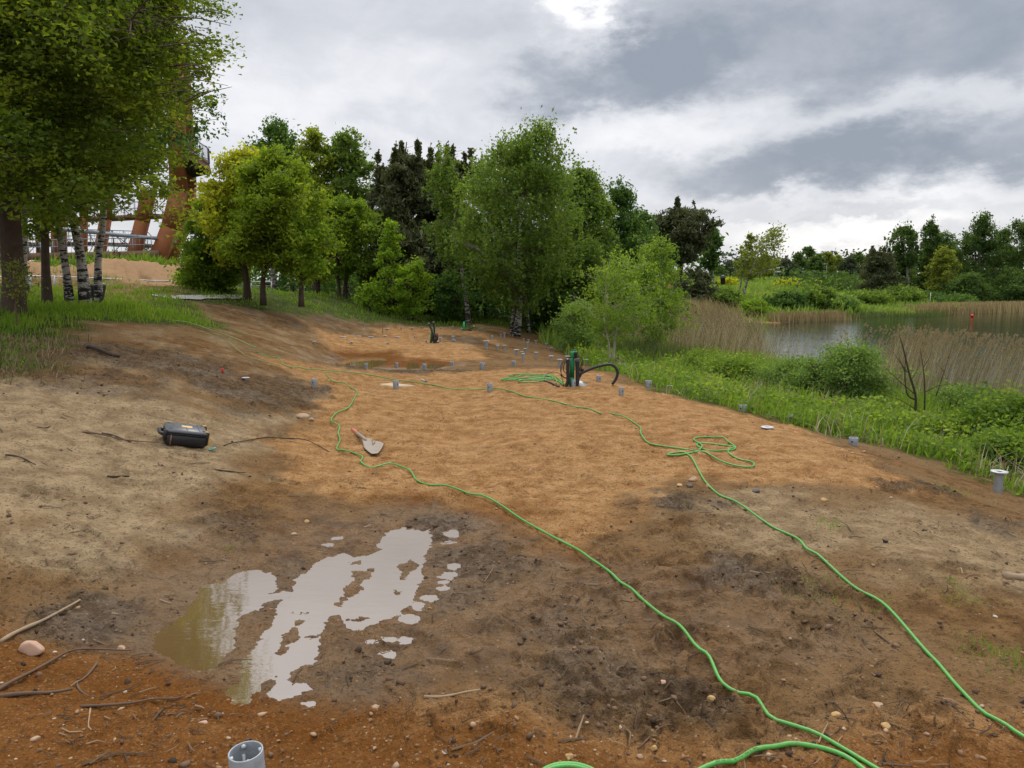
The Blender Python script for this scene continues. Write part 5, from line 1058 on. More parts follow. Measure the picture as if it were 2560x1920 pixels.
# ------------------------------------------------------------------ observation tower of rusty steel
def tower():
    Yt = 60.0; o = np.array(atY(300, 700, Yt)); root = empty('observation_tower', o, label='tall rust coloured observation tower with leaning legs and ring walkways behind the left trees', cat='tower')
    q = lambda a, b, y=Yt: np.array(atY(a, b, y)) - o
    legs = [([(322, 690, 60), (356, 553, 60), (372, 480, 60)], .92), ([(378, 690, 59), (425, 570, 59), (447, 480, 59.5), (436, 120, 60)], 1.1), ([(404, 690, 61), (462, 555, 61), (472, 470, 61), (452, 120, 61)], 1.0),
            ([(240, 690, 61), (264, 548, 61), (272, 430, 61)], .75), ([(207, 690, 63), (211, 540, 63), (213, 430, 63)], .5), ([(141, 690, 61), (139, 530, 61), (136, 430, 61)], .6), ([(60, 690, 60), (52, 530, 60), (44, 430, 60)], .7), ([(162, 690, 68), (158, 540, 68)], .45), ([(0, 690, 62), (-6, 530, 62), (-12, 430, 62)], .7), ([(100, 690, 67), (97, 540, 67)], .45)]
    for L, w_ in legs:
        mb = MB(); p = [q(*a) for a in L]
        for i in range(len(p) - 1): mb.bar(p[i], p[i + 1] + (p[i + 1] - p[i]) * .01, w_, w_ * .6 + .01 * i, up=(0, 1, 0))
        mb.build('leg', M['corten'], root)
    def deck(nm, ptsA, thick, m='timber', wdt=1.6, rail=True):
        mb = MB(); p = [q(*a) for a in ptsA]
        for i in range(len(p) - 1): mb.bar(p[i], p[i + 1], wdt, thick + .005 * (i % 2))
        d = mb.build(nm, M[m], root)
        if rail:
            rb = MB()
            for i in range(len(p) - 1):
                a, b = p[i], p[i + 1]; L = np.linalg.norm(b - a); k = max(2, int(L / .9))
                off = np.array([0, -wdt / 2, 0])
                for hgt in (1.15, .65): rb.bar(a + off + [0, 0, hgt], b + off + [0, 0, hgt], .06)
                for t in range(k + 1): c = a + (b - a) * t / k + off; rb.bar(c, c + [0, 0, 1.15], .05)
                for t in range(k * 4): c = a + (b - a) * (t + .5) / (k * 4) + off; rb.bar(c, c + [0, 0, 1.1], .015)
            rb.build('railing', M['grey_steel'], d)
        return d
    deck('walkway', [(-80, 640, 58), (60, 642, 57.5), (180, 640, 57), (300, 637, 57.5), (392, 634, 59)], .45)
    deck('walkway', [(-80, 545, 58), (40, 530, 57.5), (150, 525, 57)], .5)
    deck('walkway', [(-60, 612, 66), (80, 612, 67), (240, 610, 67), (380, 615, 66)], .3)
    deck('walkway', [(120, 548, 66), (250, 548, 66), (400, 540, 65)], .3)
    pr = MB()
    for a, b in (((217, 579, 58), (345, 592, 58)), ((345, 592, 58), (408, 597, 59)), ((408, 597, 59), (440, 606, 59.5)), ((0, 560, 58), (217, 579, 58))): pr.tube([q(*a), q(*b)], .14, 8)
    pr.build('ring_pipe', M['grey_steel'], root, True)
    rod = MB()
    xs = [0, 52, 137, 210, 262, 350, 440]
    for i in range(len(xs) - 1):
        for (u0, u1) in ((560, 655), (470, 565)):
            rod.tube([q(xs[i], u0, 61), q(xs[i + 1], u1, 61)], .03, 4); rod.tube([q(xs[i], u1, 61), q(xs[i + 1], u0, 61)], .03, 4)
    for a, b in (((245, 560, 60), (440, 690, 60)), ((440, 580, 60), (250, 690, 60)), ((150, 655, 60), (240, 700, 60)), ((240, 655, 60), (150, 700, 60)), ((455, 520, 60), (520, 620, 60.5))): rod.tube([q(*a), q(*b)], .03, 4)
    rod.build('tension_rod', M['dark_steel'], root)
    # upper lookout
    Y0 = 60; P8 = [(395, 372, 61), (455, 380, 59.5), (490, 386, 59), (524, 410, 60), (520, 402, 64), (470, 378, 66)]
    top = [q(*a) for a in P8]; bot = [p * [1, 1, 1] - [0, 0, .5] for p in top]
    V = np.array(top + bot); n = len(top); mb = MB(); mb.add(V, [(i, (i + 1) % n, n + (i + 1) % n, n + i) for i in range(n)], G=[list(range(n)), list(range(n, 2 * n))[::-1]])
    d = mb.build('lookout_deck', M['timber'], root)
    und = MB(); hub = q(484, 436, 60.5); 
    for p in bot[1:5]: und.bar(p, hub, .28, .4)
    c0 = np.array([hub, q(455, 425, 60)]); und.add(np.array([bot[1], bot[2], bot[3], q(487, 440, 60.2), q(455, 428, 60)]) + [0, .25, -.05], Q=[(0, 1, 3, 4)], T=[(1, 2, 3)])
    und.build('bracket', M['dark_steel'], root)
    rb = MB()
    for i in range(n - 1):
        a, b = top[i], top[i + 1]; L = np.linalg.norm(b - a); k = max(2, int(L / .8))
        for hgt in (1.1, .12): rb.bar(a + [0, 0, hgt], b + [0, 0, hgt], .05)
        for t in range(k + 1): c = a + (b - a) * t / k; rb.bar(c, c + [0, 0, 1.12], .05)
        for t in range(k * 5): c = a + (b - a) * t / (k * 5); rb.bar(c, c + [0, 0, 1.08], .012)
    rb.build('railing', M['grey_steel'], d)
    MB().bar(q(478, 452, 60.5), q(500, 432, 60.5), .08).build('strut', M['grey_steel'], root)
    for k, yy in enumerate((250, 300, 345)):
        MB().bar(q(330, yy + 10, 61), q(470, yy, 60.5), 1.2, .35).build('walkway', M['timber'], root)
tower()

# ------------------------------------------------------------------ house with red roof, ochre building
def house():
    Yh = 75; o = np.array(atY(838, 712, Yh)); root = empty('house', o, label='house with a red tiled roof and rusty timber wall seen between the tree trunks', cat='house')
    q = lambda a, b, y=Yh: np.array(atY(a, b, y)) - o
    a, b = q(790, 712), q(910, 712); zt = q(800, 672)[2]; w_ = b[0] - a[0]; cx = (a[0] + b[0]) / 2
    MB().box((cx, 3, (zt + a[2] - 1.0) / 2), (w_, 6, zt - a[2] + 1.0)).build('wall', M['wood_wall'], root)
    mb = MB(); zr_ = q(800, 658)[2]; mb.add([(a[0] - .5, -.6, zt), (b[0] + .5, -.6, zt), (b[0] + .5, 3, zr_ + .6), (a[0] - .5, 3, zr_ + .6), (b[0] + .5, 6.6, zt), (a[0] - .5, 6.6, zt)], [(0, 1, 2, 3), (3, 2, 4, 5)], T=[(0, 3, 5), (1, 4, 2)])
    rf = mb.build('roof', M['roof_tile'], root)
    MB().bar((a[0] - .5, -.62, zt), (b[0] + .5, -.62, zt), .12, .16).build('gutter', M['pale_wall'], root)
    for px in (812, 826, 840, 856, 872, 888):
        p = q(px, 703); MB().box((p[0], -.06, p[2] + .2), (.32, .1, .95)).build('window', M['glass'], root)
        MB().box((p[0] + .28, -.08, p[2] + .1), (.16, .14, 1.2)).build('post', M['pale_wall'], root)
    e = q(829, 687, Yh - .3)
    mb = MB()
    for dx, dz, rr in ((0, .15, .36), (-.3, .0, .26), (.3, .0, .27), (-.15, .35, .24), (.2, .38, .22)):
        mb.add([(e[0] + dx + rr * math.cos(t), -.2 - dx * .01, e[2] + dz + rr * math.sin(t) * .8) for t in np.linspace(0, 6.28, 13)[:-1]] + [(e[0] + dx + rr * math.cos(t), -.16 - dx * .01, e[2] + dz + rr * math.sin(t) * .8) for t in np.linspace(0, 6.28, 13)[:-1]], [(i, (i + 1) % 12, 12 + (i + 1) % 12, 12 + i) for i in range(12)], G=[list(range(12))[::-1], list(range(12, 24))])
    mb.box((e[0], -.2, e[2] - .35), (.12, .05, .4)); mb.build('tree_emblem', M['bright_green'], root)
house()
def shed():
    Yh = 95; o = np.array(atY(1712, 715, Yh)); root = empty('timber_building', o, label='ochre timber building half hidden behind the low dark pine thicket', cat='building')
    q = lambda a, b, y=Yh: np.array(atY(a, b, y)) - o
    a, b = q(1672, 715), q(1745, 715); zt = q(1700, 683)[2]; w_ = b[0] - a[0]; cx = (a[0] + b[0]) / 2
    MB().box((cx, 2, (zt + a[2] - 2) / 2), (w_, 4, zt - a[2] + 2)).build('wall', M['ochre_wall'], root)
    MB().box((cx, 2, zt + .15), (w_ + .8, 4.8, .25)).build('roof', M['pale_wall'], root)
    for k in range(5):
        x = a[0] + w_ * (k + .5) / 5; MB().box((x, -.05, zt - .9), (.35, .08, .9)).build('window', M['glass'], root)
shed()

# ------------------------------------------------------------------ fence and bin on the left
def fence():
    pts = [(-60, 697, 19), (20, 692, 20), (75, 690, 21), (135, 691, 21.6), (205, 694, 22.4), (275, 697, 23.2), (337, 699, 24.2), (387, 702, 25.2), (450, 703, 26.2)]
    P = [np.array(atY(*p)) for p in pts]; o = P[0].copy(); o[2] = H(P[0][0:1], P[0][1:2])[0]; root = empty('site_fence', o, label='thin wire fence with pale posts and one top rail in front of the sand heaps', cat='fence')
    for i, p in enumerate(P):
        g = float(H(p[0:1], p[1:2])[0]); MB().tube([np.array([p[0], p[1], g - .1]) - o, p - o + [0, 0, .03]], .028, 8).build('post', M['galv_top'], root)
    mb = MB(); mb.tube([p - o for p in P], .018, 6); mb.build('top_rail', M['galv_top'], root)
fence()
def bin_():
    b = P_(237, 748); b = (b[0], 16.4, float(H(np.array([atY(238, 740, 16.4)[0]]), np.array([16.4]))[0])); x = atY(236, 740, 16.4)[0]; z1 = atY(236, 713, 16.4)[2]; b = (x, 16.4, b[2])
    root = empty('waste_bin', b, label='black waste bin with a pale lid between the two birch trunks', cat='bin'); h = z1 - b[2]
    mb = MB(); V = [(-.11, -.14, 0), (.11, -.14, 0), (.11, .14, 0), (-.11, .14, 0), (-.17, -.19, h), (.17, -.19, h), (.17, .19, h), (-.17, .19, h)]
    mb.add(V, [(0, 3, 2, 1), (4, 5, 6, 7), (0, 1, 5, 4), (1, 2, 6, 5), (2, 3, 7, 6), (3, 0, 4, 7)]); mb.build('body', M['black_plastic'], root)
    MB().box((-.03, 0, h + .03), (.34, .40, .04), bev=.01).build('lid', M['pale_wall'], root)
bin_()
def gate_frame():
    q = lambda a, b: np.array(atY(a, b, 26)); o = q(655, 735); root = empty('pipe_goal', o, label='white tubular frame holding a dark board behind the maple trunks', cat='sign')
    L, Rr = q(628, 705), q(678, 704)
    for p, bp in ((L, q(628, 735)), (Rr, q(679, 732))): MB().tube([bp - o, p - o], .022, 8).build('post', M['white_plastic'], root)
    MB().tube([L - o, Rr - o], .022, 8).build('top_rail', M['white_plastic'], root); MB().tube([q(628, 715) - o, q(678, 714) - o], .012, 6).build('lower_rail', M['white_plastic'], root)
    MB().bar(q(664, 709.5) - o, q(676, 709.5) - o, .03, .08).build('board', M['dark_steel'], root)
gate_frame()

# ------------------------------------------------------------------ car park
def vehicle(name, lab, cat, px, top, Yv, L, hgt, w_, m, prof_, win, face=0, wheelr=.33):
    p = atY(px, top, Yv); root = empty(name, (p[0], Yv, p[2] - hgt), face, label=lab, cat=cat, group='vehicles in the car park' if cat in ('car', 'van') else None)
    n = len(prof_); bd_ = MB(); V = [(x * L / 2, -w_ / 2, z * hgt) for x, z in prof_] + [(x * L / 2 , w_ / 2, z * hgt) for x, z in prof_]
    bd_.add(V, [(i, (i + 1) % n, n + (i + 1) % n, n + i) for i in range(n)], G=[list(range(n))[::-1], list(range(n, 2 * n))]); bd_.build('body', M[m], root)
    for poly in win:
        for s in (-1, 1):
            k = len(poly); Vw = [(x * L / 2, s * (w_ / 2 - .01), z * hgt) for x, z in poly] + [(x * L / 2, s * (w_ / 2 + .012), z * hgt) for x, z in poly]
            MB().add(Vw, [(i, (i + 1) % k, k + (i + 1) % k, k + i) for i in range(k)], G=[list(range(k))[::-1], list(range(k, 2 * k))]).build('side_window', M['glass'], root)
    for sx_ in (-.62, .62):
        for s in (-1, 1):
            mb = MB(); mb.tube([(sx_ * L / 2, s * (w_ / 2 - .18), wheelr), (sx_ * L / 2, s * (w_ / 2 + .015), wheelr)], wheelr, 14); mb.build('wheel', M['tyre'], root)
    return root
carp = [(-1, .18), (-.98, .50), (-.55, .62), (-.30, .97), (.30, 1), (.72, .68), (.98, .60), (1, .2), (.6, .14), (-.6, .14)]
carw = [[(-.50, .64), (-.28, .92), (-.02, .94), (-.02, .64)], [(.03, .64), (.03, .94), (.27, .94), (.58, .66)]]
vanp = [(-1, .16), (-.99, .42), (-.78, .50), (-.55, .93), (-.45, .98), (.96, 1), (1, .9), (1, .16), (.6, .12), (-.6, .12)]
vanw = [[(-.70, .54), (-.52, .88), (-.36, .88), (-.36, .54)], [(-.30, .54), (-.30, .88), (.15, .88), (.15, .54)], [(.22, .54), (.22, .88), (.82, .88), (.82, .54)]]
vehicle('parked_van', 'dark blue van parked behind the yellow gorse', 'van', 1957, 692, 196, 5.2, 1.98, 1.9, 'car_dark', vanp, vanw)
vehicle('parked_car', 'silver car nearest the dark blue van', 'car', 2020, 697.5, 192, 4.2, 1.45, 1.75, 'car_silver', carp, carw)
vehicle('parked_car', 'silver car in the middle of the three beyond the van', 'car', 2048, 695, 194, 4.3, 1.5, 1.75, 'car_silver', carp, carw, R(180))
vehicle('parked_car', 'silver car farthest from the van, only its roof above the meadow', 'car', 2082, 696.5, 192, 4.4, 1.45, 1.75, 'car_silver', carp, carw)
vehicle('parked_car', 'white car parked left of the dark blue van', 'car', 1903, 697, 205, 4.0, 1.5, 1.75, 'car_white', carp, carw)
vehicle('parked_car', 'dark red car between the white car and the van', 'car', 1915, 698, 207, 4.0, 1.45, 1.75, 'car_red', carp, carw)
def lamp(px, top, Yl, lab, dbl=False):
    g = atY(px, 702, Yl); z0 = float(H(np.array([g[0]]), np.array([Yl]), False)[0]); root = empty('street_lamp', (g[0], Yl, z0), label=lab, cat='street lamp', group='lamps in the car park'); h = atY(px, top, Yl)[2] - z0
    MB().tube([(0, 0, -.1), (0, 0, h)], [.09, .06], 6).build('pole', M['grey_steel'], root)
    MB().box((-.45 if not dbl else 0, 0, h + .03), (1.2 if not dbl else 2.2, .3, .12)).build('lamp_head', M['galv_top'], root)
for px, tp, lab in ((2065, 660, 'tallest car park lamp with its arm to the left'), (2011, 680, 'short car park lamp between two silver cars'), (1957, 668, 'car park lamp rising above the dark van'), (1895, 682, 'short car park lamp left of the white car')):
    lamp(px, tp, 205, lab)
def canopy_sign(px, top, Yl, w_, lab):
    g = atY(px, 702, Yl); z0 = float(H(np.array([g[0]]), np.array([Yl]), False)[0]); root = empty('sign_post', (g[0], Yl, z0), label=lab, cat='sign'); h = atY(px, top, Yl)[2] - z0
    MB().tube([(0, 0, -.1), (0, 0, h + .3)], .07, 6).build('pole', M['grey_steel'], root)
    for s, dz in ((-1, 0), (1, -.45), (1, .35)):
        MB().box((s * w_ * .52, 0, h + dz), (w_ * (1 if dz < .1 else .6), .06, .26)).build('board', M['white_plastic'], root)
canopy_sign(1935, 674, 160, 1.3, 'white direction boards on a post left of the parked van')
# shore things: bin, buoy
p = atY(1807, 706, 112); rt = empty('black_bin', (p[0], 112, p[2] - .3), label='black bin with rounded lid on the far bank beside the gorse', cat='bin')
MB().lathe([(.3, -.5), (.36, .9), (.40, .92)], 10).build('body', M['black_plastic'], rt); MB().lathe([(.42, .93), (.40, 1.15), (.25, 1.3), (0.01, 1.36)], 10).build('lid', M['black_plastic'], rt)
p = atZ(2430, 792.5, LAKE_Z); rt = empty('buoy', (p[0], p[1], LAKE_Z), label='round red buoy floating on the lake', cat='buoy')
MB().lathe([(.01, -.1)] + [(.13 * math.sin(t), .10 - .13 * math.cos(t)) for t in np.linspace(.3, 2.9, 9)] + [(.005, .232)], 14).build('float', M['red_paint'], rt, True)
p = atY(2327, 729, 80); rt = empty('marker_post', (p[0], 80, p[2] - .9), label='thin white marker post in front of the wood across the lake', cat='post')
MB().tube([(0, 0, -.8), (0, 0, .8)], .03, 6).build('pole', M['white_plastic'], rt)

# ------------------------------------------------------------------ ground screw piles
def pile(kind, px, yt, yb, lab, wpx=None, Yw=None, tilt=0):
    """T open tube, F flanged, D flush disc. yt top, yb where it leaves the ground"""
    b = P_(px, yb) if Yw is None else (atY(px, yb, Yw)[0], Yw, atY(px, yb, Yw)[2])
    t = b[1]; top = atY(px, yt, b[1])[2]; h = max(.015, top - b[2]); sc = t / FPX
    if Yw is not None: g = float(H(np.array([b[0]]), np.array([Yw]))[0]); h += max(0, b[2] - g); b = (b[0], Yw, min(b[2], g))
    G = 'galvanised ground screw piles'
    root = empty('ground_screw', b, random.uniform(0, 6.28), label=lab, cat='pile', group=G)
    if tilt: root.rotation_euler = (tilt, tilt * .6, 0)
    if kind == 'T':
        R0 = (wpx * sc / 2) if wpx else .055; w_ = .005 + R0 * .06; n = 24
        mb = MB(); mb.lathe([(R0, -.12), (R0, h * .3), (R0 * 1.0, h - .002), (R0 - .001, h), (R0 - w_, h), (R0 - w_ - .001, h - .002), (R0 - w_, -.05), (.001, -.05)], n); mb.build('tube', M['galvanised'], root, True)
        for k in range(3):
            a = k * 2.09 + .4; zh = h - min(.055, h * .45)
            mb = MB(); c = np.array([math.cos(a), math.sin(a), 0]); mb.tube([c * (R0 - .002) + [0, 0, zh], c * (R0 + .0025) + [0, 0, zh]], .0095, 12); mb.build('bolt_hole', M['dark_steel'], root)
            mb = MB(); mb.tube([c * (R0 - w_ - .012) + [0, 0, zh], c * (R0 - w_ + .001) + [0, 0, zh]], .011, 6); mb.build('nut', M['galv_top'], root)
    else:
        R1 = (wpx * sc / 2) if wpx else .085; R0 = R1 * .50
        mb = MB(); th = .008
        ri = R1 * .32; ns = 24; a = np.arange(ns) * 2 * np.pi / ns; k8 = 1 / np.cos(((a + np.pi / 6) % (np.pi / 3)) - np.pi / 6) * .93
        ro = R1 * np.minimum(k8, 1.04); V = []
        for z, rr in ((h, ri), (h, ro), (h - th, ro), (h - th, ri)): V += [(q * math.cos(t), q * math.sin(t), z) for q, t in zip(np.broadcast_to(rr, ns), a)]
        mb.add(V, [(i * ns + j, i * ns + (j + 1) % ns, ((i + 1) % 4) * ns + (j + 1) % ns, ((i + 1) % 4) * ns + j) for i in range(4) for j in range(ns)]); mb.build('flange', M['galv_top'], root)
        if kind == 'F': MB().lathe([(R0, -.1), (R0, h - th)], 18).build('stem', M['galvanised'], root, True)
        else: MB().lathe([(R0, -.1), (R0, h - th - .001)], 12).build('stem', M['galvanised'], root, True)
    return root
PL = [
 ('T', 786, 947, 966, 'open grey tube at the left end of the sand platform, nearest the brown bank', 14), ('T', 990, 951, 971, 'open tube standing in front of the plywood board', 14), ('T', 1224, 958, 979, 'open tube between the plywood board and the green drill column, hose behind it', 14),
 ('T', 915, 908, 922, 'open tube at the left end of the back row, in front of the dark puddle', 9), ('T', 992, 906, 919, 'open tube second from the left in the back row by the dark puddle', 8), ('T', 1061, 909, 923, 'open tube third from the left in the back row, between two dark pools', 11),
 ('T', 1130, 904, 914, 'open tube fourth from the left in the back row', 10), ('T', 1206, 907, 923, 'wide open tube fifth from the left in the back row', 13), ('T', 1284, 902, 914, 'open tube at the right end of the back row', 11),
 ('T', 1434, 949, 967, 'open tube right in front of the green drill column', 11), ('T', 1497, 939, 953, 'square looking open tube under the black hose arch', 12), ('T', 1553, 968, 988, 'open tube on the sand just right of the black hose end', 12),
 ('T', 1621, 951, 970, 'open tube at the top of the sand edge beside the green weeds', 15), ('F', 1675, 964, 974, 'short flanged pile in the weeds right of the black hose arch', 14), ('T', 1832, 997, 1008, 'small dark open tube in the weeds behind the sand edge', 11),
 ('T', 1857, 1012, 1029, 'wide open tube on the sand edge left of the log', 21), ('T', 1977, 1037, 1053, 'open tube on the sand edge behind the flush disc', 16), ('D', 1918, 1067, 1070, 'white round flange lying flush on the sand near the right edge', 34),
 ('T', 2133, 1094, 1112, 'wide open tube half sunk in the sand edge left of the nettles', 23), ('F', 2494, 1178, 1232, 'tallest flanged pile, nearest the camera, beside the nettles', 42), ('D', 614, 945, 948, 'flat round flange lying on the brown bank left of the sand platform', 20),
 ('F', 786, 853, 859, 'low flanged pile at the far left of the second sand platform', 10), ('F', 879, 853, 859, 'low flanged pile second from the left on the second platform', 10), ('F', 970, 855, 861, 'low flanged pile third from the left on the second platform', 8),
 ('D', 858, 842, 844, 'flush disc at the left of the row behind the second platform', 16), ('D', 896, 840, 842, 'flush disc second in the row behind the second platform', 13), ('D', 927, 842, 844, 'flush disc third in the row behind the second platform', 15), ('D', 963, 839, 841, 'flush disc fourth in the row behind the second platform', 11),
 ('D', 993, 842, 844, 'flush disc fifth in the row behind the second platform', 14), ('F', 1037, 840, 845, 'tiny pile standing right of the row of flush discs', 6), ('D', 968, 821, 823, 'flush disc at the left end of the third platform', 13), ('F', 1003, 818, 823, 'tiny flanged pile on the far edge, left of the others', 6),
 ('F', 1030, 819, 826, 'tiny flanged pile second from the left on the far edge', 8), ('F', 1054, 817, 821, 'tiny flanged pile third from the left on the far edge', 7), ('T', 1065.6, 850.5, 857, 'thin tube just left of the black hose bundle', 4),
 ('F', 1100.5, 843, 853.5, 'flanged pile just right of the black hose bundle', 9), ('D', 1090, 853, 855.5, 'flush disc at the foot of the black hose bundle', 15), ('F', 1133, 840, 852, 'flanged pile on the brown bank behind the second platform', 10), ('D', 1134, 850, 853, 'flush disc at the foot of the pile on the brown bank', 13),
 ('F', 1216, 852, 873, 'tall thick flanged pile on the slope left of the largest birch', 15), ('D', 1165, 870.5, 872.5, 'flush grey disc on the right of the second platform', 9), ('T', 1230, 838, 849, 'thin tube on the brown bank left of the largest birch', 4),
 ('F', 1261, 832, 844, 'flanged pile behind the left trunk of the largest birch', 7), ('F', 1252, 835, 842, 'short flanged pile left of the one behind the birch trunk', 7), ('F', 1132, 816, 824, 'flanged pile on the crest left of the bright green tube', 7), ('F', 1102, 818, 822, 'small flanged pile on the crest above the black hose bundle', 8),
 ('F', 1154.5, 820.5, 826, 'flanged pile right against the bright green tube', 8), ('F', 1203, 820, 827, 'flanged pile on the crest right of the bright green tube', 10), ('F', 1244, 864, 876, 'left one of a pair of flanged piles below the birch', 9), ('F', 1243, 860.5, 868, 'pile just behind the left one of the pair below the birch', 9),
 ('F', 1261.5, 863, 880, 'right one of the pair of flanged piles below the birch', 10), ('F', 1291, 874, 888, 'wide flanged pile third right of the pair below the birch', 14), ('F', 1309, 847, 858, 'pale flanged pile at the foot of the birch slope, left', 7), ('F', 1321.5, 848.5, 856, 'flanged pile right of the pale one at the foot of the birch slope', 6),
 ('F', 1319.5, 855, 873, 'tall thin pile in front of the two at the foot of the birch slope', 8), ('F', 1339.5, 851, 861, 'flanged pile beside the pale board offcut', 9), ('F', 1365.5, 858, 870, 'flanged pile right of the pale board offcut', 8), ('F', 1378.5, 868.5, 875, 'short pile at the edge of the weeds right of the board offcut', 8),
 ('T', 1397, 857.5, 869, 'open tube with a twin, farther right near the thicket', 6), ('T', 1401.5, 861.5, 870.5, 'lower twin of the open tubes near the thicket', 6), ('F', 1313.5, 871, 884, 'thin flanged pile in the middle of the brown flat', 10), ('F', 1305, 879, 889, 'short pile half hidden behind the tall slim one', 9),
 ('F', 1307.5, 884, 904, 'tall slim flanged pile in the middle of the brown flat', 10), ('F', 1340, 880.5, 897, 'flanged pile beside a white stone on the brown flat', 11), ('F', 1377.5, 889.5, 904, 'flanged pile right of the one beside the white stone', 13), ('F', 1399, 898, 919, 'tall flanged pile left of the green drill column', 14),
 ('F', 1419, 890, 898, 'wide flange showing just behind the green drill column', 15), ('F', 1464.5, 898.5, 914, 'thick flanged pile right behind the drill column', 14), ('F', 1504, 900, 913, 'flanged pile behind the top of the hose arch', 13), ('F', 1548, 908, 922, 'flanged pile at the foot of the bent birch', 11),
 ('T', 1561.5, 908, 925, 'bare thin tube right of the bent birch', 6), ('D', 1612, 916, 918.5, 'flush disc in the weeds right of the bent birch', 11)]
for k_, px, yt, yb, lab, w_ in PL: pile(k_, px, yt, yb, lab, w_)
b = atZ(622, 1935, 0); g = float(H(np.array([b[0]]), np.array([b[1]]))[0])
Yn = 2.27; zt_ = atY(622, 1873, Yn)[2]; nb_ = (atY(622, 1873, Yn)[0], Yn, float(H(np.array([atY(622, 1873, Yn)[0]]), np.array([Yn]))[0]))
def near_tube():
    h = zt_ - nb_[2]; root = empty('ground_screw', nb_, R(20), label='large open tube in the foreground cut by the bottom of the view', cat='pile', group='galvanised ground screw piles'); R0 = .0535; w_ = .0045
    root.rotation_euler = (R(2), R(-3), R(20))
    MB().lathe([(R0, -.15), (R0, 0), (R0, h - .001), (R0 - .0008, h), (R0 - w_, h), (R0 - w_ - .0005, h - .0015), (R0 - w_, .02), (R0 - w_, -.08), (.001, -.08)], 48).build('tube', M['galvanised'], root, True)
    for k in range(4):
        a = R(-20 - 22 + 90 * k - 40); c = np.array([math.cos(a), math.sin(a), 0]); zh = h - .045
        MB().tube([c * (R0 - .001) + [0, 0, zh], c * (R0 + .0012) + [0, 0, zh]], .0072, 20).build('bolt_hole', M['dark_steel'], root)
        MB().tube([c * (R0 - w_ - .010) + [0, 0, h - .012], c * (R0 - w_ + .0005) + [0, 0, h - .012]], .0085, 6).build('nut', M['galv_top'], root)
    MB().box((-(R0 - w_ - .004) * .2, (R0 - w_ - .002) * .97, h * .35), (.012, .004, h * .9)).build('weld_seam', M['galv_top'], root)
near_tube()

# ------------------------------------------------------------------ hoses
def ground_line(px, k=8, lift=0., sub=.02):
    P = np.array([P_(a, b)[:2] for a, b in px]); s = spl(np.c_[P, np.zeros(len(P))], k)
    # even out, drop on the ground and let it bridge the hollows
    L = np.r_[0, np.cumsum(np.hypot(*np.diff(s[:, :2], axis=0).T))]; n = max(8, int(L[-1] / (.03 if L[-1] < 9 else .04))); t = np.linspace(0, L[-1], n)
    s = np.c_[np.interp(t, L, s[:, 0]), np.interp(t, L, s[:, 1]), np.zeros(n)]
    z = H(s[:, 0], s[:, 1]); w_ = max(1, min(7, n // 6)); zm_ = np.array([z[max(0, i - w_):i + w_ + 1].max() for i in range(n)]); k_ = np.hanning(2 * w_ + 3)[1:-1]; k_ /= k_.sum()
    zs = np.convolve(np.pad(zm_, w_, 'edge'), k_, 'valid'); z = np.maximum(zs - .004, z - .003); z = np.convolve(np.pad(z, 2, 'edge'), np.ones(5) / 5, 'valid')
    return np.c_[s[:, :2], z + lift]
def hose(name, lab, px, r0, m='green_hose', k=8, group='green hoses on the sand', sink=0.4, n=8, cat='hose', parent=None):
    s = ground_line(px, k, r0 * (1 - sink)); o = s[0].copy()
    mb = MB(); mb.tube(s - o, r0, n); ob = mb.build(name, M[m], parent, True); ob.location = o
    if parent is None: tag(ob, lab, cat, group)
    return ob, s
HA = [(640, 880), (671, 897), (700, 906), (729, 922), (758, 928), (801, 931), (845, 935), (920, 945), (989, 952), (1076, 964), (1128, 973), (1205, 977), (1232, 976), (1279, 983), (1309, 992), (1370, 1001), (1414, 1013), (1442, 1019), (1468, 1023), (1503, 1037)]
HB = [(1525, 1034), (1552, 1045), (1584, 1057), (1601, 1071), (1602, 1090), (1622, 1109), (1660, 1119), (1703, 1124), (1732, 1127), (1761, 1132), (1775, 1142), (1798, 1159), (1836, 1168), (1872, 1171), (1886, 1166), (1876, 1157), (1848, 1150), (1824, 1136), (1821, 1126), (1836, 1120), (1807, 1115), (1780, 1111), (1755, 1109), (1742, 1112), (1749, 1121), (1775, 1127), (1807, 1129), (1830, 1127), (1838, 1120),
      (1819, 1104), (1807, 1098), (1775, 1095.5), (1743, 1095.5), (1734, 1100), (1741, 1107), (1755, 1118), (1743, 1129), (1720, 1137), (1691, 1141), (1667, 1139), (1671, 1134), (1703, 1132), (1717, 1137), (1732, 1155), (1749, 1182), (1766, 1211), (1798, 1239), (1840, 1260), (1905, 1302), (1938, 1323), (1993, 1359), (2017, 1380), (2048, 1397), (2133, 1468), (2198, 1517), (2247, 1565), (2312, 1631), (2344, 1660), (2377, 1699), (2410, 1738), (2458, 1784), (2507, 1819), (2560, 1852), (2680, 1925)]
HC = [(816, 938), (827, 951), (842, 958), (862, 963), (879, 973), (892, 981), (884, 1000), (871, 1023), (845, 1033), (832, 1046), (829, 1059), (849, 1072), (845, 1084), (850, 1104), (842, 1126), (862, 1132), (905, 1145), (902, 1158), (920, 1168), (943, 1168), (966, 1164), (989, 1168), (1024, 1181), (1041, 1201), (1073, 1213), (1114, 1220), (1174, 1239), (1204, 1244), (1250, 1268), (1310, 1310), (1370, 1345), (1441, 1380), (1480, 1408), (1525, 1434), (1551, 1456), (1578, 1481), (1607, 1502), (1656, 1549), (1698, 1588), (1740, 1631), (1770, 1666),
      (1802, 1701), (1844, 1730), (1887, 1762), (1924, 1796), (1970, 1818), (2035, 1842), (2094, 1868), (2133, 1891), (2178, 1917), (2235, 1950)]
hose('green_hose', 'green hose passing the plywood board and dipping under the sand', HA, .008, k=6)
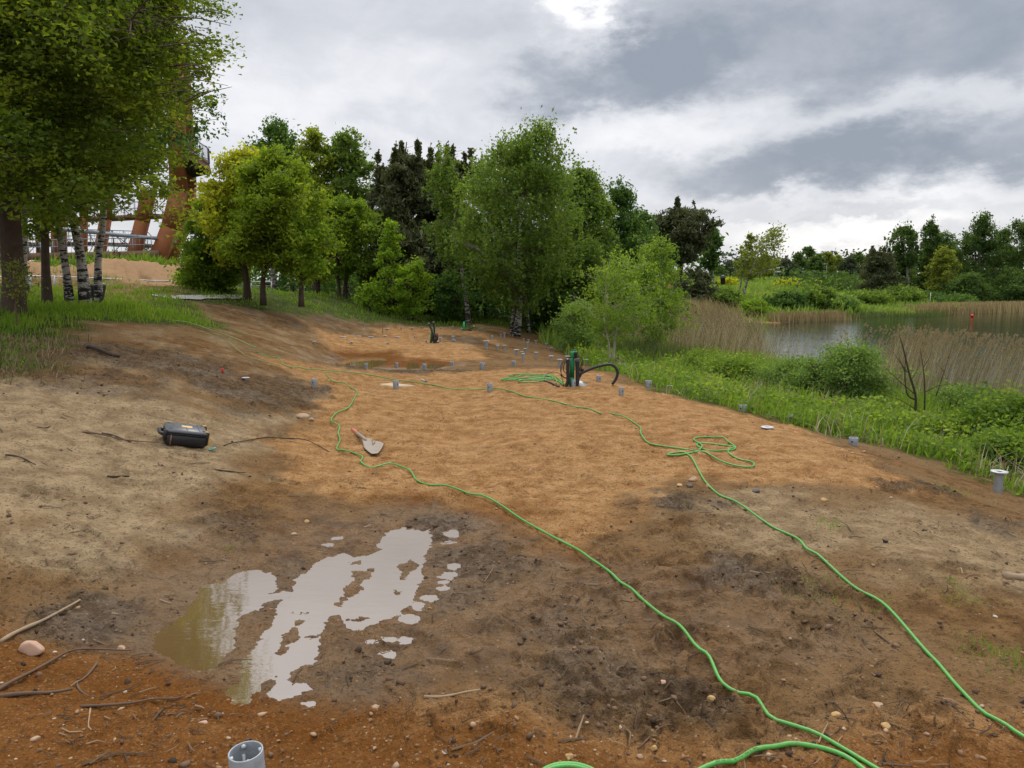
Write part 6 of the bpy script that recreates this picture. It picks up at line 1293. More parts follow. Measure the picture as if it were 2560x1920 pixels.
hose('green_hose', 'green hose with loose loops that runs to the lower right corner', HB, .0079, k=8)
hose('green_hose', 'green hose winding past the shovel blade and down the middle of the foreground', HC, .0076, k=8)
h3, s3 = hose('green_hose', 'green hose arching along the bottom edge with small black print on it', [(1690, 1965), (1740, 1935), (1792, 1918), (1840, 1903), (1889, 1884), (1938, 1870.5), (1977, 1866.5), (2022, 1870), (2074, 1881), (2117, 1897), (2149, 1918), (2185, 1950)], .0088, k=10, n=12)
# the small black print, unreadable at this size
pr = MB(); L_ = np.r_[0, np.cumsum(np.linalg.norm(np.diff(s3, axis=0), axis=1))]; rr2 = random.Random(4)
a0 = np.argmin(np.abs(s3[:, 0] - atZ(1795, 1915, 0)[0])); a1 = np.argmin(np.abs(s3[:, 0] - atZ(1885, 1884, 0)[0])); t = L_[a0]
while t < L_[a1]:
    if rr2.random() > .22:
        c = np.array([np.interp(t, L_, s3[:, k]) for k in range(3)]); c2 = np.array([np.interp(t + .004, L_, s3[:, k]) for k in range(3)]); d = (c2 - c) / np.linalg.norm(c2 - c); sd = np.cross(d, [0, 0, 1]); sd /= np.linalg.norm(sd); u = np.cross(sd, d)
        nrm_ = unit(np.array([-sd * .35 + u]))[0] if sd[1] > 0 else unit(np.array([sd * .35 + u]))[0]; q = c + nrm_ * .0091; e = np.cross(nrm_, d); hh_ = rr2.uniform(.0016, .0030)
        pr.bar(q - e * hh_ + d * rr2.uniform(-.0008, .0008), q + e * hh_, .0011, .0003, up=nrm_)
        if rr2.random() > .5: pr.bar(q, q + d * .0022, .0009, .0003, up=nrm_)
    t += rr2.uniform(.0032, .0048)
po = pr.build('printed_mark', M['black_plastic'], h3); po.matrix_parent_inverse.identity(); po.location = -np.array(h3.location)
def coil(px, py, rx_px, n, lab):
    c = atZ(px, py, 0); e = atZ(px + rx_px, py, 0); R1 = abs(e[0] - c[0]); r = np.random.default_rng(3); s = []
    for t in np.linspace(0, 2 * np.pi * n, 40 * n):
        R_ = R1 * (1 - .028 * (t / 6.28)); s.append((c[0] + R_ * math.cos(t), c[1] + R_ * math.sin(t) * .95, 0.0))
    s = np.array(s); s[:, 2] = float(H(np.array([c[0]]), np.array([c[1]]))[0]) + .035 + .012 * np.sin(np.linspace(0, 9, len(s)))
    o = s[0].copy(); mb = MB(); mb.tube(s - o, .0088, 10); ob = mb.build('green_hose', M['green_hose'], None, True); ob.location = o; tag(ob, lab, 'hose', 'green hoses on the sand')
coil(1428, 1993, 90, 3, 'coiled green hose peeping in at the bottom edge')
# loose bundle beside the drill column
r = np.random.default_rng(12); pts = []
base = [(1253, 952), (1300, 948), (1350, 950), (1400, 942), (1440, 950), (1478, 985 - 20), (1440, 944), (1380, 937), (1320, 940), (1278, 945), (1285, 938), (1330, 937), (1375, 939), (1381, 946), (1300, 957), (1300, 950), (1370, 948), (1406, 955), (1412, 966)]
base = [(1408, 966), (1398, 955), (1375, 948), (1330, 950), (1280, 954), (1254, 952), (1270, 948.5), (1330, 948), (1368, 947), (1381, 942), (1372, 938.5), (1330, 938), (1305, 941), (1290, 945), (1276, 943), (1279, 939.5), (1310, 937.5), (1350, 937.5), (1380, 943), (1375, 950), (1340, 956), (1305, 958), (1297, 955), (1315, 950.5), (1350, 951), (1385, 952), (1402, 960), (1409, 966)]
hose('green_hose', 'heap of tangled green hose left of the green drill column', base, .009, k=6, sink=0)
hose('green_hose', 'second strand of green hose over the tangled heap', [(1412, 966), (1404, 955), (1384, 946), (1340, 945), (1290, 951), (1262, 954), (1258, 951), (1300, 952), (1345, 947), (1370, 944), (1390, 950), (1390, 962)], .009, 'green_hose', k=6, sink=-.6)
hose('black_cable', 'short black cable ends lying in front of the tangled green heap', [(1360, 953), (1375, 958), (1392, 966), (1398, 968)], .014, 'black_rubber', group=None, cat='cable', k=5)
hose('dirty_hose', 'dirty pale green cord trailing down the left bank to the sand', [(430, 803), (470, 812), (520, 828), (560, 846), (600, 862), (640, 880)], .011, 'dirty_hose', group=None, cat='cord', k=6)
hose('dirty_hose', 'second thin dirty cord just below the first on the left bank', [(489, 828), (530, 846), (580, 868), (640, 900), (700, 925)], .006, 'dirty_hose', group=None, cat='cord', k=6)

# ------------------------------------------------------------------ green drill column with hoses
def tubeobj(nm, pts, r0, m, root, n=10, k=6, ribs=False):
    s = spl(pts, k); rr = np.full(len(s), r0)
    if ribs: s = spl(pts, 26); rr = r0 * (1 + .07 * (np.arange(len(s)) % 2))
    return MB().tube(s, rr, n).build(nm, M[m], root, True)
def drill():
    b = P_(1428, 965); Yb = b[1]; b = np.array([b[0], Yb, b[2]]); g = empty('drill_column', b, label='green standing column wrapped in black hoses with a black hose arch to its right', cat='machine')
    q = lambda a, c, dy=0: np.array(atY(a, c, Yb + dy)) - b; sc = Yb / FPX
    x0, zt, zb = q(1433, 876)[0], q(1433, 878)[2], -.1
    Rr = 6.2 * sc
    MB().tube([q(1428, 972), q(1430, 942.5)], Rr, 18).build('lower_tube', M['green_plastic'], g, True); MB().tube([q(1430, 942), q(1431, 893)], Rr * .98, 18).build('upper_tube', M['green_plastic'], g, True)
    MB().tube([q(1430, 942.8), q(1430, 941.6)], Rr * 1.03, 18).build('joint_ring', M['black_rubber'], g, True)
    MB().tube([q(1433, 894), q(1433.5, 888), q(1434, 884), q(1434, 877)], [Rr * .9, Rr, Rr * 1.3, Rr * 1.35], 18).build('head', M['bright_green'], g, True)
    MB().tube([q(1434, 876.8), q(1434, 875)], Rr * 1.12, 18).build('cap', M['black_rubber'], g, True)
    MB().tube([q(1438, 884, -.05), q(1440, 883.5, -.12)], Rr * .75, 14).build('outlet', M['black_rubber'], g, True); 
    MB().box(q(1439, 890, -.05), (8.5 * sc, .08, 11 * sc), bev=.01).build('coupling', M['black_plastic'], g)
    tubeobj('hose', [q(1420, 898, -.04), q(1419.5, 925, -.05), q(1420, 950, -.05), q(1416, 968, -.05)], 4.2 * sc, 'black_rubber', g, ribs=True)
    MB().tube([q(1419.5, 899, -.04), q(1419.5, 896, -.04)], 4.3 * sc, 12).build('hose_cap', M['galv_top'], g, True)
    tubeobj('hose', [q(1443, 900, -.02), q(1444, 925, -.03), q(1443.5, 950, -.03), q(1441, 967, -.03)], 5.2 * sc, 'black_rubber', g, ribs=True)
    MB().box(q(1444, 900, -.11), (10 * sc, .02, 9 * sc), bev=.005).build('grey_sleeve', M['grey_plastic'], g)
    tubeobj('hose', [q(1441, 962, .03), q(1445, 948, .03), q(1452, 935, .03), q(1457, 922, .03)], 3.6 * sc, 'black_rubber', g, ribs=True)
    tubeobj('arch_hose', [q(1442, 960), q(1449, 938), q(1462, 929), q(1485, 919), q(1510, 912.5), q(1528, 911.5), q(1540, 920), q(1544, 932), q(1541, 945), q(1535, 955), q(1530, 961)], 3.4 * sc, 'black_rubber', g, ribs=True, n=12)
    tubeobj('cable', [q(1418, 945, -.05), q(1408, 941, -.05), q(1402, 930, -.06), q(1402, 915, -.05), q(1408, 903, -.04), q(1420, 894, -.05), q(1432, 893, -.12), q(1436, 896, -.12)], .9 * sc, 'black_rubber', g)
    tubeobj('cable', [q(1419, 947, -.05), q(1410, 944, -.05), q(1403, 937, -.06), q(1404, 920, -.05), q(1410, 905, -.04), q(1424, 895, -.06), q(1436, 892, -.12)], .8 * sc, 'black_rubber', g)
    tubeobj('cable', [q(1418, 934, -.05), q(1411, 930, -.05), q(1408, 920, -.05), q(1412, 908, -.05), q(1420, 900, -.06)], 1.1 * sc, 'black_rubber', g)
    tubeobj('cable', [q(1440, 888, -.05), q(1450, 892, -.04), q(1456, 902, -.03), q(1455, 916, -.03), q(1450, 928, -.03)], 1.0 * sc, 'black_rubber', g)
    tubeobj('cable', [q(1442, 890, -.08), q(1449, 896, -.06), q(1453, 908, -.05), q(1450, 922, -.04), q(1446, 932, -.04)], 1.0 * sc, 'black_rubber', g)
    tubeobj('cable', [q(1360, 952, -.3), q(1365, 938, -.1), q(1380, 930, -.05), q(1398, 934, -.05), q(1406, 948, -.05), q(1409, 967, -.05)], .7 * sc, 'black_rubber', g)
drill()
p = P_(1449, 965); o = MB(); v = np.array([(-.10, 0, -.01), (.07, -.02, -.01), (.14, .03, .03), (.05, .08, .06), (-.06, .1, .09), (-.09, .05, .06), (0, .04, .035), (.1, .07, .01)])
o.add(v, [(0, 1, 6, 5), (1, 2, 7, 6), (5, 6, 3, 4), (6, 7, 2, 3)]); ob = o.build('plastic_bag', M['white_plastic']); ob.location = p; tag(ob, 'crumpled white bag at the foot of the green drill column', 'bag')
mo = ob.modifiers.new('thick', 'SOLIDIFY'); mo.thickness = .006
def bundle():
    b = P_(1081, 857); Yb = b[1]; b = np.array(b); g = empty('hose_bundle', b, label='black hoses with pale ends standing round a leaning green tube on the second platform', cat='machine')
    q = lambda a, c, dy=0: np.array(atY(a, c, Yb + dy)) - b; sc = Yb / FPX
    MB().tube([q(1077, 860), q(1079, 840), q(1081, 820)], 2.9 * sc, 14).build('tube', M['green_plastic'], g, True)
    tubeobj('hose', [q(1086, 856, -.1), q(1084, 842, -.1), q(1079, 825, -.08), q(1072, 809, -.05)], 2.1 * sc, 'black_rubber', g, ribs=True); MB().tube([q(1072, 809, -.05), q(1071.6, 807.6, -.05)], 2.1 * sc, 10).build('hose_cap', M['galv_top'], g)
    tubeobj('hose', [q(1084, 850, .05), q(1086, 832, .05), q(1085, 818, .05), q(1083.5, 806, .05)], 2.0 * sc, 'black_rubber', g, ribs=True); MB().tube([q(1083.5, 806, .05), q(1083.4, 804.5, .05)], 2.0 * sc, 10).build('hose_cap', M['galv_top'], g)
    for k, (cx, cyy, rx, ry) in enumerate([(1086, 845, 6, 11), (1088, 846, 5, 10), (1085, 847, 4, 9), (1092, 843, 3, 9)]):
        s = [q(cx + rx * math.cos(t), cyy + ry * math.sin(t), -.14 - .02 * k) for t in np.linspace(0, 6.28, 17)[:-1]]; MB().tube(s, 1.1 * sc, 6, closed=True).build('cable_loop', M['black_rubber'], g, True)
    MB().tube([q(1080, 858, -.15), q(1088, 857.5, -.2), q(1097, 856, -.15)], 1.3 * sc, 8).build('coupling', M['black_plastic'], g, True)
bundle()
def far_drill():
    b = np.array(P_(1160, 827)); Yb = b[1]; g = empty('green_tube', b, label='bright green upright tube on the crest of the farthest platform', cat='machine'); q = lambda a, c, dy=0: np.array(atY(a, c, Yb + dy)) - b; sc = Yb / FPX
    MB().tube([q(1160, 829), q(1160, 804)], 2.4 * sc, 14).build('tube', M['bright_green'], g, True); MB().tube([q(1160, 826), q(1160, 822)], 3.1 * sc, 14).build('collar', M['green_plastic'], g, True)
    b2 = np.array(P_(1176, 827)); g2 = empty('black_hose', b2, label='black hose lying propped up beside the bright green tube', cat='hose'); q2 = lambda a, c, dy=0: np.array(atY(a, c, b2[1] + dy)) - b2
    for L in ([(1162, 826), (1172, 824), (1180, 820), (1185, 815.5)], [(1162, 826.5), (1172, 826), (1180, 825.5)]): MB().tube([q2(*a) for a in L], 1.4 * sc, 8).build('hose', M['black_rubber'], g2, True)
    MB().tube([q2(1184, 816.5), q2(1185.5, 815)], 1.5 * sc, 8).build('hose_cap', M['white_plastic'], g2)
far_drill()

# ------------------------------------------------------------------ tool case
def case():
    b = np.array(P_(462, 1118)); e = 1e-1; n = np.array([-(H(np.array([b[0] + e]), np.array([b[1]]), False)[0] - H(np.array([b[0] - e]), np.array([b[1]]), False)[0]) / (2 * e), -(H(np.array([b[0]]), np.array([b[1] + e]), False)[0] - H(np.array([b[0]]), np.array([b[1] - e]), False)[0]) / (2 * e), 1]); n /= np.linalg.norm(n)
    g = empty('tool_case', b, label='black tool case with orange latches lying flat on the sandy bank', cat='tool case')
    zq = Vector((0, 0, 1)).rotation_difference(Vector(n)); zz = zq @ __import__('mathutils').Quaternion((0, 0, 1), R(28)); g.rotation_mode = 'QUATERNION'; g.rotation_quaternion = zz
    s = b[1] / FPX; Lx, Ly, h = 100 * s, 76 * s, 44 * s
    MB().box((0, Ly * .5, h * .36), (Lx, Ly, h * .70), bev=.018).build('base', M['black_plastic'], g)
    lid = MB().box((0, Ly * .5, h * .84), (Lx * 1.01, Ly * 1.01, h * .26), bev=.022).build('lid', M['grey_plastic'], g)
    MB().box((0, Ly * .5, h * .712), (Lx * 1.03, Ly * 1.03, h * .035), bev=.004).build('seam', M['black_rubber'], g)
    for dx in (-.30, 0, .30): MB().box((Lx * dx, Ly * .5, h * .975), (Lx * .035, Ly * .84, h * .05), bev=.004).build('rib', M['grey_plastic'], lid)
    MB().box((Lx * .02, Ly * .52, h * .985), (Lx * .26, Ly * .22, h * .035), bev=.003).build('badge', M['badge'], lid)
    for dx, dy in ((-.40, .14), (.40, .14), (-.40, .86), (.40, .86)): MB().tube([(Lx * dx, Ly * dy, h * .95), (Lx * dx, Ly * dy, h * .985)], h * .09, 12).build('foot', M['black_rubber'], lid)
    for yy in (.10, .90):
        lt = MB().box((Lx * .515, Ly * yy, h * .55), (h * .14, Ly * .12, h * .80), bev=.008).build('latch', M['black_rubber'], g)
        MB().box((Lx * .535, Ly * yy, h * .46), (h * .13, Ly * .075, h * .50), bev=.006).build('latch_plate', M['orange_plastic'], lt)
        MB().box((Lx * .47, Ly * yy, h * .975), (Lx * .09, Ly * .085, h * .05), bev=.006).build('latch_plate', M['orange_plastic'], lt)
    hp = spl([(-Lx * .5, Ly * .22, h * .55), (-Lx * .60, Ly * .25, h * .60), (-Lx * .62, Ly * .5, h * .60), (-Lx * .60, Ly * .75, h * .60), (-Lx * .5, Ly * .78, h * .55)], 5); MB().tube(hp, h * .11, 8).build('handle', M['black_rubber'], g, True)
    MB().box((-Lx * .50, Ly * .08, h * .62), (Lx * .10, Ly * .20, h * .66), bev=.012).build('hinge', M['black_plastic'], g)
    MB().box((-Lx * .36, -.002, h * .35), (.012, .008, h * .62)).build('strap', M['timber'], g)
case()
p = np.array(P_(531, 1128)); mb = MB(); s = p[1] / FPX
t = np.linspace(0, 9.2, 26); mb.tube(np.c_[np.cos(t) * (8.5 - .25 * t) * s, np.sin(t) * 6 * s, (2 + 2.2 * np.sin(t * 1.3)) * s], 1.9 * s, 6); ob = mb.build('teal_strap', M['teal'], None, True); ob.location = p + [0, 0, .012]; tag(ob, 'crumpled teal strap on the sand beside the tool case', 'strap')
# ------------------------------------------------------------------ shovel blade
def shovel():
    P = [atZ(a, b, .03) for a, b in zr(880, 1060, .05426, [(455, 640), (590, 610), (720, 650), (850, 670), (935, 700), (945, 790), (1020, 800), (1040, 770), (1200, 790), (1340, 830), (1400, 860), (1460, 900), (1400, 1050), (1300, 1220), (1200, 1330), (1050, 1360), (900, 1370), (760, 1270), (600, 1130), (540, 1040), (500, 850)])]
    o = np.array(atZ(930, 1115, 0)); o[2] = float(H(o[0:1], o[1:2])[0]); root = empty('shovel', o, label='worn shovel blade with a short reddish handle socket lying face up on the orange sand', cat='shovel')
    P = np.array(P) - [o[0], o[1], .03]; c = P.mean(0); n = len(P); mb = MB()
    rings = []
    for f, z in ((1, .026), (.8, .016), (.5, .010), (.2, .008)): rings.append(np.c_[(c + (P - c) * f)[:, :2], np.full(n, z) + .010 * (1 - f)])
    V = np.vstack(rings + [np.array([[c[0], c[1], .012]])]); Q = [(k * n + i, k * n + (i + 1) % n, (k + 1) * n + (i + 1) % n, (k + 1) * n + i) for k in range(3) for i in range(n)]; T_ = [(3 * n + i, 3 * n + (i + 1) % n, 4 * n) for i in range(n)]
    mb.add(V, Q, T=T_); bl = mb.build('blade', M['frosted'], root, True); md = bl.modifiers.new('thick', 'SOLIDIFY'); md.thickness = .003
    def q(a, b, z): p = np.array(atZ(a, b, z)); return p - [o[0], o[1], 0] - [0, 0, 0]
    zz_ = [.055, .045, .035, .022]; L = [(882, 1074), (894, 1085), (907, 1094), (914, 1101)]
    tp = [q(a, b, o[2] + z) - [0, 0, o[2]] for (a, b), z in zip(L, zz_)]
    MB().tube(tp[:2], [.022, .021], 12).build('grip', M['terracotta_plastic'], root, True); MB().tube(tp[1:], [.0205, .019, .014], 12).build('socket', M['frosted'], root, True)
    f0, f1 = (np.array(P[6]) * [1, 1, 0] + [0, 0, .022]), (c * [1, 1, 0] + [0, 0, .018]); MB().tube([f0, (f0 + f1) / 2 + [0, 0, .012], f1], [.016, .012, .004], 8).build('rib', M['frosted'], root, True)
shovel()
# ------------------------------------------------------------------ plywood board, marker, pegs
zb_ = float(P_(990, 966)[2]) + .012; P = [np.array(atZ(a, b, zb_)) for a, b in zr(*B1, [(772, 699), (965, 683), (1170, 705), (1040, 716), (1000, 712), (905, 730)])]
c = np.mean(P, 0); mb = MB(); z0 = max(p[2] for p in P) - c[2] + .004; poly = [(p[0] - c[0], p[1] - c[1]) for p in P]
mb.prism(poly[::-1], -.02, .004); ob = mb.build('plywood_board', M['plywood']); ob.location = c; tag(ob, 'pale plywood board lying on the sand behind an open tube', 'board')
a = np.array(P_(1053, 949)); b = np.array(P_(1067, 956)); root = empty('marker_pen', a, label='small pen with a white barrel and blue cap on the sand', cat='pen'); d = b - a
MB().tube([np.zeros(3) + [0, 0, .012], d * .7 + [0, 0, .012]], .009, 8).build('barrel', M['white_plastic'], root); MB().tube([d * .7 + [0, 0, .012], d + [0, 0, .012]], .012, 8).build('cap', M['blue_plastic'], root)
def stake(px, yt, yb, wpx, lab, topf, mtop, Yw=None, body='twig'):
    b = np.array(P_(px, yb)) if Yw is None else None
    if Yw: b = np.array(atY(px, yb, Yw)); b[2] = min(b[2], float(H(b[0:1], b[1:2])[0]))
    tp = np.array(atY(px, yt, b[1])); h = tp[2] - b[2]; r0 = wpx * b[1] / FPX / 2; root = empty('stake', b, label=lab, cat='stake', group=None)
    MB().box((0, 0, h * (1 - topf) / 2 - .03), (r0 * 1.2, r0 * 1.2, h * (1 - topf) + .06)).build('shaft', M[body], root); MB().box((0, 0, h * (1 - topf / 2)), (r0 * 2, r0 * 1.4, h * topf), bev=.003).build('top', M[mtop], root)
stake(2470, 1117, 1172, 10, 'stake with a bright red top beside the nettles', .24, 'red_paint', 8.9)
stake(557, 921, 932, 5, 'short red peg in the brown bank above the tool case', .85, 'red_paint')
stake(1575, 912, 921, 5, 'small orange and white peg in the weeds by the bent birch', .5, 'orange_paint', None, 'white_plastic')
stake(2028, 1015, 1064, 4, 'thin black stake standing in the weeds behind the sand edge', .1, 'black_plastic', 10.8, 'black_plastic')
stake(957, 818, 833, 2, 'thin brown stick standing at the left end of the farthest platform', .1, 'twig')
ob, _ = hose('red_rod', 'thin red rod lying on the sand above the loose hose loops', [(1715, 1075), (1745, 1079), (1780, 1083)], .004, 'red_paint', group=None, cat='rod')
# ------------------------------------------------------------------ logs, sticks, stones, tufts
def log(name, lab, cat, px, r0, m, r1=None, fork=None, k=4, n=7, rough=.12, group=None):
    s = ground_line(px, k, r0 * .6); rg = np.random.default_rng(int(abs(px[0][0]))); o = s[0].copy(); rr = np.linspace(r0, r1 or r0 * .5, len(s)) * (1 + rough * rg.normal(0, 1, len(s))); ob = MB().tube(s - o, np.abs(rr), n).build(name, M[m], None, True); ob.location = o; return tag(ob, lab, cat, group)
log('log', 'long mossy log lying in the weeds left of the black stake', 'log', [(1846, 984), (1880, 987), (1920, 993), (1960, 997), (2008, 1003)], .035, 'bark', .02)
log('log', 'short rotten log below the long mossy one', 'log', [(1945, 1018), (1965, 1022), (1986, 1026)], .035, 'bark', .03)
log('log', 'short log in the weeds right of the black hose arch', 'log', [(1712, 971), (1740, 976), (1765, 983)], .035, 'bark', .025)
log('log', 'pale grey log reaching in at the right edge', 'log', [(2510, 1444), (2540, 1447), (2580, 1452), (2640, 1458)], .022, 'pale_stick', .03)
log('log', 'brown root lying on the left bank above the grey sand', 'root', [(215, 868), (250, 880), (285, 890), (300, 895)], .03, 'bark', .02)
log('stick', 'pale stripped stick leaning across the stones at the left edge', 'stick', [(0, 1610 - 4), (60, 1580), (130, 1540), (200, 1502)], .010, 'pale_stick', .006)
log('stick', 'long curved stick crossing the orange sand at the lower left', 'stick', [(-20, 1735), (60, 1700), (130, 1660), (180, 1635), (250, 1630), (330, 1633)], .008, 'twig', .003)
log('stick', 'straight stick lying from the left edge on the orange sand', 'stick', [(-20, 1742), (60, 1740), (120, 1737), (182, 1733)], .009, 'twig', .006)
log('stick', 'kinked twig standing out of the sand below the straight stick', 'stick', [(245, 1662), (215, 1695), (193, 1706), (200, 1728), (222, 1742)], .005, 'twig', .004)
log('stick', 'bent stick between the near tube and the left edge', 'stick', [(200, 1765), (260, 1770), (330, 1764), (380, 1752), (440, 1750), (460, 1745)], .006, 'twig', .003)
log('stick', 'short thin twig hanging down from the bent stick', 'stick', [(226, 1770), (222, 1800), (222, 1820), (240, 1832)], .0035, 'pale_stick', .002)
log('stick', 'pale bowed stick below the big puddle', 'stick', [(1060, 1744), (1110, 1740), (1160, 1733), (1200, 1726)], .007, 'pale_stick', .006)
log('stick', 'dark twig curving from the grey mud onto the orange sand', 'stick', [(640, 1098), (700, 1102), (760, 1106), (800, 1118), (825, 1132)], .006, 'limb', .003)
log('stick', 'dark branch behind the tool case running right', 'stick', [(560, 1115), (610, 1106), (660, 1100), (700, 1102)], .006, 'limb', .003)
log('stick', 'short brown stick with a knob right of the tool case', 'stick', [(538, 1175), (560, 1179), (615, 1186)], .007, 'limb', .003)
log('stick', 'short dark stick on the pale sand below the tool case', 'stick', [(268, 1192), (295, 1193), (322, 1192)], .008, 'limb', .006)
log('stick', 'thin dark stick on the pale sand near the left edge', 'stick', [(14, 1137), (50, 1147), (90, 1168)], .008, 'limb', .003)
log('stick', 'forked twig on the pale sand above the thin dark stick', 'stick', [(92, 1068), (110, 1071), (127, 1065)], .006, 'limb', .003)
log('stick', 'long thin branch left of the tool case', 'stick', [(205, 1080), (260, 1092), (320, 1106), (400, 1114)], .007, 'twig', .003)
log('stick', 'dark branch lying close left of the tool case', 'stick', [(255, 1084), (290, 1090), (330, 1108)], .010, 'limb', .005)
log('stick', 'arched twig on the mud right of the middle hose', 'stick', [(1532, 1690), (1550, 1672), (1575, 1668), (1590, 1674)], .005, 'twig', .003)
log('stick', 'thin twig beside the pebbles at the bottom', 'stick', [(1595, 1880), (1620, 1850), (1650, 1830), (1680, 1822)], .004, 'twig', .002)
log('stick', 'dark twig between the two hoses on the right', 'stick', [(2185, 1580), (2210, 1600), (2237, 1622)], .005, 'twig', .003)
def rock(lab, px, yb, wpx, hr, m, seed, name='stone', sq=.75):
    r = np.random.default_rng(seed); b = np.array(P_(px, yb)); R0 = wpx * b[1] / FPX / 2; import bmesh
    bm = bmesh.new(); bmesh.ops.create_icosphere(bm, subdivisions=3, radius=1)
    for v in bm.verts:
        d = v.co.copy(); k = 1
        for _ in range(7):
            pass
        v.co = d
    V = np.array([v.co[:] for v in bm.verts]); Fc = np.array([[v.index for v in f.verts] for f in bm.faces]); bm.free()
    for _ in range(9):
        nn = unit(r.normal(size=(1, 3)))[0]; dd_ = V @ nn; lim = r.uniform(.55, .85); V -= np.maximum(dd_ - lim, 0)[:, None] * nn * .9
    V += .03 * np.stack([fbm(V[:, 0] * 2 + seed, V[:, 1] * 2 + V[:, 2], 1.5, 3)] * 3, 1)
    V = V * [R0, R0 * sq, R0 * hr]; ob = link(name, mesh_np(name, V, Fc, M[m], True)); ob.location = b + [0, 0, R0 * hr * .35]; return tag(ob, lab, 'stone', 'stones on the ground')
for i, a in enumerate([('large pinkish stone at the left edge between the sticks', 78, 1632, 68, .75, 'pink_stone'), ('flat brown stone right of the large pinkish one', 302, 1622, 28, .5, 'stone'), ('pale flat stone in the orange sand left of the near tube', 508, 1808, 26, .5, 'pink_stone'), ('long buried stone above the bent stick end', 88, 1850, 30, .5, 'stone'),
                       ('oval beige stone above the coiled hose', 1424, 1892, 27, .55, 'yellow_stone'), ('upright rounded stone at the bottom beside the twig', 1637, 1875, 22, .9, 'yellow_stone'), ('brown round stone left of the upright one', 1600, 1893, 20, .7, 'stone'), ('small brown pebble above the row of bottom stones', 1467, 1808, 13, .6, 'stone'),
                       ('small pebble right of the upright stone', 1661, 1905, 14, .6, 'stone'), ('flat pale chip of stone in the middle of the mud', 1660, 1708, 25, .5, 'pink_stone'), ('yellowish rock among dark mud clods right of the pale chip', 1778, 1752, 24, .9, 'yellow_stone'), ('smooth ochre stone left of the pale rock', 2090, 1789, 26, .6, 'yellow_stone'),
                       ('pale knobbly rock at the start of the orange sand', 2215, 1820, 32, .7, 'yellow_stone'), ('long grey white stone beside the dark twig end', 2195, 1767, 42, .4, 'stone'), ('small white stone right of the knobbly rock', 2317, 1834, 18, .6, 'pink_stone'), ('round stone partly under the right hose', 2455, 1768, 16, .6, 'stone'),
                       ('small round stone in front of the knobbly rock', 2110, 1823, 14, .7, 'stone'), ('brown stone above the bottom arching hose', 1974, 1842, 17, .6, 'stone'), ('second brown stone touching the first above the arching hose', 1989, 1848, 13, .7, 'stone'), ('bottom left stone of the pair above the hose print', 1912, 1868, 15, .6, 'stone'),
                       ('brown stone at the front edge of the sand platform on the right', 2060, 1253, 22, .6, 'yellow_stone'), ('dark grey stone at the front edge of the sand platform', 1890, 1230, 24, .5, 'dark_stone'), ('round grey stone in the pile by the hose', 1732, 1202, 24, .8, 'stone'), ('pale stone left of the round grey one', 1700, 1214, 18, .6, 'yellow_stone'),
                       ('small pale stone under the hose at the front edge', 1770, 1218, 15, .8, 'yellow_stone'), ('dark stone below the round grey one', 1722, 1216, 20, .5, 'dark_stone'), ('small white stone on the right slope of the platform', 2160, 1130, 9, .8, 'pink_stone'), ('small pale stone left of the white one on the slope', 2130, 1134, 11, .6, 'yellow_stone'),
                       ('brown clod of stone in the grey mud by the sand corner', 755, 1046, 40, .5, 'stone'), ('second smaller clod right of the brown one by the sand corner', 778, 1050, 18, .6, 'stone'), ('tan pebble on the mud above the big puddle', 768, 1306, 16, .7, 'yellow_stone'), ('flat pale stone above the big puddle', 735, 1338, 22, .4, 'stone')]): rock(*a, 300 + i)
def pebbles(name, lab, x, y, s, m, tone, r, flat=.6, kind='stuff'):
    import bmesh
    bm = bmesh.new(); bmesh.ops.create_icosphere(bm, subdivisions=1, radius=1); B = np.array([v.co[:] for v in bm.verts]); Fb = np.array([[v.index for v in f.verts] for f in bm.faces]); bm.free()
    n = len(x); nv = len(B); V = B[None] * (1 + .30 * r.normal(0, 1, (n, nv, 1))) * (s[:, None, None] * np.stack([r.uniform(.7, 1.3, n), r.uniform(.6, 1, n), np.full(n, flat) * r.uniform(.6, 1.2, n)], 1)[:, None])
    a = r.uniform(0, 6.28, n); ca, sa = np.cos(a)[:, None], np.sin(a)[:, None]; X_ = V[..., 0] * ca - V[..., 1] * sa; Y_ = V[..., 0] * sa + V[..., 1] * ca
    V = np.stack([X_ + x[:, None], Y_ + y[:, None], V[..., 2] + (H(x, y) + s * .12)[:, None]], -1).reshape(-1, 3)
    F = (Fb[None] + (np.arange(n) * nv)[:, None, None]).reshape(-1, 3)
    return tag(link(name, mesh_np(name, V, F, M[m], True, None, {'tone': np.repeat(np.clip(tone, 0, 1), len(Fb))})), lab, None, None, kind)
x, y, q, r = place(6000, 1.9, 13, -40, 40, 1, 51); orr, dk, gr, sand = zones(x, y)
k = (r.uniform(0, 1, len(x)) < .18 + .8 * orr) & (gr < .3) & (field(pud, isl, x, y) < .01); x, y, q = x[k], y[k], q[k]
pebbles('pebbles', 'small pebbles scattered over the sand', x, y, np.minimum(.002 + .0032 * r.exponential(1, len(x)), .018), 'pebble', r.uniform(0, 1, len(x)), r)
x, y, q, r = place(17000, 1.9, 12, -40, 40, 1, 52); orr, dk, gr, sand = zones(x, y); cl = fbm(x, y, 1.6, 3)
k = (r.uniform(0, 1, len(x)) < .06 + 1.0 * dk + .25 * sst(cl, .1, .5)) & (gr < .3) & (field(pud, isl, x, y) < .0) & ~((orr > .4) & (y > 5)); x, y, q = x[k], y[k], q[k]
pebbles('mud_clods', 'dark crumbly clods of mud', x, y, np.minimum(.0025 + .0042 * r.exponential(1, len(x)), .02), 'mud_clod', r.uniform(0, 1, len(x)), r, .8)
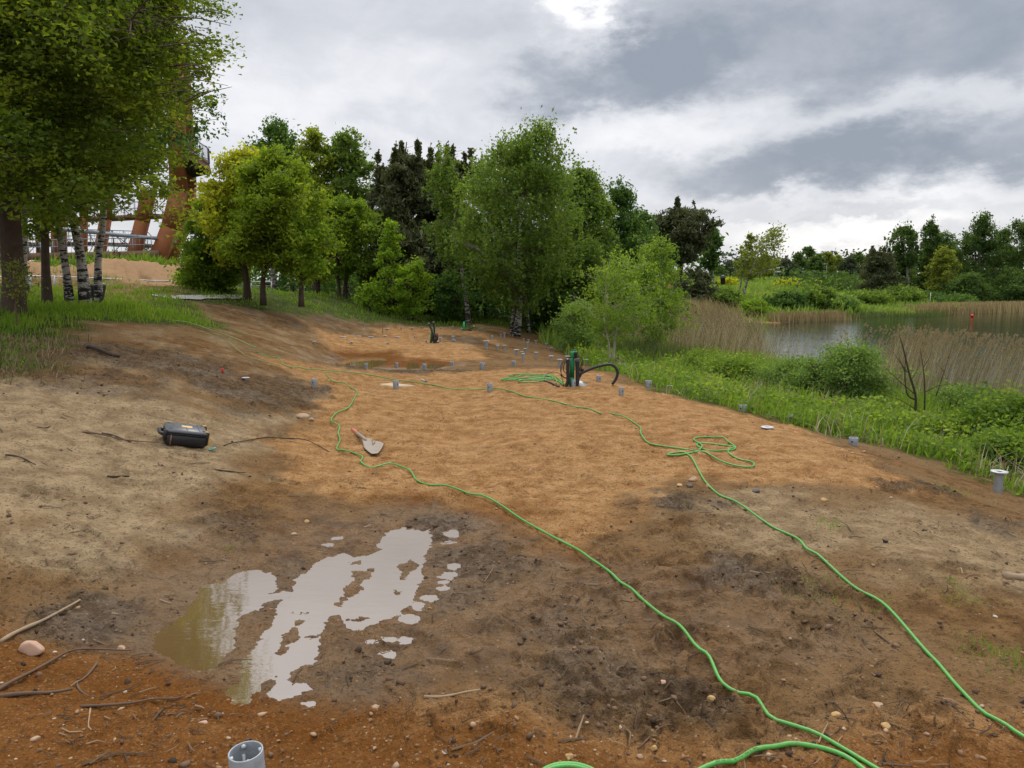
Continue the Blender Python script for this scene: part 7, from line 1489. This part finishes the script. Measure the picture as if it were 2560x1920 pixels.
# fine twigs and straw
x, y, q, r = place(9000, 2.0, 13, -40, 40, 1, 53); orr, dk, gr, sand = zones(x, y); cl = fbm(x + 9, y, 1.1, 3)
k = (r.uniform(0, 1, len(x)) < (.10 + .5 * dk + .6 * sst(cl, .05, .5)) * (1 - .8 * orr * (y > 4.5))) & (field(pud, isl, x, y) < -.02); x, y, q = x[k], y[k], q[k]
n = len(x); L = .015 + .03 * r.exponential(1, n); L = np.minimum(L, .2); a = r.normal(.3, .9, n); z = H(x, y); dx, dy = np.cos(a) * L / 2, np.sin(a) * L / 2
z1 = H(x + dx, y + dy); z2 = H(x - dx, y - dy); wd = .0012 + .0016 * r.uniform(0, 1, n) + .012 * L
A = np.stack([x - dx, y - dy, z2 + .006], 1); Bv = np.stack([x + dx, y + dy, z1 + .006 + .02 * r.uniform(0, 1, n) * (r.uniform(0, 1, n) < .3)], 1); mid = (A + Bv) / 2 + np.stack([-dy * .25 * r.normal(0, 1, n), dx * .25 * r.normal(0, 1, n), np.maximum(z - (z1 + z2) / 2, 0)], 1)
sd = np.stack([-np.sin(a), np.cos(a), 0 * a], 1) * wd[:, None]; up = np.array([0, 0, 1.]) * wd[:, None] * 1.4
V = np.stack([A - sd, A + sd, A + up, mid - sd, mid + sd, mid + up, Bv - sd * .5, Bv + sd * .5, Bv + up * .5], 1).reshape(-1, 3); i = np.arange(n)[:, None] * 9
F = np.concatenate([np.concatenate([i + a_, i + b_, i + c_, i + d_], 1) for a_, b_, c_, d_ in ((0, 3, 5, 2), (2, 5, 4, 1), (3, 6, 8, 5), (5, 8, 7, 4))])
tag(link('twig_litter', mesh_np('twig_litter', V, F, M['dry_litter'], False, None, {'tone': np.tile(np.clip(r.normal(.4, .25, n), 0, 1), 4)})), 'fine twigs and straw trodden into the mud', None, None, 'stuff')
# little tufts of grass on the bare ground
for j, (px, py, n, sp, hh_, lab) in enumerate([(2080, 1312, 90, .09, .05, 'small grass tuft on the bare ground below the sand platform'), (2385, 1455, 70, .09, .04, 'tiny grass tuft near the right edge, uppermost of three'), (2400, 1492, 130, .13, .04, 'grass tuft in the middle of three near the right edge'), (2520, 1650, 260, .18, .05, 'larger thin grass patch at the right edge'),
                                               (2050, 1478, 320, .22, .035, 'yellowish flattened grass patch beside the right hose'), (2195, 1505, 80, .10, .035, 'grass tuft touching the right hose'), (575, 1370, 50, .05, .03, 'dark green sprig in the mud above the puddle'), (2430, 1620, 60, .09, .04, 'thin grass sprigs left of the larger patch'), (2380, 1225, 200, .3, .04, 'sparse grass on the dark slope left of the tallest pile')]):
    c = P_(px, py); r = np.random.default_rng(500 + j); x = c[0] + r.normal(0, sp * .5, n); y = c[1] + r.normal(0, sp * .6, n)
    o = blades('grass_tuft', lab, x, y, hh_ * r.uniform(.5, 1.3, n), np.full(n, .0035), 'grass_blade' if j not in (4, 8) else 'rough_grass', r.normal(.5, .2, n), r, .9); o['kind'] = 'stuff' if j in (2, 4) else 'thing'
    if j not in (2, 4): o['category'] = 'grass tuft'
c = P_(2235, 1035); r = np.random.default_rng(77); n = 700; x = c[0] + r.normal(0, .35, n); y = c[1] + r.normal(0, .25, n)
o = blades('iris_clump', 'tall bright green sword leaved clump between the pale willow and the dead tree', x, y, .34 * r.uniform(.5, 1.2, n), np.full(n, .012), 'weed_leaf', r.normal(.6, .2, n), r, .35)
